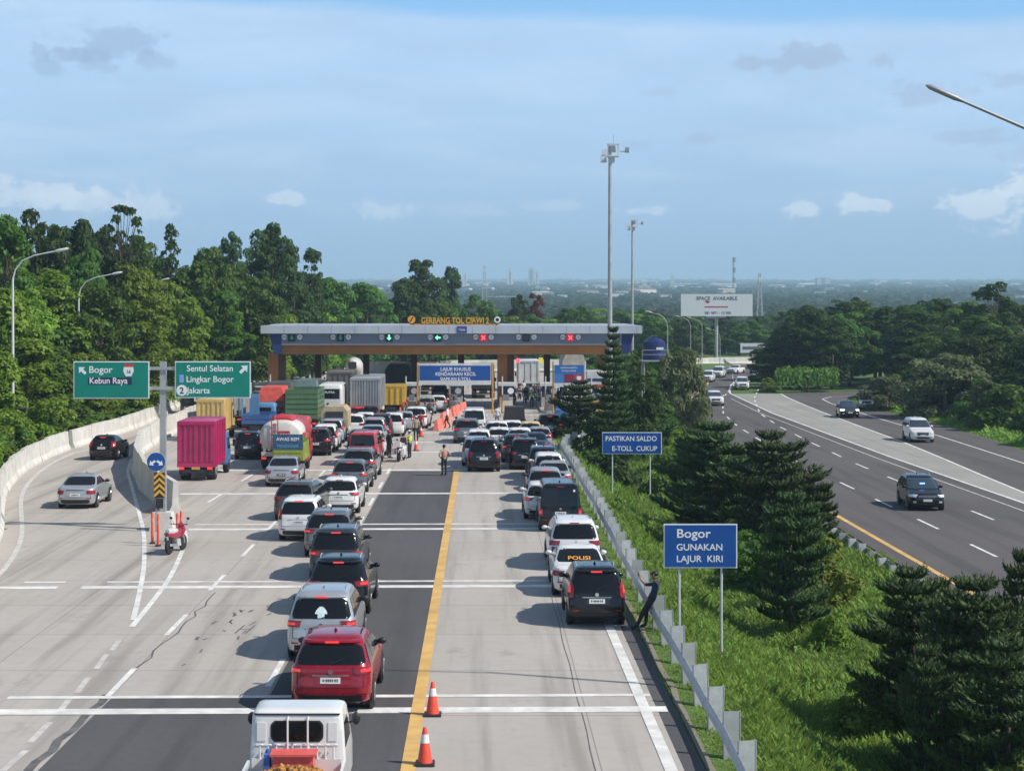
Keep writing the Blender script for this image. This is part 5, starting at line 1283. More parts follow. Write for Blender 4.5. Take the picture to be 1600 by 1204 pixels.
# concrete mixer far behind
t, hw = truck_base('white concrete mixer truck in front of the pale wall behind the gate', 551, 602, 6, 2.4, tmat('white', (.66, .66, .64)), axles=2, name='mixer_truck')
dm = MB().tube([(0, .0, 2.6), (0, .9, 2.55), (0, 2.6, 2.3), (0, 4.2, 2.0), (0, 5.2, 1.9)], [.45, .75, 1.15, 1.0, .4], 20); put('mixer_drum', dm, M_tw, t, 50); put('chute', MB().box(-.35, .35, -.5, .3, 1.7, 2.1).box(-.5, .5, -.2, .2, 2.1, 2.9), M_chas, t)
# lorries inside the gate lanes
t, hw = truck_base('dark lorry standing in the lane right of the wide blue sign', 755, 622, 7, 2.5, tmat('dark', (.06, .065, .07)), axles=2); put('dark_cover', MB().box(-hw, hw, .1, 6.8, 1.0, 3.5, .1, .05), M_tarpk, t)
t, hw = truck_base('dark red lorry in the lane under the wide blue sign', 664, 616, 7, 2.5, tmat('maroon', (.16, .03, .03)), axles=2); put('cover', MB().box(-hw, hw, .1, 6.8, 1.0, 3.4, .1, .05), tmat('maroon', (.16, .03, .03)), t)
t, hw = truck_base('big lorry with a domed pale canvas top behind the payment sign', 897, 618, 8, 2.55, tmat('maroon', (.16, .03, .03)), axles=2); put('canvas_top', MB().prism([(-hw, 1.1), (hw, 1.1), (hw, 3.7), (hw * .7, 4.5), (0, 4.75), (-hw * .7, 4.5), (-hw, 3.7)], .1, 8), mat('canvas_pale', (.50, .45, .38), .8, var=.15, scale=1, bump=.3), t); put('tail_curtain', MB().box(-hw + .1, hw - .1, .04, .099, 1.1, 2.4), M_chas, t)
t, hw = truck_base('white and orange striped lorry half hidden by the dark conifer', 938, 640, 6, 2.5, tmat('orange', (.50, .13, .05)), axles=2); b = put('body', MB().box(-hw, hw, .1, 5.9, .9, 3.6), tmat('white', (.66, .66, .64)), t)
for i, z in enumerate((1.0, 1.55, 2.1, 2.65)): put('stripe', MB().box(-hw - .005, hw + .005, .08, .099, z, z + .28), (tmat('orange', (.50, .13, .05)), tmat('navy', (.03, .05, .17)))[i % 2], b)
t, hw = truck_base('white lorry crossing in front of the pale wall behind the motorcycle crowd', 826, 611, 7, 2.4, tmat('white', (.66, .66, .64))); box_body(t, hw, 7, .9, 3.5, tmat('white', (.66, .66, .64)), 4)
# small open pickups
def pickup(label, px, py, paint, load=None, z=.01, rack=False):
    x, y, _ = W(px, py, z); t = thing('open_pickup', label, 'pickup truck', (x, y - .5, z)); hw = .84
    put('bed', MB().box(-hw, hw, 0, 2.3, .55, .68).box(-hw, hw, 0, .05, .681, 1.05).box(-hw, -hw + .05, .051, 2.3, .681, 1.05).box(hw - .05, hw, .051, 2.3, .681, 1.05), paint, t)
    B = Body([(.4, .8, 2.32, 4.4), (.6, hw, 2.3, 4.5), (.95, hw, 2.3, 4.4), (1.05, .82, 2.32, 3.7), (1.5, .72, 2.4, 3.2), (1.75, .68, 2.45, 3.0), (1.82, .5, 2.6, 2.9)], .12, .01); c = link('cab', B.mesh('cab'), paint, t)
    put('rear_cab_window', B.patch('rear', 1.2, 1.6, -.55, .55, .01), M_glass, c)
    for sx in (-1, 1):
        put('tail_lamp', MB().box(sx * .72 - .08, sx * .72 + .08, -.03, -.001, .68, .9), M_tl, t)
        for yy in (.7, 3.6): cput('wheel0.315', 'wheel', lambda: wheel_mb(.315), M_tyre, t, 40, loc=(sx * .74, yy, .315))
    put('chassis', MB().box(-.4, .4, .1, 4.0, .35, .549), M_chas, t)
    if load: put('load', MB().box(-.78, .78, .06, 2.2, .69, load[1], .05, .05), load[0], t)
    return t
pickup('dark pickup with a tall black covered bed in front of the brown column', 804, 676, PAINT['darkgrey'], (mat('cover_dark', (.035, .03, .03), .7, var=.2), 1.95))
pickup('blue pickup loaded with blue crates near the dark conifer', 884, 675, tmat('deep_blue', (.03, .10, .30)), (mat('crate_blue', (.05, .15, .36), .6, var=.2), 1.7))
pickup('small white pickup far left behind the gate column', 499, 600, PAINT['white'])
t = None
# grey-white small truck on the exit lane facing the camera
x, y, _ = W(1352, 641, RZ)
t = thing('small_truck', 'small white truck with a square cab on the exit lane under the dark trees', 'truck', (x + 1.2, y + 4.6, RZ + .013), math.radians(167)); Bt = Body([(.4, .8, 0, 4.5), (.6, .85, 0, 4.55), (1.1, .85, 0, 4.5), (1.75, .78, .02, 4.15), (1.95, .72, .1, 3.95), (2.0, .55, .3, 3.7)], .1, .02)
link('body', Bt.mesh('body'), PAINT['silver'], t); put('windshield', Bt.patch('front', 1.15, 1.75, -.68, .68, .01), M_glassb, t); put('grille', Bt.patch('front', .75, .95, -.45, .45, .012), M_black, t)
for sx in (-1, 1):
    put('headlight', Bt.patch('front', .75, .95, sx * .5, sx * .78, .015), M_head, t); put('side_window', Bt.side(sx, 1.15, 1.7, lambda q: 2.6, lambda q: 3.9 - .2 * q), M_glass, t)
    for yy in (.9, 3.7): cput('wheel0.315', 'wheel', lambda: wheel_mb(.315), M_tyre, t, 40, loc=(sx * .74, yy, .315))
# white pickup truck in the foreground: only its cab and the front of its bed are in the frame
t = thing('pickup_truck', 'white pickup truck at the bottom edge with a slotted headboard behind its cab', 'pickup truck', (XY(464, 31.6), 31.6, .01)); hw = .86
B = Body([(.4, .82, .03, 1.9), (.55, hw, .0, 2.05), (1.05, hw, .0, 2.0), (1.2, .855, .0, 1.85), (1.70, .825, .015, 1.35), (1.90, .81, .03, 1.18), (1.97, .79, .05, 1.05), (2.005, .74, .10, .95), (2.02, .55, .3, .85)], .07, .008)
c = link('cab', B.mesh('cab'), PAINT['white'], t)
def rnd_edge(q, w): return w - .07 * max(0, abs(q - .5) * 2 - .45) ** 2 / .3
put('window_seal', B.patch('rear', 1.45, 1.83, lambda q: -rnd_edge(q, .475), lambda q: rnd_edge(q, .475), .008, 12, 10), M_black, c); put('rear_cab_window', B.patch('rear', 1.475, 1.805, lambda q: -rnd_edge(q, .445), lambda q: rnd_edge(q, .445), .012, 12, 10), M_glass, c)
put('pressed_ledge', B.patch('rear', 1.385, 1.41, -.74, .74, .014, 12, 1), PAINT['white'], c)
put('roof_trim', B.patch('rear', 1.925, 1.955, -.76, .76, .02, 12, 1), M_black, c)
for sx in (-1, 1):
    put('pressed_panel', B.patch('rear', 1.47, 1.80, sx * .56, sx * .72, .015, 3, 3), PAINT['white'], c)
    put('windshield_side', B.side(sx, 1.3, 1.75, lambda q: .25, lambda q: 1.35 - .4 * q, .01), M_glass, c)
    put('side_mirror', MB().ellipsoid((sx * (hw + .11), 1.3, 1.58), (.085, .05, .12), 12, 8).tube([(sx * .82, 1.3, 1.5), (sx * (hw + .08), 1.3, 1.53)], .02, 6), M_black, c)
    put('bed_side', MB().box(sx * hw - .025, sx * hw + .025, -2.3, -.06, .76, 1.14), PAINT['white'], t)
    for yy in (-1.2, 1.1): cput('wheel0.315', 'wheel', lambda: wheel_mb(.315), M_tyre, t, 40, loc=(sx * .74, yy, .315))
put('headboard_rail', MB().tube([(-.16, -.10, .76), (-.16, -.10, 1.86)], .018, 8).tube([(-.16, -.10, 1.86), (-.16, .06, 1.90)], .018, 8), PAINT['white'], t); put('headboard_rail', MB().tube([(.20, -.10, .76), (.20, -.10, 1.86)], .018, 8).tube([(.20, -.10, 1.86), (.20, .06, 1.90)], .018, 8), PAINT['white'], t)
hb = MB().box(-.80, .80, -.09, -.05, .76, 1.17)
put('headboard', hb, PAINT['white'], t)
for i in range(10):
    x = -.66 + i * .147
    put('headboard_hook', MB().tube([(x, -.07, 1.17), (x, -.07, 1.38), (x + .02, -.07, 1.42), (x + .07, -.07, 1.41)], .02, 6), PAINT['white'], t)
put('bed_floor', MB().box(-hw, hw, -2.3, -.06, .68, .75), PAINT['white'], t); put('rear_frame', MB().box(-.4, .4, -2.2, .5, .35, .67), M_chas, t); put('windshield', B.patch('front', 1.25, 1.8, -.7, .7, .01), M_glassb, t)
o = tag(put('red_crate', MB().box(-.40, .36, -.52, -.14, .755, 1.32, .03, .03).box(-.43, .39, -.55, -.11, 1.321, 1.36), mat('crate_red', (.72, .12, .11), .5, var=.1), None, loc=t.location), 'red plastic crate against the headboard of the white pickup', 'crate')
o = tag(put('blue_jerrycan', MB().box(-.56, -.42, -.5, -.2, .755, 1.34, .02, .02).cyl((-.49, -.3, 1.34), (-.49, -.3, 1.40), .035, 10), mat('can_blue', (.05, .13, .40), .5, var=.1), None, loc=t.location), 'blue can standing left of the red crate in the white pickup', 'can')
# heap of ochre produce
hv = []; hf = []; hs = []
for i in range(420):
    x = rnd.uniform(-.78, .78); y = rnd.uniform(-2.2, -.58); zz = .74 + .44 * (1 - (x / .85) ** 4) * rnd.uniform(.86, 1.06) * (1 if y < -.7 else .92); r = rnd.uniform(.05, .085)
    o0 = len(hv)
    for a, b, c_ in ((r, 0, 0), (-r, 0, 0), (0, r, 0), (0, -r, 0), (0, 0, r * .8), (0, 0, -r * .8)): hv.append((x + a, y + b, zz + c_))
    for tri in ((0, 2, 4), (2, 1, 4), (1, 3, 4), (3, 0, 4), (2, 0, 5), (1, 2, 5), (3, 1, 5), (0, 3, 5)): hf += [o0 + q for q in tri]; hs.append(3)
o0 = len(hv); hv += [(-.8, -2.25, .752), (.8, -2.25, .752), (.8, -.56, .752), (-.8, -.56, .752), (-.74, -2.2, 1.08), (.74, -2.2, 1.08), (.74, -.62, 1.08), (-.74, -.62, 1.08)]
for q in ((4, 5, 6, 7), (0, 1, 5, 4), (1, 2, 6, 5), (2, 3, 7, 6), (3, 0, 4, 7)): hf += [o0 + k for k in q]; hs.append(4)
me = fast_mesh('produce_heap', hv, hf, hs, True)
o = stuff('produce_heap', me, mat('produce_ochre', (.42, .20, .05), .7, var=.35, scale=9), 'heap of ochre brown produce filling the bed of the white pickup', 'produce'); o.location = t.location

# ------------------------------------------------------------------ motorcycles
def motorcycle(label, loc, rz, paint, seat=M_black, box=False, police=False, group=None, topbox=None):
    """origin under the rear wheel, pointing to +y"""
    t = thing('motorcycle', label, 'motorcycle', loc, rz, group)
    for nm, y, w in (('rear_wheel', .31, .12), ('front_wheel', 1.58, .10)):
        wv = put(nm, MB().lathe([(.20, -w * .5), (.28, -w * .5), (.31, -w * .2), (.31, w * .2), (.28, w * .5), (.20, w * .5)], 24, axis='x'), M_tyre, t, 40, loc=(0, y, .31))
        put('rim', MB().lathe([(.20, -w * .35), (.16, -.01), (.16, .01), (.20, w * .35)], 20, axis='x').lathe([(.05, -.06), (.05, .06)], 10, axis='x'), M_rim, wv)
    put('frame', MB().tube([(0, .31, .34), (0, .75, .38), (0, 1.1, .36), (0, 1.42, .85)], [.05, .09, .10, .05], 8).tube([(-.09, .32, .33), (-.09, .42, .62)], .025, 6).tube([(.09, .32, .33), (.09, .42, .62)], .025, 6), M_chas, t, 50)
    put('engine', MB().box(-.16, .16, .72, 1.08, .26, .52, .03, .03), M_steel, t)
    put('body_shell', MB().tube([(0, .08, .80), (0, .35, .72), (0, .75, .66), (0, 1.05, .70), (0, 1.28, .82)], [.06, .14, .15, .16, .10], 10), paint, t, 60)
    put('front_cowl', MB().tube([(0, 1.38, .52), (0, 1.47, .80), (0, 1.36, 1.04)], [.08, .17, .10], 10), paint, t, 60)
    put('seat', MB().tube([(0, .12, .88), (0, .5, .84), (0, .95, .82)], [.10, .14, .10], 8), seat, t, 60)
    put('fork', MB().tube([(-.07, 1.58, .31), (-.07, 1.36, .95)], .025, 6).tube([(.07, 1.58, .31), (.07, 1.36, .95)], .025, 6).box(-.09, .09, 1.34, 1.38, .93, .97), M_steel, t)
    put('handlebar', MB().tube([(-.36, 1.22, 1.04), (-.18, 1.34, 1.02), (0, 1.36, .98), (.18, 1.34, 1.02), (.36, 1.22, 1.04)], .018, 6), M_black, t, 60)
    for sx in (-1, 1): put('mirror', MB().tube([(sx * .25, 1.3, 1.04), (sx * .33, 1.28, 1.22)], .008, 5).ellipsoid((sx * .35, 1.27, 1.26), (.07, .02, .05), 8, 6), M_black, t, 60)
    put('tail_light', MB().box(-.08, .08, .02, .06, .76, .83), M_tl, t); put('license_plate', MB().box(-.10, .10, .0, .015, .58, .70), M_plate, t); put('rear_fender', MB().tube([(0, -.02, .52), (0, .06, .68), (0, .25, .74)], [.05, .07, .07], 6), M_black, t, 60)
    put('exhaust', MB().tube([(.14, .15, .38), (.14, .55, .34), (.12, .9, .28)], [.055, .055, .025], 8), M_chrome, t, 60)
    if topbox: put('top_box', MB().box(-.22, .22, -.12, .26, .92, 1.22, .04, .04), topbox, t)
    if police:
        put('windscreen', MB().box(-.24, .24, 1.40, 1.43, .95, 1.40, .06, 0), M_glassb, t)
        for sx in (-1, 1): put('pannier', MB().box(sx * .30 - .11, sx * .30 + .11, .0, .48, .45, .80, .02, .03), PAINT['white'], t)
    return t
M_mred = mat('motor_pinkred', (.36, .02, .05), .35, 0, .6, var=.1)
x, y, _ = W(259, 868)
motorcycle('pinkish red motorcycle parked between the red posts on the divider nose', (x, y, .009), math.radians(-14), M_mred, mat('seat_grey', (.55, .55, .54), .6))
x, y, _ = W(621, 722)
motorcycle('white police motorcycle with panniers between the two officers', (x, y, .009), math.radians(-12), PAINT['white'], police=True, topbox=PAINT['white'])
for lab, px, py, pm in [('dark motorcycle just right of the white SUV near the barriers', 664, 660, 'black'), ('second dark motorcycle beside the teal hatchback', 672, 655, 'darkgrey'), ('motorcycle at the left of the crowd in the open gate lane', 803, 632, 'brightred'), ('motorcycle in the front of the crowd left of the hi-vis officer', 822, 631, 'black'),
                        ('white motorcycle at the right of the crowd by the pale post', 846, 630, 'white'), ('motorcycle in the middle of the crowd behind the hi-vis officer', 836, 626, 'blue'), ('motorcycle at the back of the crowd', 814, 624, 'silver')]:
    x, y, _ = W(px, py); motorcycle(lab, (x, y, .01), rnd.uniform(-.3, .3), PAINT[pm], group='motorcycles around the open gate lane')

# ------------------------------------------------------------------ people
def cloth(name, c): return mat('cloth_' + name, c, .85, var=.15, scale=8)
CL = {'white': cloth('white', (.70, .69, .66)), 'dark': cloth('dark', (.018, .02, .026)), 'navy': cloth('navy', (.025, .032, .075)), 'hivis': cloth('hivis', (.42, .62, .06)), 'tan': cloth('tan', (.36, .29, .20)), 'red': cloth('red', (.38, .03, .035)), 'maroon': cloth('maroon', (.16, .015, .025)), 'orange': cloth('orange', (.45, .11, .05)), 'grey': cloth('grey', (.20, .20, .21)), 'teal': cloth('teal', (.02, .12, .13)), 'brown': cloth('brown', (.14, .075, .045)), 'pink': cloth('pink', (.55, .22, .20))}
REST = {   # joint: (x, y, z, skin radius x, y)   facing +y
 'pelvis': (0, 0, .95, .135, .10), 'waist': (0, 0, 1.08, .125, .095), 'chest': (0, -.005, 1.28, .155, .11), 'collar': (0, -.005, 1.42, .11, .085), 'neck': (0, .005, 1.49, .055, .058), 'chin': (0, .025, 1.555, .058, .068), 'head': (0, .02, 1.64, .075, .092), 'crown': (0, .01, 1.70, .05, .065)}
for s, n in ((-1, 'L'), (1, 'R')):
    REST.update({'sh' + n: (s * .175, -.005, 1.40, .062, .065), 'el' + n: (s * .24, -.02, 1.12, .045, .045), 'wr' + n: (s * .26, .05, .88, .030, .026), 'pa' + n: (s * .265, .065, .81, .036, .020),
                 'hp' + n: (s * .095, 0, .90, .095, .10), 'kn' + n: (s * .105, .02, .50, .062, .064), 'an' + n: (s * .11, -.01, .10, .042, .046), 'ball' + n: (s * .12, .13, .045, .045, .032), 'toe' + n: (s * .125, .20, .035, .036, .022)})
BONES = [('pelvis', 'waist'), ('waist', 'chest'), ('chest', 'collar'), ('collar', 'neck'), ('neck', 'chin'), ('chin', 'head'), ('head', 'crown')]
for n in 'LR': BONES += [('collar', 'sh' + n), ('sh' + n, 'el' + n), ('el' + n, 'wr' + n), ('wr' + n, 'pa' + n), ('pelvis', 'hp' + n), ('hp' + n, 'kn' + n), ('kn' + n, 'an' + n), ('an' + n, 'ball' + n), ('ball' + n, 'toe' + n)]
def human_mesh(pose, sleeves='short', level=1):
    J = {k: list(v) for k, v in REST.items()}
    for k, p in pose.items(): J[k][:3] = p
    names = list(J); bones = list(BONES)
    for s, n in ((-1, 'L'), (1, 'R')):      # five unequal, slightly curled fingers
        w, p = Vector(J['wr' + n][:3]), Vector(J['pa' + n][:3]); d = (p - w).normalized()
        e = Vector(J['el' + n][:3]); side = d.cross(Vector((0, 0, 1)) if abs(d.z) < .8 else Vector((1, 0, 0))).normalized(); nrm = side.cross(d).normalized()
        for q, (off, ln) in enumerate(((-.030, .062), (-.010, .074), (.010, .070), (.028, .056))):
            b = p + side * off + d * .02; m_ = b + d * ln * .55 + nrm * .008; t_ = m_ + d * ln * .4 + nrm * .022
            for nm, pt in (('f%s%da' % (n, q), b), ('f%s%db' % (n, q), m_), ('f%s%dc' % (n, q), t_)): J[nm] = [pt.x, pt.y, pt.z, .0095, .0095]
            bones += [('pa' + n, 'f%s%da' % (n, q)), ('f%s%da' % (n, q), 'f%s%db' % (n, q)), ('f%s%db' % (n, q), 'f%s%dc' % (n, q))]
        b = w + d * .03 - side * .034; t_ = b + d * .045 - side * .022 + nrm * .01
        J['t%sa' % n] = [b.x, b.y, b.z, .012, .012]; J['t%sb' % n] = [t_.x, t_.y, t_.z, .0095, .0095]; bones += [('wr' + n, 't%sa' % n), ('t%sa' % n, 't%sb' % n)]
    names = list(J); idx = {k: i for i, k in enumerate(names)}
    me = bpy.data.meshes.new('skeleton'); me.from_pydata([J[k][:3] for k in names], [(idx[a], idx[b]) for a, b in bones], [])
    ob = bpy.data.objects.new('skeleton', me); C.objects.link(ob)
    md = ob.modifiers.new('skin', 'SKIN'); md.use_smooth_shade = True; md.branch_smoothing = .3
    for i, k in enumerate(names):
        sv = me.skin_vertices[0].data[i]; q_ = 1.0 if k[0] in 'ft' and k != 'toeL' and k != 'toeR' else 1.16; sv.radius = (J[k][3] * q_, J[k][4] * q_); sv.use_root = (k == 'pelvis')
    sd = ob.modifiers.new('sub', 'SUBSURF'); sd.levels = level; sd.render_levels = level
    dg = bpy.context.evaluated_depsgraph_get(); dg.update()
    out = bpy.data.meshes.new_from_object(ob.evaluated_get(dg)); out.name = 'body'
    bpy.data.objects.remove(ob); bpy.data.meshes.remove(me)
    # colour zones by nearest bone: 0 skin, 1 shirt, 2 trousers, 3 shoes
    seg = []
    for a, b in bones:
        zone = 0
        if a in ('pelvis',) or a[:2] in ('hp', 'kn'): zone = 2
        if a[:2] == 'an' or a[:4] == 'ball': zone = 3
        if a in ('waist', 'chest') or (a == 'pelvis' and b == 'waist') or (a == 'collar' and b[:2] == 'sh') or a[:2] == 'sh': zone = 1
        if a[:2] == 'el' and sleeves == 'long': zone = 1
        seg.append((Vector(J[a][:3]), Vector(J[b][:3]), zone, (J[a][3] + J[b][3]) / 2))
    out.materials.clear()
    for _ in range(4): out.materials.append(None)
    for p in out.polygons:
        c = p.center; best = (9, 0)
        for a, b, zn, r in seg:
            ab = b - a; u = max(0, min(1, (c - a).dot(ab) / max(1e-9, ab.dot(ab)))); dd = (c - a - ab * u).length - r * .6
            if dd < best[0]: best = (dd, zn)
        p.material_index = best[1]; p.use_smooth = True
    return out, J
POSES = {
 'stand': {},
 'hips': {'elR': (.36, -.08, 1.15), 'wrR': (.20, .05, 1.00), 'paR': (.15, .09, .98), 'elL': (-.36, -.08, 1.15), 'wrL': (-.20, .05, 1.00), 'paL': (-.15, .09, .98)},
 'walk': {'knL': (-.10, .18, .52), 'anL': (-.10, .10, .12), 'ballL': (-.10, .24, .06), 'toeL': (-.10, .31, .06), 'anR': (.11, -.22, .16), 'ballR': (.115, -.12, .06), 'toeR': (.12, -.05, .045), 'knR': (.105, .0, .50), 'wrL': (-.26, -.10, .90), 'paL': (-.27, -.12, .83), 'wrR': (.25, .16, .92), 'paR': (.25, .21, .86)},
 'point': {'elL': (-.42, .05, 1.32), 'wrL': (-.62, .10, 1.38), 'paL': (-.69, .11, 1.39)},
 'ride': {'pelvis': (0, 0, .86), 'waist': (0, .05, .98), 'chest': (0, .13, 1.16), 'collar': (0, .17, 1.29), 'neck': (0, .20, 1.36), 'chin': (0, .23, 1.42), 'head': (0, .24, 1.51), 'crown': (0, .23, 1.57), 'shL': (-.175, .17, 1.27), 'shR': (.175, .17, 1.27), 'elL': (-.27, .40, 1.10), 'elR': (.27, .40, 1.10), 'wrL': (-.27, .62, 1.03), 'wrR': (.27, .62, 1.03), 'paL': (-.27, .69, 1.04), 'paR': (.27, .69, 1.04),
          'hpL': (-.10, .03, .84), 'hpR': (.10, .03, .84), 'knL': (-.19, .40, .68), 'knR': (.19, .40, .68), 'anL': (-.24, .32, .18), 'anR': (.20, .30, .30), 'ballL': (-.25, .44, .05), 'toeL': (-.25, .50, .04), 'ballR': (.20, .42, .28), 'toeR': (.20, .48, .28)},
 'bend': {'chest': (0, .15, 1.22), 'collar': (0, .28, 1.30), 'neck': (0, .34, 1.33), 'chin': (0, .40, 1.35), 'head': (0, .46, 1.40), 'crown': (0, .49, 1.45), 'waist': (0, .04, 1.06), 'shL': (-.175, .27, 1.28), 'shR': (.175, .27, 1.28), 'elL': (-.2, .34, 1.0), 'elR': (.2, .34, 1.0), 'wrL': (-.18, .42, .78), 'wrR': (.18, .42, .78), 'paL': (-.18, .44, .71), 'paR': (.18, .44, .71)},
}
def person(label, loc, rz, pose, shirt, trousers, hat=None, vest=None, sleeves='short', group=None, helmet=None, scale=1.0, shoes='dark', level=1):
    t = thing('person', label, 'person', loc, rz, group, scale); key = 'human_%s_%s' % (pose, sleeves)
    if key not in CACHE: CACHE[key] = human_mesh(POSES[pose], sleeves, level)
    me, J = CACHE[key]
    b = link('body', me, [M_skin, CL[shirt], CL[trousers], CL[shoes]], t)
    h = J['head']; hx, hy, hz = h[:3]; up = (Vector(J['crown'][:3]) - Vector(J['chin'][:3])).normalized(); tilt = Vector((0, 0, 1)).rotation_difference(up).to_euler()
    hd = thing_part = bpy.data.objects.new('head_gear', None)
    bpy.data.objects.remove(hd)
    def hp(name, mb, m): return put(name, mb, m, t, 60, loc=(hx, hy, hz), rot=tilt)
    if helmet: hp('helmet', MB().ellipsoid((0, -.005, .035), (.125, .145, .13), 14, 10), helmet)
    elif hat: hp('cap', MB().lathe([(.098, .02), (.102, .06), (.085, .115), (.04, .135)], 16).plate([(-.07, .06), (.07, .06), (.05, .17), (-.05, .17)], .03, .045), hat)
    if not helmet: hp('hair', MB().ellipsoid((0, -.018, .022), (.092, .108, .085), 12, 8), M_hair)
    # face: nose, eyes, mouth
    hp('nose', MB().prism([(-.012, -.02), (.012, -.02), (.004, .03), (-.004, .03)], .07, .118), M_skin)
    for s in (-1, 1): hp('eye', MB().ellipsoid((s * .032, .088, .022), (.012, .008, .007), 8, 6), M_hair); hp('ear', MB().ellipsoid((s * .088, 0, .0), (.012, .022, .034), 8, 6), M_skin)
    hp('mouth', MB().ellipsoid((0, .088, -.042), (.024, .008, .006), 8, 6), mat('lips', (.22, .07, .06), .5, var=.05))
    if vest:
        c0, c1 = Vector(J['waist'][:3]), Vector(J['collar'][:3]); mid = Vector(J['chest'][:3])
        def ring(c, a, bb, z=0): return [(c.x + a * math.cos(2 * math.pi * i / 18), c.y + bb * math.sin(2 * math.pi * i / 18), c.z + z) for i in range(18)]
        put('vest', loft([ring(c0, .150, .118), ring(mid, .182, .135), ring(c1, .125, .10, -.015)]), vest, t, 60)
    return t
M_hv = mat('vest_hivis', (.52, .78, .05), .7, var=.08, scale=6); M_hvo = mat('vest_orange', (.62, .16, .06), .7, var=.1, scale=6); M_capw = cloth('cap_white', (.76, .75, .72)); M_capr = cloth('cap_red', (.4, .03, .03))
for lab, px, py, rz, pose, sh_, tr_, kw in [
    ('person in a pale shirt and dark trousers standing alone on the dark asphalt panel', 694, 743, 30, 'hips', 'tan', 'dark', dict(vest=CL['pink'])),
    ('officer in a yellow green hi-vis vest and white cap right of the police motorcycle', 640, 716, 60, 'point', 'tan', 'dark', dict(hat=M_capw, vest=M_hv)),
    ('officer in dark clothes and a reddish helmet left of the police motorcycle', 608, 716, -50, 'stand', 'dark', 'dark', dict(helmet=M_capr, sleeves='long')),
    ('officer in tan uniform with a white cap behind the hi-vis officer', 650, 689, 10, 'stand', 'tan', 'dark', dict(hat=M_capw)),
    ('person in red standing right of the tan uniformed officer', 657, 680, -20, 'stand', 'red', 'dark', {}),
    ('person in a white shirt and black trousers walking between the orange barriers', 699, 669, 80, 'walk', 'white', 'dark', {}),
    ('person in maroon standing left of the grey SUV', 713, 689, 0, 'stand', 'maroon', 'dark', {}),
    ('person in brown bending over the orange barrier by the yellow tipper', 629, 652, -60, 'bend', 'orange', 'brown', dict(helmet=M_capr)),
    ('person in dark clothes left in the group under the wide blue sign', 703, 640, 0, 'stand', 'brown', 'dark', {}),
    ('person in dark clothes right in the group under the wide blue sign', 709, 644, 90, 'walk', 'dark', 'dark', {}),
    ('person in black in the lane under the wide blue sign', 697, 631, 0, 'stand', 'dark', 'navy', {}),
    ('person in a white shirt standing ahead of the white crossover', 777, 668, 0, 'stand', 'white', 'grey', {}),
    ('officer in black trousers and a bright yellow vest amid the motorcycles', 831, 637, 20, 'stand', 'teal', 'dark', dict(vest=M_hv, hat=M_capw)),
    ('person in a maroon jacket standing by the post right of the motorcycles', 866, 646, -30, 'stand', 'maroon', 'dark', dict(sleeves='long')),
    ('person in dark clothes behind the maroon jacket', 872, 634, 0, 'stand', 'dark', 'dark', {}),
    ('person in tan trousers at the left edge of the motorcycle crowd', 797, 634, -40, 'stand', 'maroon', 'tan', dict(helmet=mat('helmet_cream', (.62, .55, .40), .3))),
    ('person in a grey shirt standing behind the motorcycle crowd', 843, 622, 20, 'stand', 'grey', 'dark', {}),
    ('person in a white shirt at the back of the motorcycle crowd', 818, 620, 0, 'stand', 'white', 'navy', {}),
    ('person in dark blue in the thick of the motorcycle crowd', 825, 626, 60, 'point', 'navy', 'dark', {}),
]:
    x, y, _ = W(px, py); person(lab, (x, y, .009), math.radians(rz), pose, sh_, tr_, **kw)
for lab, px, py, sh_, hm_ in [('rider in red on the motorcycle at the left of the crowd', 803, 632, 'red', (.5, .5, .48)), ('rider in black on the front motorcycle of the crowd', 822, 631, 'dark', (.03, .03, .03)), ('rider in a pale jacket on the white motorcycle of the crowd', 846, 630, 'grey', (.7, .7, .68)), ('rider in navy on the middle motorcycle of the crowd', 836, 626, 'navy', (.05, .3, .28)), ('rider in tan on the motorcycle at the back of the crowd', 814, 624, 'tan', (.4, .05, .05)),
                              ('rider in dark clothes on the motorcycle by the white SUV', 664, 660, 'dark', (.25, .02, .03)), ('rider in brown on the motorcycle by the teal hatchback', 672, 655, 'brown', (.03, .03, .03))]:
    x, y, _ = W(px, py); person(lab, (x, y + .62, .01), rnd.uniform(-.05, .05), 'ride', sh_, 'dark', helmet=mat('helmet_%g' % hm_[0], hm_, .25), sleeves='long', group='riders on the waiting motorcycles')
# the man leaning on the guardrail, facing the road (-x when turned): legs stretched, one arm raised holding a phone
POSES['lean'] = {'anL': (-.15, .42, .10), 'anR': (.14, .20, .10), 'ballL': (-.16, .53, .05), 'toeL': (-.16, .59, .04), 'ballR': (.15, .32, .05), 'toeR': (.15, .38, .04), 'knL': (-.13, .25, .50), 'knR': (.13, .19, .50), 'hpL': (-.095, .02, .86), 'hpR': (.095, .02, .86), 'pelvis': (0, 0, .91), 'waist': (0, -.05, 1.03), 'chest': (0, -.10, 1.22), 'collar': (0, -.10, 1.36), 'neck': (0, -.08, 1.43), 'chin': (0, -.05, 1.49), 'head': (0, -.05, 1.575), 'crown': (0, -.06, 1.635),
                 'shL': (-.175, -.10, 1.34), 'shR': (.175, -.10, 1.34), 'elL': (-.20, .16, 1.30), 'wrL': (-.14, .34, 1.46), 'paL': (-.13, .36, 1.53), 'elR': (.30, -.12, 1.08), 'wrR': (.22, .03, .95), 'paR': (.19, .08, .91)}
lean = person('man in a dark shirt and dark trousers leaning back on the guardrail, one arm raised', (5.02, 50.9, .0), math.radians(78), 'lean', 'navy', 'dark', level=2)
put('phone', MB().box(-.17, -.09, .385, .395, 1.53, 1.67), M_black, lean)

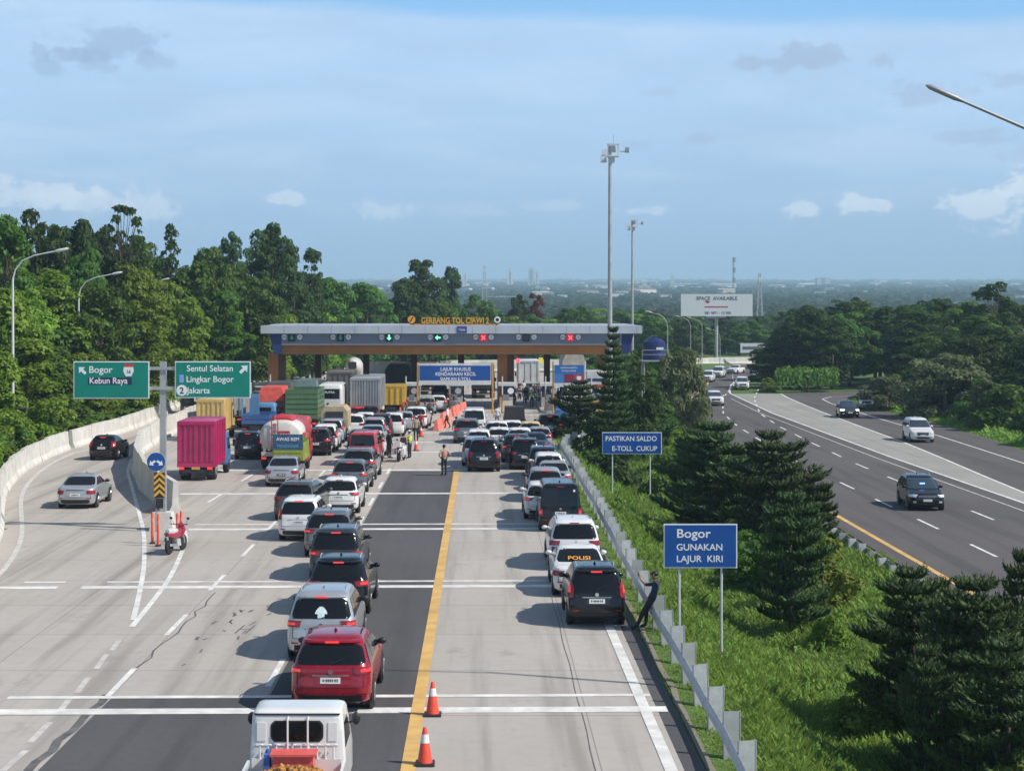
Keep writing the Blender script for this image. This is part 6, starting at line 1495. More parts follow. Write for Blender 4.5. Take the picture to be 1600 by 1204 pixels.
# ------------------------------------------------------------------ vegetation
nr = np.random.default_rng(11)
def leaves(blobs, density, size, seed, up=0.35, flat=0.0, aspect=1.7, shell=0.62):
    """many small folded leaf faces spread through the given ellipsoids -> verts, faces"""
    g = np.random.default_rng(seed); P, N = [], []
    for cx, cy, cz, rx, ry, rz in blobs:
        n = max(8, int(density * (rx * ry + ry * rz + rx * rz)))
        d = g.normal(size=(n, 3)); d /= np.linalg.norm(d, axis=1)[:, None]
        d[:, 2] = np.where(d[:, 2] < -.35, -d[:, 2], d[:, 2])
        r = shell + (1.12 - shell) * g.random(n) ** .6
        P.append(np.array([cx, cy, cz]) + d * r[:, None] * np.array([rx, ry, rz])); N.append(d)
    P = np.concatenate(P); N = np.concatenate(N); n = len(P)
    N = N * .75 + g.normal(size=(n, 3)) * .42 + np.array([0, 0, up]); N[:, :2] *= (1 - flat); N /= np.linalg.norm(N, axis=1)[:, None]
    T = np.cross(N, g.normal(size=(n, 3))); T /= np.linalg.norm(T, axis=1)[:, None]; Bv = np.cross(N, T)
    s = size * (.55 + .9 * g.random(n))[:, None]; L = T * s * aspect * .5; Wd = Bv * s * .5; fold = N * s * .16
    v = np.stack([P - L, P + Wd + fold - L * .15, P + L, P - Wd + fold - L * .15], 1).reshape(-1, 3)
    f = np.arange(4 * n).reshape(n, 4)
    return v, f
def leaf_mesh(name, parts):
    off = 0; V = []; Fc = []
    for v, f in parts: V.append(v); Fc.append(f + off); off += len(v)
    F4 = np.concatenate(Fc)
    return fast_mesh(name, np.concatenate(V), F4.ravel(), np.full(len(F4), 4))
def blob_cloud(seed, n, H, R, z0, rmin, rmax, shape=1.0, sq=.8, gap=0.0):
    g = random.Random(seed); out = []
    for i in range(n):
        t = g.random() ** 1.2 * .97; a = g.uniform(0, 6.283); z = z0 + (H - z0) * t
        prof = math.sin(math.pi * (0.12 + .80 * t) ** shape) ** .7
        rr = R * prof * math.sqrt(g.uniform(.15, 1)) * (1 - .3 * t); r = g.uniform(rmin, rmax) * (1.12 - .36 * t)
        out.append((rr * math.cos(a) * g.uniform(.85, 1.15), rr * math.sin(a), z - r * .5, r * g.uniform(.9, 1.35), r * g.uniform(.9, 1.35), r * sq * g.uniform(.8, 1.15)))
    return out
def trunk_mb(H, r, blobs, seed, nl=9, lean=.4):
    g = random.Random(seed); mb = MB(); top = (g.uniform(-lean, lean), g.uniform(-lean, lean), H * .8)
    mb.tube([(0, 0, -.4), (top[0] * .15, top[1] * .2, H * .2), (top[0] * .6, top[1] * .5, H * .5), top], [r * 1.25, r, r * .7, r * .25], 8)
    for b in g.sample(blobs, min(nl, len(blobs))):
        zs = max(H * .18, min(b[2] * .75, H * .7)); k = zs / (H * .8); s = Vector((top[0] * k * k, top[1] * k * k, zs)); e = Vector(b[:3]); m = (s + e) / 2 + Vector((0, 0, -.25 - .05 * (e - s).length))
        mb.tube([s, m, e], [r * .45, r * .3, r * .1], 6)
    return mb
TREES = {}
def tree_proto(kind, var):
    key = (kind, var)
    if key in TREES: return TREES[key]
    sd = hash(kind) % 97 if False else sum(map(ord, kind)) * 13 + var * 101
    if kind == 'broad': H = 12; bl = blob_cloud(sd, 66, 12, 4.7, 2.4, .75, 1.45, 1.0, .62); lv = [leaves(bl, 60, .25, sd, .5)]
    elif kind == 'tall': H = 16; bl = blob_cloud(sd, 78, 16, 4.4, 2.8, .75, 1.45, .85, .65); lv = [leaves(bl, 60, .25, sd, .5)]
    elif kind == 'open':
        H = 16; bl = blob_cloud(sd, 30, 12.5, 4.8, 3.2, 1.0, 1.7); up = blob_cloud(sd + 5, 46, 16.3, 5.4, 10.5, .35, .75, .6, .6); bl += up; lv = [leaves(bl, 64, .25, sd, .45)]
    elif kind == 'umbrella':
        H = 15; g = random.Random(sd); bl = [(3.6 * math.cos(a), 3.6 * math.sin(a), 11 + g.uniform(-.6, .6), 1.5, 1.5, .9) for a in np.arange(0, 6.28, .7)] + blob_cloud(sd, 26, 11.5, 4.8, 2.5, 1.0, 1.7) + [(1.5 * math.cos(a) * g.uniform(.5, 1.2), 1.5 * math.sin(a), 13.2 + g.uniform(-.5, .5), .95, .95, .6) for a in np.arange(0, 6.28, .8)] + [(g.uniform(-1.2, 1.2), g.uniform(-1, 1), 11.6 + .4 * q, .9, .9, .6) for q in range(5)]; lv = [leaves(bl, 62, .25, sd, .5)]
    elif kind == 'bush': H = 5; bl = blob_cloud(sd, 22, 5, 2.6, .2, .7, 1.2, .6); lv = [leaves(bl, 60, .26, sd)]
    elif kind == 'lush':
        H = 8; g = random.Random(sd); bl = []
        for i in range(46):
            t = g.random() ** .8; a = g.uniform(0, 6.283); rr = 3.3 * (1 - t * .72) * math.sqrt(g.uniform(.35, 1)); r = g.uniform(.55, 1.05)
            bl.append((rr * math.cos(a), rr * math.sin(a), .4 + 7.2 * t, r * 1.25, r * 1.25, r * .72))
        lv = [leaves(bl, 95, .20, sd, .6)]
    elif kind == 'olive': H = 7; bl = blob_cloud(sd, 64, 7, 4.6, .6, .65, 1.2, .75); lv = [leaves(bl, 70, .22, sd)]
    elif kind == 'hedge': H = 2.2; g = random.Random(sd); bl = [(x, g.uniform(-.5, .5), 1.05 + g.uniform(-.1, .15), 1.1, .95, 1.1) for x in np.arange(-5, 5.1, .9)]; lv = [leaves(bl, 85, .2, sd)]
    elif kind == 'pine':
        H = 14; g = random.Random(sd); bl = []
        for i in range(60):
            u = i / 60; z = 3 + 10.6 * u; a = i * 2.4 + g.uniform(-.4, .4); rr = 2.5 * (1 - u ** 1.6) ** .8 * g.uniform(.35, 1.1); r = g.uniform(.5, .85) * (1 - .45 * u)
            bl.append((rr * math.cos(a), rr * math.sin(a), z + .45 * rr, r, r, r * .75))
        lv = [leaves(bl, 55, .26, sd)]
    tm = trunk_mb(H, .24 if H > 9 else .13, bl, sd, 60 if kind in ('open', 'umbrella') else (30 if kind == 'tall' else 12))
    TREES[key] = (tm.mesh('trunk', 60), leaf_mesh('crown', lv), H)
    return TREES[key]
LM = {
 'dark': leaf_mat('leaf_dark', (0.028, 0.056, 0.014), (0.09, 0.155, 0.034)),
 'mid': leaf_mat('leaf_mid', (0.048, 0.1, 0.016), (0.155, 0.27, 0.045)),
 'bright': leaf_mat('leaf_bright', (.10, .17, .017), (.28, .40, .055)),
 'olive': leaf_mat('leaf_olive', (0.09, 0.12, 0.05), (0.22, 0.26, 0.12)),
 'brown': leaf_mat('leaf_brown', (0.055, 0.085, 0.018), (0.16, 0.21, 0.05)),
 'rust': leaf_mat('leaf_rust', (.09, .03, .02), (.17, .06, .035)),
 'yellow': leaf_mat('leaf_yellow', (.11, .16, .02), (.28, .36, .05)),
 'hedge': leaf_mat('leaf_hedge', (0.07, 0.16, 0.025), (0.2, 0.36, 0.055)),
 'arau': leaf_mat('leaf_araucaria', (.026, .048, .014), (.092, .140, .042), transl=.18),
 'banana': leaf_mat('leaf_banana', (.06, .13, .02), (.16, .27, .05)),
}
TN = {'broad': 'broadleaf_tree', 'tall': 'tall_tree', 'open': 'open_crowned_tree', 'umbrella': 'umbrella_tree', 'bush': 'leafy_bush', 'lush': 'creeper_covered_tree', 'olive': 'olive_green_tree', 'hedge': 'clipped_hedge', 'pine': 'conifer_tree'}
def tree(kind, var, leafm, x, y, h, wide, label, group, bark=None, zb=None, rz=None):
    tm, cm, H = tree_proto(kind, var); s = h / H
    t = thing(TN[kind], label, 'bush' if kind == 'bush' else ('hedge' if kind == 'hedge' else 'tree'), (x, y, gz(x, y) - .05 if zb is None else zb), rnd.uniform(0, 6.28) if rz is None else rz, group, (s * wide, s * wide, s))
    link('trunk', tm, bark or M_bark, t); link('crown', cm, LM[leafm], t)
    return t
def tree_px(kind, var, leafm, px, pyt, Y, wpx, label, group, **kw):
    """tree whose crown is centred on photo column px, reaches up to row pyt and spans wpx columns at distance Y"""
    x = XY(px, Y); zb = gz(x, Y); h = ZY(pyt, Y) - zb; tm, cm, H = tree_proto(kind, var)
    R0 = {'broad': 5.6, 'tall': 5.4, 'open': 6.2, 'umbrella': 5.6, 'bush': 3.3, 'lush': 3.9, 'olive': 5.0, 'pine': 2.9, 'hedge': 5.8}[kind]
    w = (wpx * Y / F / 2) / (R0 * h / H)
    return tree(kind, var, leafm, x, Y, h, max(.45, min(1.9, w)), label, group, **kw)
GL = 'trees on the left hillside'
LEFT = [ # kind, var, leaf, px, top, Y, width, label
 ('tall', 0, 'mid', 8, 330, 132, 150, 'tall green tree at the left edge of the picture'),
 ('broad', 1, 'dark', 62, 314, 158, 130, 'dark tree with a peaked top second from the left edge'),
 ('broad', 2, 'dark', 118, 338, 162, 130, 'dark rounded tree between the peaked tree and the open crowned tree'),
 ('open', 0, 'dark', 190, 322, 166, 150, 'open crowned tree with bare upper branches against the sky'),
 ('pine', 0, 'dark', 266, 343, 176, 70, 'slender dark conifer standing clear right of the open crowned tree'),
 ('broad', 3, 'mid', 330, 372, 176, 110, 'mid green tree just right of the slender conifer'),
 ('tall', 1, 'dark', 362, 357, 200, 80, 'tall dark pointed tree beside the widest dark crown'),
 ('broad', 2, 'dark', 425, 344, 208, 120, 'widest dark crown of the left skyline'),
 ('tall', 2, 'dark', 488, 384, 215, 74, 'narrow dark tree at the right end of the left skyline'),
 ('broad', 0, 'mid', 300, 402, 170, 140, 'mid green tree below the slender conifer'),
 ('broad', 1, 'mid', 388, 408, 184, 150, 'mid green tree in front of the widest dark crown'),
 ('broad', 3, 'dark', 455, 430, 205, 130, 'dark tree left above the canopy end'),
 ('broad', 2, 'mid', 522, 432, 235, 110, 'mid green tree behind the left part of the canopy roof'),
 ('broad', 0, 'mid', 572, 437, 250, 120, 'broad green tree left of the umbrella shaped tree'),
 ('umbrella', 0, 'dark', 655, 396, 262, 96, 'umbrella shaped dark tree standing above the rooftop lettering'),
 ('tall', 0, 'dark', 704, 413, 268, 62, 'dark tree right beside the umbrella shaped tree'),
 ('broad', 1, 'mid', 745, 455, 280, 90, 'green tree sloping down right of the umbrella shaped tree'),
 ('broad', 3, 'rust', 836, 452, 330, 44, 'rust red leaved tree above the canopy roof'),
 ('broad', 2, 'dark', 812, 458, 325, 50, 'dark tree touching the left of the rust red tree'),
]
for k, v, m, px, pt, Y, w, lab in LEFT: tree_px(k, v, m, px, pt, Y, w, lab, GL)
lab = 'dark tree standing in the second row behind the left skyline trees'
for i, (px, pt) in enumerate([(-10, 352), (30, 336), (75, 344), (110, 350), (150, 344), (180, 352), (215, 362), (300, 392), (345, 385), (395, 372), (440, 372), (470, 400), (505, 420), (535, 440), (640, 430), (680, 432), (240, 385)]):
    tree_px('broad', (i * 3) % 4, 'dark' if i % 3 else 'mid', px, pt + 4, 185 + i * 5.2, 105, lab, 'second row trees on the left skyline')
lab = 'mid green tree filling the left hillside between the skyline trees and the bright creepers'
for i, (px, pt, Y, w) in enumerate([(80, 415, 140, 150), (30, 440, 126, 140), (160, 438, 142, 150), (228, 446, 148, 130), (215, 405, 158, 120), (285, 455, 158, 130), (350, 450, 172, 130), (420, 468, 196, 130), (480, 462, 222, 120), (20, 380, 140, 120), (130, 385, 155, 120), (255, 425, 165, 110)]):
    tree_px('broad' if i % 3 else 'tall', i % 4, ('bright', 'bright', 'mid', 'bright')[i % 4], px, pt, Y, w, lab, 'mid green trees filling the left hillside')
lab = 'bright green creeper covered tree behind the left ramp barrier'
for i in range(38):
    Y = 62 + i * 4.6 + rnd.uniform(-1, 1); off = (3.8 if i % 2 == 0 else 7.4) + rnd.uniform(-.5, .8) + max(0, (90 - Y) * .05)
    x = interp(LB, Y) - off; top = 585 - 0.0 * i
    h = (rnd.uniform(5.0, 7.0) if i % 2 == 0 else rnd.uniform(8.0, 10.8)) * (.8 if Y < 80 else 1)
    tree('lush', i % 3, ('bright', 'bright', 'mid')[i % 3], x, Y, h, rnd.uniform(.85, 1.15), lab, 'bright creeper covered trees behind the left barrier')
lab = 'low bright bush at the foot of the left ramp barrier'
for i in range(30):
    Y = 60 + i * 4.0 + rnd.uniform(-1, 1); tree('bush', i % 3, 'bright' if i % 3 else 'banana', interp(LB, Y) - 1.9 - rnd.uniform(0, .7), Y, rnd.uniform(1.5, 2.6), rnd.uniform(.8, 1.1), lab, 'low bushes behind the left barrier')
# banana-like plants
def banana(x, y, h, label):
    t = thing('banana_plant', label, 'plant', (x, y, gz(x, y) - .05), rnd.uniform(0, 6), 'banana plants by the left barrier', h / 2.6)
    def mk():
        g = random.Random(3); mb = MB()
        for i in range(9):
            a = i * 2.4; ln = g.uniform(1.2, 1.9); pts = []
            for q in range(6):
                u = q / 5; r = ln * u * .8; pts.append((r * math.cos(a), r * math.sin(a), 1.0 + ln * (1.1 * u - .95 * u * u)))
            v = []
            for q, p in enumerate(pts):
                wd = .26 * math.sin(math.pi * min(.98, .1 + .9 * q / 5)) + .02; v += [(p[0] - math.sin(a) * wd, p[1] + math.cos(a) * wd, p[2] - .05), p, (p[0] + math.sin(a) * wd, p[1] - math.cos(a) * wd, p[2] - .05)]
            mb.add(v, [(3 * q + j, 3 * q + j + 1, 3 * q + 4 + j, 3 * q + 3 + j) for q in range(5) for j in (0, 1)])
        return mb
    cput('banana_leaves', 'leaves', mk, LM['banana'], t, None); cput('banana_stem', 'stem', lambda: MB().tube([(0, 0, -.3), (0, 0, 1.1)], [.12, .08], 8), LM['hedge'], t)
for px, py in ((176, 668), (190, 662), (205, 655), (221, 650), (240, 640), (152, 678), (132, 690), (258, 632)):
    x, y, _ = W(px, py); x = interp(LB, y) - rnd.uniform(1.1, 1.9); banana(x, y, rnd.uniform(2.0, 2.8), 'light green broad leaved plant behind the left barrier below the green sign')
# trees beyond the gate and along the horizon
lab = 'rounded green tree in the belt beyond the toll gate'
for i in range(34):
    px = 470 + i * 17 + rnd.uniform(-8, 8); Y = rnd.uniform(272, 300) if i % 2 else rnd.uniform(310, 345); X = XY(px, Y)
    if px > 905 and Y < 330: Y = rnd.uniform(385, 410)
    pt = 476 + rnd.uniform(-8, 14) + (6 if px > 800 else -6 + (px - 640) * .06)
    tree_px('broad', i % 4, ('mid', 'dark', 'mid', 'bright')[i % 4] if i % 7 else 'brown', px, pt, Y, rnd.uniform(64, 100), lab, 'rounded trees beyond the toll gate')
lab = 'low green bush in front of the tree belt behind the toll plaza wall'
for i in range(26): x = -38 + i * 2.4; tree('lush', i % 3, 'mid' if i % 2 else 'bright', x, 272 + rnd.uniform(0, 8) + abs(i - 14) * -.3, rnd.uniform(3.5, 5.5), 1.1, lab, 'low bushes behind the plaza wall')
lab = 'hazy green tree beyond the highway bend around the billboard'
for i in range(34):
    px = 985 + i * 9 + rnd.uniform(-6, 6); Y = rnd.uniform(375, 400) + (i % 3) * 22
    tree_px('broad' if i % 4 else 'tall', i % 4, ('mid', 'dark', 'mid')[i % 3], px, 500 + rnd.uniform(-16, 26) - (12 if i % 3 == 2 else 0), Y, rnd.uniform(50, 84), lab, 'hazy trees beyond the highway bend')
# right-hand forest
GR_ = 'trees of the dark right-hand forest'
for k, v, m, px, pt, Y, w, lab in [
 ('tall', 1, 'dark', 1552, 437, 232, 120, 'tall emergent tree rising over the right forest against the sky'),
 ('olive', 0, 'olive', 1476, 549, 172, 190, 'large olive green rounded tree beside the exit lane'),
 ('olive', 1, 'olive', 1385, 588, 186, 110, 'dull green bushy tree overhanging the small white truck'),
 ('olive', 2, 'olive', 1541, 590, 158, 70, 'small olive tree with a visible trunk at the edge of the exit lane'),
 ('broad', 1, 'mid', 1242, 487, 262, 110, 'dark palm-like tree beside the hedge'),
 ('tall', 2, 'mid', 1330, 468, 300, 90, 'bushy tree with a peaked top above the hedge'),
 ('olive', 0, 'olive', 1064, 538, 152, 110, 'olive green tree on the median left of the far highway cars'),
 ('broad', 2, 'dark', 1345, 462, 330, 60, 'dark round tree standing higher behind the hedge trees'),
]: tree_px(k, v, m, px, pt, Y, w, lab, GR_, bark=M_barkp)
lab = 'dark green tree packed in the right-hand forest'
for i in range(44):
    px = 1205 + (i * 37) % 440 + rnd.uniform(-12, 12); row = i % 4; Y = (196, 214, 236, 268)[row] + rnd.uniform(-6, 6)
    if px < 1320 and row < 2: Y += 48
    if px > 1330 and row == 0: Y = rnd.uniform(188, 196)
    x = XY(px, Y)
    if x < interp(XR, Y) + 6 and Y < 224: continue
    pt = (530, 505, 488, 472)[row] + rnd.uniform(-12, 14) - (px - 1205) * .02
    tree_px('broad' if i % 3 else 'tall', i % 4, ('dark', 'mid', 'dark', 'dark')[i % 4], px, pt, Y, rnd.uniform(90, 140), lab, 'packed trees of the right-hand forest')
lab = 'dark tree closing the bend of the exit ramp'
for i, (X_, Y_, h_) in enumerate([(52, 203, 8), (60, 206, 9), (68, 209, 10), (52, 247, 11), (57, 250, 11.5), (63, 251, 12), (69, 252, 12), (76, 254, 12), (47, 248, 9), (59, 262, 12.5), (49, 262, 11.5)]):
    tree('broad', i % 4, 'dark' if i % 3 else 'mid', X_, Y_, h_, 1.0, lab, 'dark trees around the exit ramp')
lab = 'dark bush under the trees along the right edge of the exit lane'
for i in range(18):
    Y = 128 + i * 4.2; x = interp(XR, Y) + 3.6 + rnd.uniform(0, 2.5); tree('bush', i % 3, 'dark' if i % 2 else 'mid', x, Y, rnd.uniform(2.4, 4.6), 1.15, lab, 'dark bushes along the exit lane')
lab = 'dark green tree behind the bushes along the exit lane'
for i in range(9):
    Y = 132 + i * 7.5; x = interp(XR, Y) + 10 + rnd.uniform(0, 4); tree('broad', i % 4, 'dark', x, Y, rnd.uniform(7.5, 9.5), 1.1, lab, 'dark trees behind the exit lane')
h = tree_px('hedge', 0, 'hedge', 1262, 574, 226, 112, 'clipped bright green hedge at the tip between highway and exit ramp', None, rz=.35)
tree_px('bush', 1, 'yellow', 1200, 587, 228, 46, 'round orange tinged bush at the left end of the hedge', None)
# araucarias of the median
def foxtail(mb_v, mb_f, p0, p1, p2, r, g):
    pts = []
    for q in range(5):
        u = q / 4; pts.append((p0 * (1 - u) + p1 * u) * (1 - u) + (p1 * (1 - u) + p2 * u) * u)
    o = len(mb_v); n = 5
    for i, p in enumerate(pts):
        t = (pts[min(i + 1, 4)] - pts[max(0, i - 1)]).normalized(); a = t.orthogonal().normalized(); b = t.cross(a)
        rr = r * (.55, 1.0, 1.05, .9, .25)[i]
        for j in range(n):
            an = 6.283 * j / n + i * .6; q = rr * g.uniform(.8, 1.2); mb_v.append(p + (a * math.cos(an) + b * math.sin(an)) * q)
    for i in range(4):
        for j in range(n): mb_f.append((o + i * n + j, o + i * n + (j + 1) % n, o + (i + 1) * n + (j + 1) % n, o + (i + 1) * n + j))
    for k in range(16):     # needle points
        u = g.random(); i = min(3, int(u * 4)); p = pts[i].lerp(pts[i + 1], u * 4 - i); t = (pts[i + 1] - pts[i]).normalized(); a = t.orthogonal().normalized(); b = t.cross(a); an = g.uniform(0, 6.283)
        d = (a * math.cos(an) + b * math.sin(an)); e = p + d * r * 1.9 + t * r * 1.1; w = t.cross(d) * r * .28; o = len(mb_v)
        mb_v += [p + d * r * .7 - w, p + d * r * .7 + w, e + w * .2, e - w * .2]; mb_f.append((o, o + 1, o + 2, o + 3))
def araucaria_mesh(H, R, seed, whorls=13, nb=7, shape=.75, z0=.7, r=.055):
    g = random.Random(seed); v = []; f = []; tr = MB(); tr.tube([(0, 0, -.4), (0, .05, H * .5), (.03, .02, H * .97)], [.13, .09, .02], 8)
    for i in range(whorls):
        u = i / (whorls - 1); z = z0 + (H - z0 - .15) * u ** .92; L0 = R * max(.05, 1 - u ** 2.0) ** shape * g.uniform(.72, 1.08) * (.72 + .28 * min(1, u * 3.5)) + .18
        for k in range(nb):
            a = 6.283 * (k + .5 * (i % 2)) / nb + g.uniform(-.25, .25); L = L0 * g.uniform(.55, 1.2); d = Vector((math.cos(a), math.sin(a), 0)); s = Vector((-d.y, d.x, 0))
            P0 = Vector((0, 0, z)); P1 = P0 + d * L * .55 + Vector((0, 0, -.10 * L + .06)); P2 = P0 + d * L + Vector((0, 0, .20 * L * g.uniform(.4, 1.5)))
            tr.tube([P0, P1, P0 + d * L * .8 + Vector((0, 0, -.02 * L))], [.028, .018, .008], 4, False)
            foxtail(v, f, P0 + d * L * .35 + Vector((0, 0, -.05 * L)), P1 + d * .1, P2, r, g)
            ns = max(2, int(L / .30))
            for q in range(ns):
                uu = .22 + .72 * q / ns; B0 = (P0 * (1 - uu) + P1 * uu) * (1 - uu) + (P1 * (1 - uu) + P2 * uu) * uu
                for sd in (-1, 1):
                    ln = (.20 + .34 * L * (1 - uu) * .9 + .12) * g.uniform(.7, 1.2); dr = (d * .55 + s * sd * .85).normalized()
                    foxtail(v, f, B0, B0 + dr * ln * .6 + Vector((0, 0, -.03)), B0 + dr * ln + Vector((0, 0, .30 * ln + .10)), r * .95, g)
    F_ = np.array(f); me = fast_mesh('crown', np.array([tuple(p) for p in v]), F_.ravel(), np.full(len(F_), 4))
    return tr.mesh('trunk', 60), me, H
ARAU = [araucaria_mesh(5.2, 2.6, 1, 9, 8, .55, .7, .085), araucaria_mesh(4.8, 2.3, 2, 9, 7, .6, .7, .08), araucaria_mesh(8.5, 2.3, 3, 17, 6, 1.25, 1.0, .075)]
def araucaria(var, x, y, h, wide, label, zb=None, rz=None):
    tm, cm, H = ARAU[var]; s = h / H
    t = thing('araucaria_tree', label, 'tree', (x, y, (gz(x, y) if zb is None else zb) - .05), rnd.uniform(0, 6.28) if rz is None else rz, 'dark araucaria-like trees on the median', (s * wide, s * wide, s))
    link('trunk', tm, M_bark, t); link('crown', cm, LM['arau'], t)
def arau_px(var, px, pyt, Y, wpx, label, **kw):
    x = XY(px, Y); h = ZY(pyt, Y) - gz(x, Y); H = ARAU[var][2]; R0 = (2.7, 2.4, 2.4)[var]
    araucaria(var, x, Y, h, (wpx * Y / F / 2) / (R0 * h / H), label, **kw)
arau_px(0, 1118, 662, 84, 215, 'dark spreading tree with layered fronds behind the Bogor sign, left of two')
arau_px(1, 1205, 676, 80, 200, 'dark spreading tree behind the Bogor sign with upturned fronds over the highway')
arau_px(0, 1236, 772, 61, 180, 'dark layered tree right of the Bogor sign with its trunk showing')
arau_px(1, 1425, 888, 46.5, 205, 'dark layered tree in the lower right foreground, left of the group')
arau_px(0, 1525, 905, 42.5, 270, 'widest dark layered tree in the lower right foreground')
arau_px(1, 1598, 862, 46, 130, 'dark layered tree cut by the right edge of the picture')
arau_px(1, 1340, 985, 40.5, 90, 'small dark layered tree low in the right foreground') if False else None
arau_px(2, 958, 512, 118, 96, 'tall slender dark conifer in front of the toll canopy')
tree_px('broad', 1, 'dark', 1006, 578, 128, 84, 'dark bushy tree right beside the tall slender conifer, under the water tank', None)
lab = 'bush filling the ground between the plaza and the highway bend'
for i in range(40):
    Y = rnd.uniform(136, 300); lo = interp([(136, 11.5), (165, 13), (262, 20), (300, 22)], Y); X = rnd.uniform(lo, interp(HL, Y) - 2.5)
    tree('lush' if i % 2 else 'bush', i % 3, ('mid', 'bright', 'dark')[i % 3], X, Y, rnd.uniform(2.0, 4.0), rnd.uniform(1.1, 1.6), lab, 'bushes between plaza and highway')
lab = 'green tree between the end of the toll canopy and the highway'
for i, (px, pt, Y, w) in enumerate([(1035, 545, 190, 60), (1012, 560, 205, 60), (1055, 540, 225, 60), (1025, 530, 240, 60), (1070, 545, 262, 50), (1040, 520, 280, 60), (1000, 540, 178, 50)]): tree_px('broad', i % 4, ('mid', 'dark')[i % 2], px, pt, Y, w, lab, 'trees between canopy and highway')
arau_px(1, 1165, 700, 90, 150, 'dark spreading tree between the two behind the Bogor sign, set farther back')
arau_px(0, 1272, 742, 72, 120, 'dark layered tree at the highway rail right of the pair behind the Bogor sign')
arau_px(1, 1470, 905, 48, 150, 'dark layered tree between the two wide ones in the lower right foreground')
arau_px(1, 1572, 1000, 38.5, 250, 'dark layered tree reaching the bottom right corner of the picture')
arau_px(0, 1450, 1010, 39.5, 150, 'smallest dark layered tree, lowest in the right foreground')
arau_px(0, 1080, 672, 92, 110, 'dark spreading tree right beside the Pastikan saldo sign')
araucaria(1, XY(905, 126), 126, 4.2, 1.2, 'low dark tree at the guardrail end left of the tall slender conifer')
# bushes on the median
for px, py, Y, hh, k, m, lab in [
 (1288, 862, 66, 2.6, 'bush', 'yellow', 'yellow green column bush at the highway rail, nearest the layered trees'),
 (1250, 846, 70, 2.6, 'bush', 'banana', 'light green bush between the dark trees behind the Bogor sign'),
 (1172, 852, 72, 2.4, 'bush', 'banana', 'pale green bush just right of the top of the Bogor sign'),
 (1480, 905, 47, 2.3, 'bush', 'yellow', 'yellow green bush behind the foreground layered trees'),
 (1350, 960, 47, 1.6, 'bush', 'bright', 'bright green bush left of the foreground layered trees'),
 (1590, 1180, 38, 1.6, 'bush', 'yellow', 'yellow green bush in the bottom right corner'),
 (1300, 905, 58, 1.3, 'bush', 'bright', 'mid green bush beside the trunk of the tree right of the Bogor sign'),
 (1062, 665, 120, 3.0, 'bush', 'yellow', 'yellow green bush under the olive tree on the median'),
 (1040, 690, 108, 2.6, 'bush', 'banana', 'light green bush behind the Pastikan saldo sign'),
 (925, 690, 118, 3.0, 'bush', 'dark', 'dark bush at the foot of the tall slender conifer'),
 (960, 690, 112, 3.2, 'bush', 'dark', 'dark bush above the Pastikan saldo sign'),
 (1090, 690, 112, 3.2, 'bush', 'yellow', 'yellowish bush at the highway edge under the olive tree'),
 (1000, 650, 132, 3.2, 'bush', 'mid', 'mid green bush under the second conifer'),
 (880, 655, 140, 2.4, 'bush', 'dark', 'dark bush at the end of the toll island right'),
]:
    x = XY(px, Y)
    if px == 880: x = 10.8
    tree(k, rnd.randrange(3), m, x, Y, hh, 1.0, lab, None)
for i, (X_, Y_, h_, m_, lab) in enumerate([(16.0, 88, 2.4, 'mid', 'mid green bush against the highway rail behind the layered trees'), (15.8, 98, 2.6, 'bright', 'bright green bush against the highway rail, farthest of a row'), (16.1, 52, 1.9, 'bright', 'bright green bush at the highway rail above the foreground trees')]):
    tree('bush', i % 3, m_, X_, Y_, h_, 1.1, lab, None)
# grass and weeds on the median
def grass(name, n, yr, xr, h0, h1, w, seed, m, label, cat, leafy=False):
    g = np.random.default_rng(seed); V = []; Fc = []; o = 0
    ys = 1 / (1 / yr[0] + (1 / yr[1] - 1 / yr[0]) * g.random(n))      # denser near the camera
    for i in range(n):
        y = ys[i]; lo, hi = xr(y); x = lo + (hi - lo) * g.random(); z = gz(x, y) - .02
        patch = .5 + .5 * math.sin(x * 1.7 + 2 * math.sin(y * .35)) * math.cos(y * .55 + x * .4)
        edge = min(1, max(.25, (x - lo) / 1.4)); h = (h0 + (h1 - h0) * g.random()) * (.55 + .75 * patch) * edge * (1 + y / 160)
        for b in range(5):
            a = g.uniform(0, 6.283); dx, dy = math.cos(a), math.sin(a); bx, by = x + g.normal() * .09, y + g.normal() * .09; hh = h * g.uniform(.6, 1.2); ww = w * g.uniform(.6, 1.3) * (1 + y / 90)
            sp = hh * g.uniform(.25, .8)
            if leafy: V += [(bx, by, z + hh * .3), (bx + dx * sp * .5 - dy * ww, by + dy * sp * .5 + dx * ww, z + hh), (bx + dx * sp * 1.4, by + dy * sp * 1.4, z + hh * .85), (bx + dx * sp * .5 + dy * ww, by + dy * sp * .5 - dx * ww, z + hh)]
            else: V += [(bx - dy * ww, by + dx * ww, z), (bx + dy * ww, by - dx * ww, z), (bx + dx * sp * .4 + dy * ww * .7, by + dy * sp * .4 - dx * ww * .7, z + hh * .7), (bx + dx * sp, by + dy * sp, z + hh)]
            Fc.append((o, o + 1, o + 2, o + 3)); o += 4
    F_ = np.array(Fc); me = fast_mesh(name, np.array(V), F_.ravel(), np.full(len(F_), 4)); return stuff(name, me, m, label, cat)
M_gr = leaf_mat('grass_blade', (.16, .26, .045), (.33, .48, .10), transl=.45); M_gr2 = leaf_mat('grass_weed', (.14, .24, .04), (.30, .44, .09), transl=.42)
grass('median_grass', 36000, (29, 150), lambda y: (4.6, min(17.0, 17.0 if y < 112 else interp(HL, y) - 1)),   .10, .27, .011, 5, M_gr, 'bright green grass covering the sloping median', 'grass')
grass('median_weeds', 3000, (30, 120), lambda y: (5.6, 16.8), .12, .27, .018, 6, M_gr2, 'broad leaved weeds growing in the median grass', 'weeds', True)
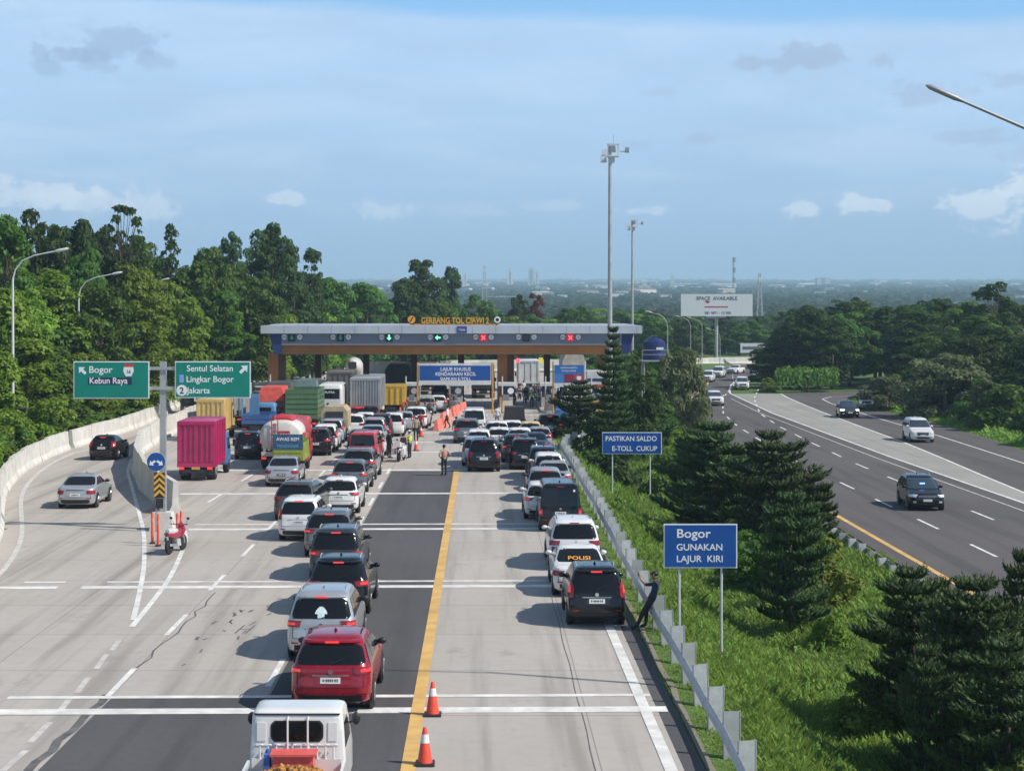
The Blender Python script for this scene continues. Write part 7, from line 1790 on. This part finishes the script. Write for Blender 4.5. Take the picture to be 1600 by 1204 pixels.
grass('verge_grass', 2600, (120, 226), lambda y: (interp(XR, min(y, 205)) + .1 + (0 if y < 206 else (y - 206) * 2.2), interp(XR, min(y, 205)) + 3.5 + (0 if y < 206 else (y - 206) * 2.4)), .15, .35, .03, 8, M_gr, 'green grass strip along the exit lane', 'grass')
# distant woodland and plain
def plain_trees():
    g = np.random.default_rng(21); bl = []
    for i in range(15000):
        Y = 430 * (8900 / 430) ** g.random(); X = (g.random() - .5) * .95 * Y - .02 * Y; s = 2.2 + Y * .0018
        if math.sin(X * .006 + Y * .004) * math.sin(Y * .011 + X * .002) < -.35 and Y > 700: continue
        bl.append((X, Y, gz(X, Y) + s * .25, s * 1.7, s * 1.3, s * g.uniform(.5, 1.0)))
    P = []
    for cx, cy, cz, rx, ry, rz in bl:
        for q in range(7): 
            d = g.normal(size=3); d /= np.linalg.norm(d); d[2] = abs(d[2]); P.append((cx + d[0] * rx, cy + d[1] * ry, cz + d[2] * rz, rx * .95, d[0], d[1], d[2] + .3))
    P = np.array(P); c = P[:, :3]; N = P[:, 4:7] / np.linalg.norm(P[:, 4:7], axis=1)[:, None]; T = np.cross(N, g.normal(size=c.shape)); T /= np.linalg.norm(T, axis=1)[:, None]; Bv = np.cross(N, T); s = P[:, 3:4] * .55
    v = np.stack([c - T * s, c + Bv * s, c + T * s, c - Bv * s], 1).reshape(-1, 3); n = len(c)
    return fast_mesh('plain_woodland', v, np.arange(4 * n), np.full(n, 4))
stuff('plain_woodland', plain_trees(), leaf_mat('leaf_far', (.022, .042, .016), (.06, .095, .03)), 'woods spreading over the hazy plain towards the horizon', 'woodland')
M_hw = mat('house_white', (.74, .73, .70), .8, var=.06, scale=.1); M_hc = mat('house_cream', (.52, .44, .36), .8, var=.08, scale=.1); M_hr = mat('roof_terracotta', (.38, .16, .10), .8, var=.15, scale=.2); M_hg = mat('roof_grey', (.48, .50, .52), .6, var=.1, scale=.2)
def house(label, x, y, w, d, h, wallm, roofm, group=None, pitch=.25, cat='building', name='distant_building'):
    t = thing(name, label, cat, (x, y, gz(x, y) - 1), rnd.uniform(-.5, .5), group)
    put('wall', MB().box(-w / 2, w / 2, -d / 2, d / 2, 0, h + 1), wallm, t)
    put('roof', MB().prism([(-w / 2 - .5, h + 1.002), (w / 2 + .5, h + 1.002), (w / 2 - w * .1, h + 1 + w * pitch * .5), (-w / 2 + w * .1, h + 1 + w * pitch * .5)], -d / 2 - .5, d / 2 + .5), roofm, t)
lab = 'small pale building scattered over the hazy plain'
for i in range(170):
    Y = 8800 * rnd.uniform(.06, 1) ** .6; px = rnd.uniform(700, 1640) if i % 4 else rnd.uniform(560, 1000); k = .7 + Y / 2600
    house(lab, XY(px, Y), Y, rnd.choice((7, 9, 11, 14, 24)) * k * rnd.uniform(.7, 1.1), rnd.uniform(7, 12) * k, rnd.uniform(3, 5.5) * k + 1.5, (M_hw, M_hw, M_hc)[i % 3], (M_hr, M_hg, M_hw)[i % 3 if i % 5 else 1], 'pale buildings on the plain', .12)
def tower(label, px, pyt, Y, wpx, m, dpx=None):
    x = XY(px, Y); zb = gz(x, Y) - 2; h = ZY(pyt, Y) - zb; w = wpx * Y / F
    t = thing('distant_tower', label, 'tower block', (x, Y, zb)); put('wall', MB().box(-w / 2, w / 2, -w / 2, w / 2, 0, h), m, t); put('roof_box', MB().box(-w / 5, w / 5, -w / 5, w / 5, h + .01, h + 3), M_hg, t)
    mb = MB()
    put('window_band', MB().box(-w * .18, w * .12, -w / 2 - .12, -w / 2 - .01, h * .15, h * .93), mat('far_glass', (.2, .25, .3), .3, var=.1), t)
tower('white tower block on the horizon, left of a grey and white pair', 797, 421, 4277, 8, M_hw); tower('grey tower block of the pair on the horizon', 830, 420, 4419, 9, M_hg); tower('white tower block right of the grey tower on the horizon', 839, 424, 4348, 6, M_hw)
tower('slim white tower near the left end of the visible plain', 727, 427, 4134, 5, M_hw); tower('broad grey slab building on the horizon right of the chimney', 1285, 434, 4419, 20, M_hg); tower('pale block standing on the plain behind the second floodlight mast', 1050, 428, 4562, 4, M_hw); tower('low cream block right of the floodlight masts', 1007, 446, 3279, 18, M_hc)
def chimney(label, px, pyt, Y, wpx, pyb):
    x = XY(px, Y); zb = gz(x, Y) - 2; h = ZY(pyt, Y) - zb; w = wpx * Y / F / 2; t = thing('chimney', label, 'chimney', (x, Y, zb)); n = 7
    for i in range(n): put('band', MB().tube([(0, 0, h * i / n), (0, 0, h * (i + .998) / n)], w, 14), (mat('chimney_dark', (.09, .09, .10), .8), M_hg)[i % 2], t, 40)
chimney('tall banded chimney rising above the billboard', 1147, 402, 3400, 5, 447)
def lattice(label, px, pyt, Y, wpx):
    x = XY(px, Y); zb = gz(x, Y) - 1; h = ZY(pyt, Y) - zb; w = wpx * Y / F / 2; t = thing('lattice_tower', label, 'lattice tower', (x, Y, zb), group='lattice towers on the plain'); mb = MB(); lv = [(w * (1 - .75 * q / 8), h * q / 8) for q in range(9)]
    for sx in (-1, 1):
        for sy in (-1, 1): put('leg', MB().tube([(sx * a, sy * a, z) for a, z in lv], w * .10, 5), M_pole, t)
    for q in range(8):
        (a, z), (b, z2) = lv[q], lv[q + 1]; m_ = MB().tube([(-a, -a, z), (b, -b, z2)], w * .07, 4).tube([(a, -a, z), (-b, -b, z2)], w * .07, 4).tube([(-b, -b, z2), (b, -b, z2)], w * .06, 4); put('brace', m_, M_pole, t)
    put('antenna', MB().box(-w * .5, w * .5, -w * .4, w * .4, h * .84, h * .93), M_hw, t)
lattice('pale lattice mast on the plain right of the umbrella shaped tree', 757, 415, 1300, 9); lattice('grey lattice mast right of the billboard', 1187, 427, 800, 10)

# ------------------------------------------------------------------ air between here and the horizon
hz_ = MB().box(-4100, 4100, -75, 9150, -8, 205)
hm_ = bpy.data.materials.new('haze'); hm_.use_nodes = True; T = NT(hm_.node_tree); T.n.clear()
o_ = T.node('ShaderNodeOutputMaterial'); pv = T.node('ShaderNodeVolumePrincipled'); T.l.new(pv.outputs[0], o_.inputs['Volume'])
pv.inputs['Color'].default_value = (.56, .78, 1.0, 1); pv.inputs['Density'].default_value = .00021; pv.inputs['Anisotropy'].default_value = 0.0
hz_ = put('haze', hz_, hm_, None, None); hz_['kind'] = 'stuff'; hz_['label'] = 'pale blue haze over the plain'; hz_['category'] = 'haze'
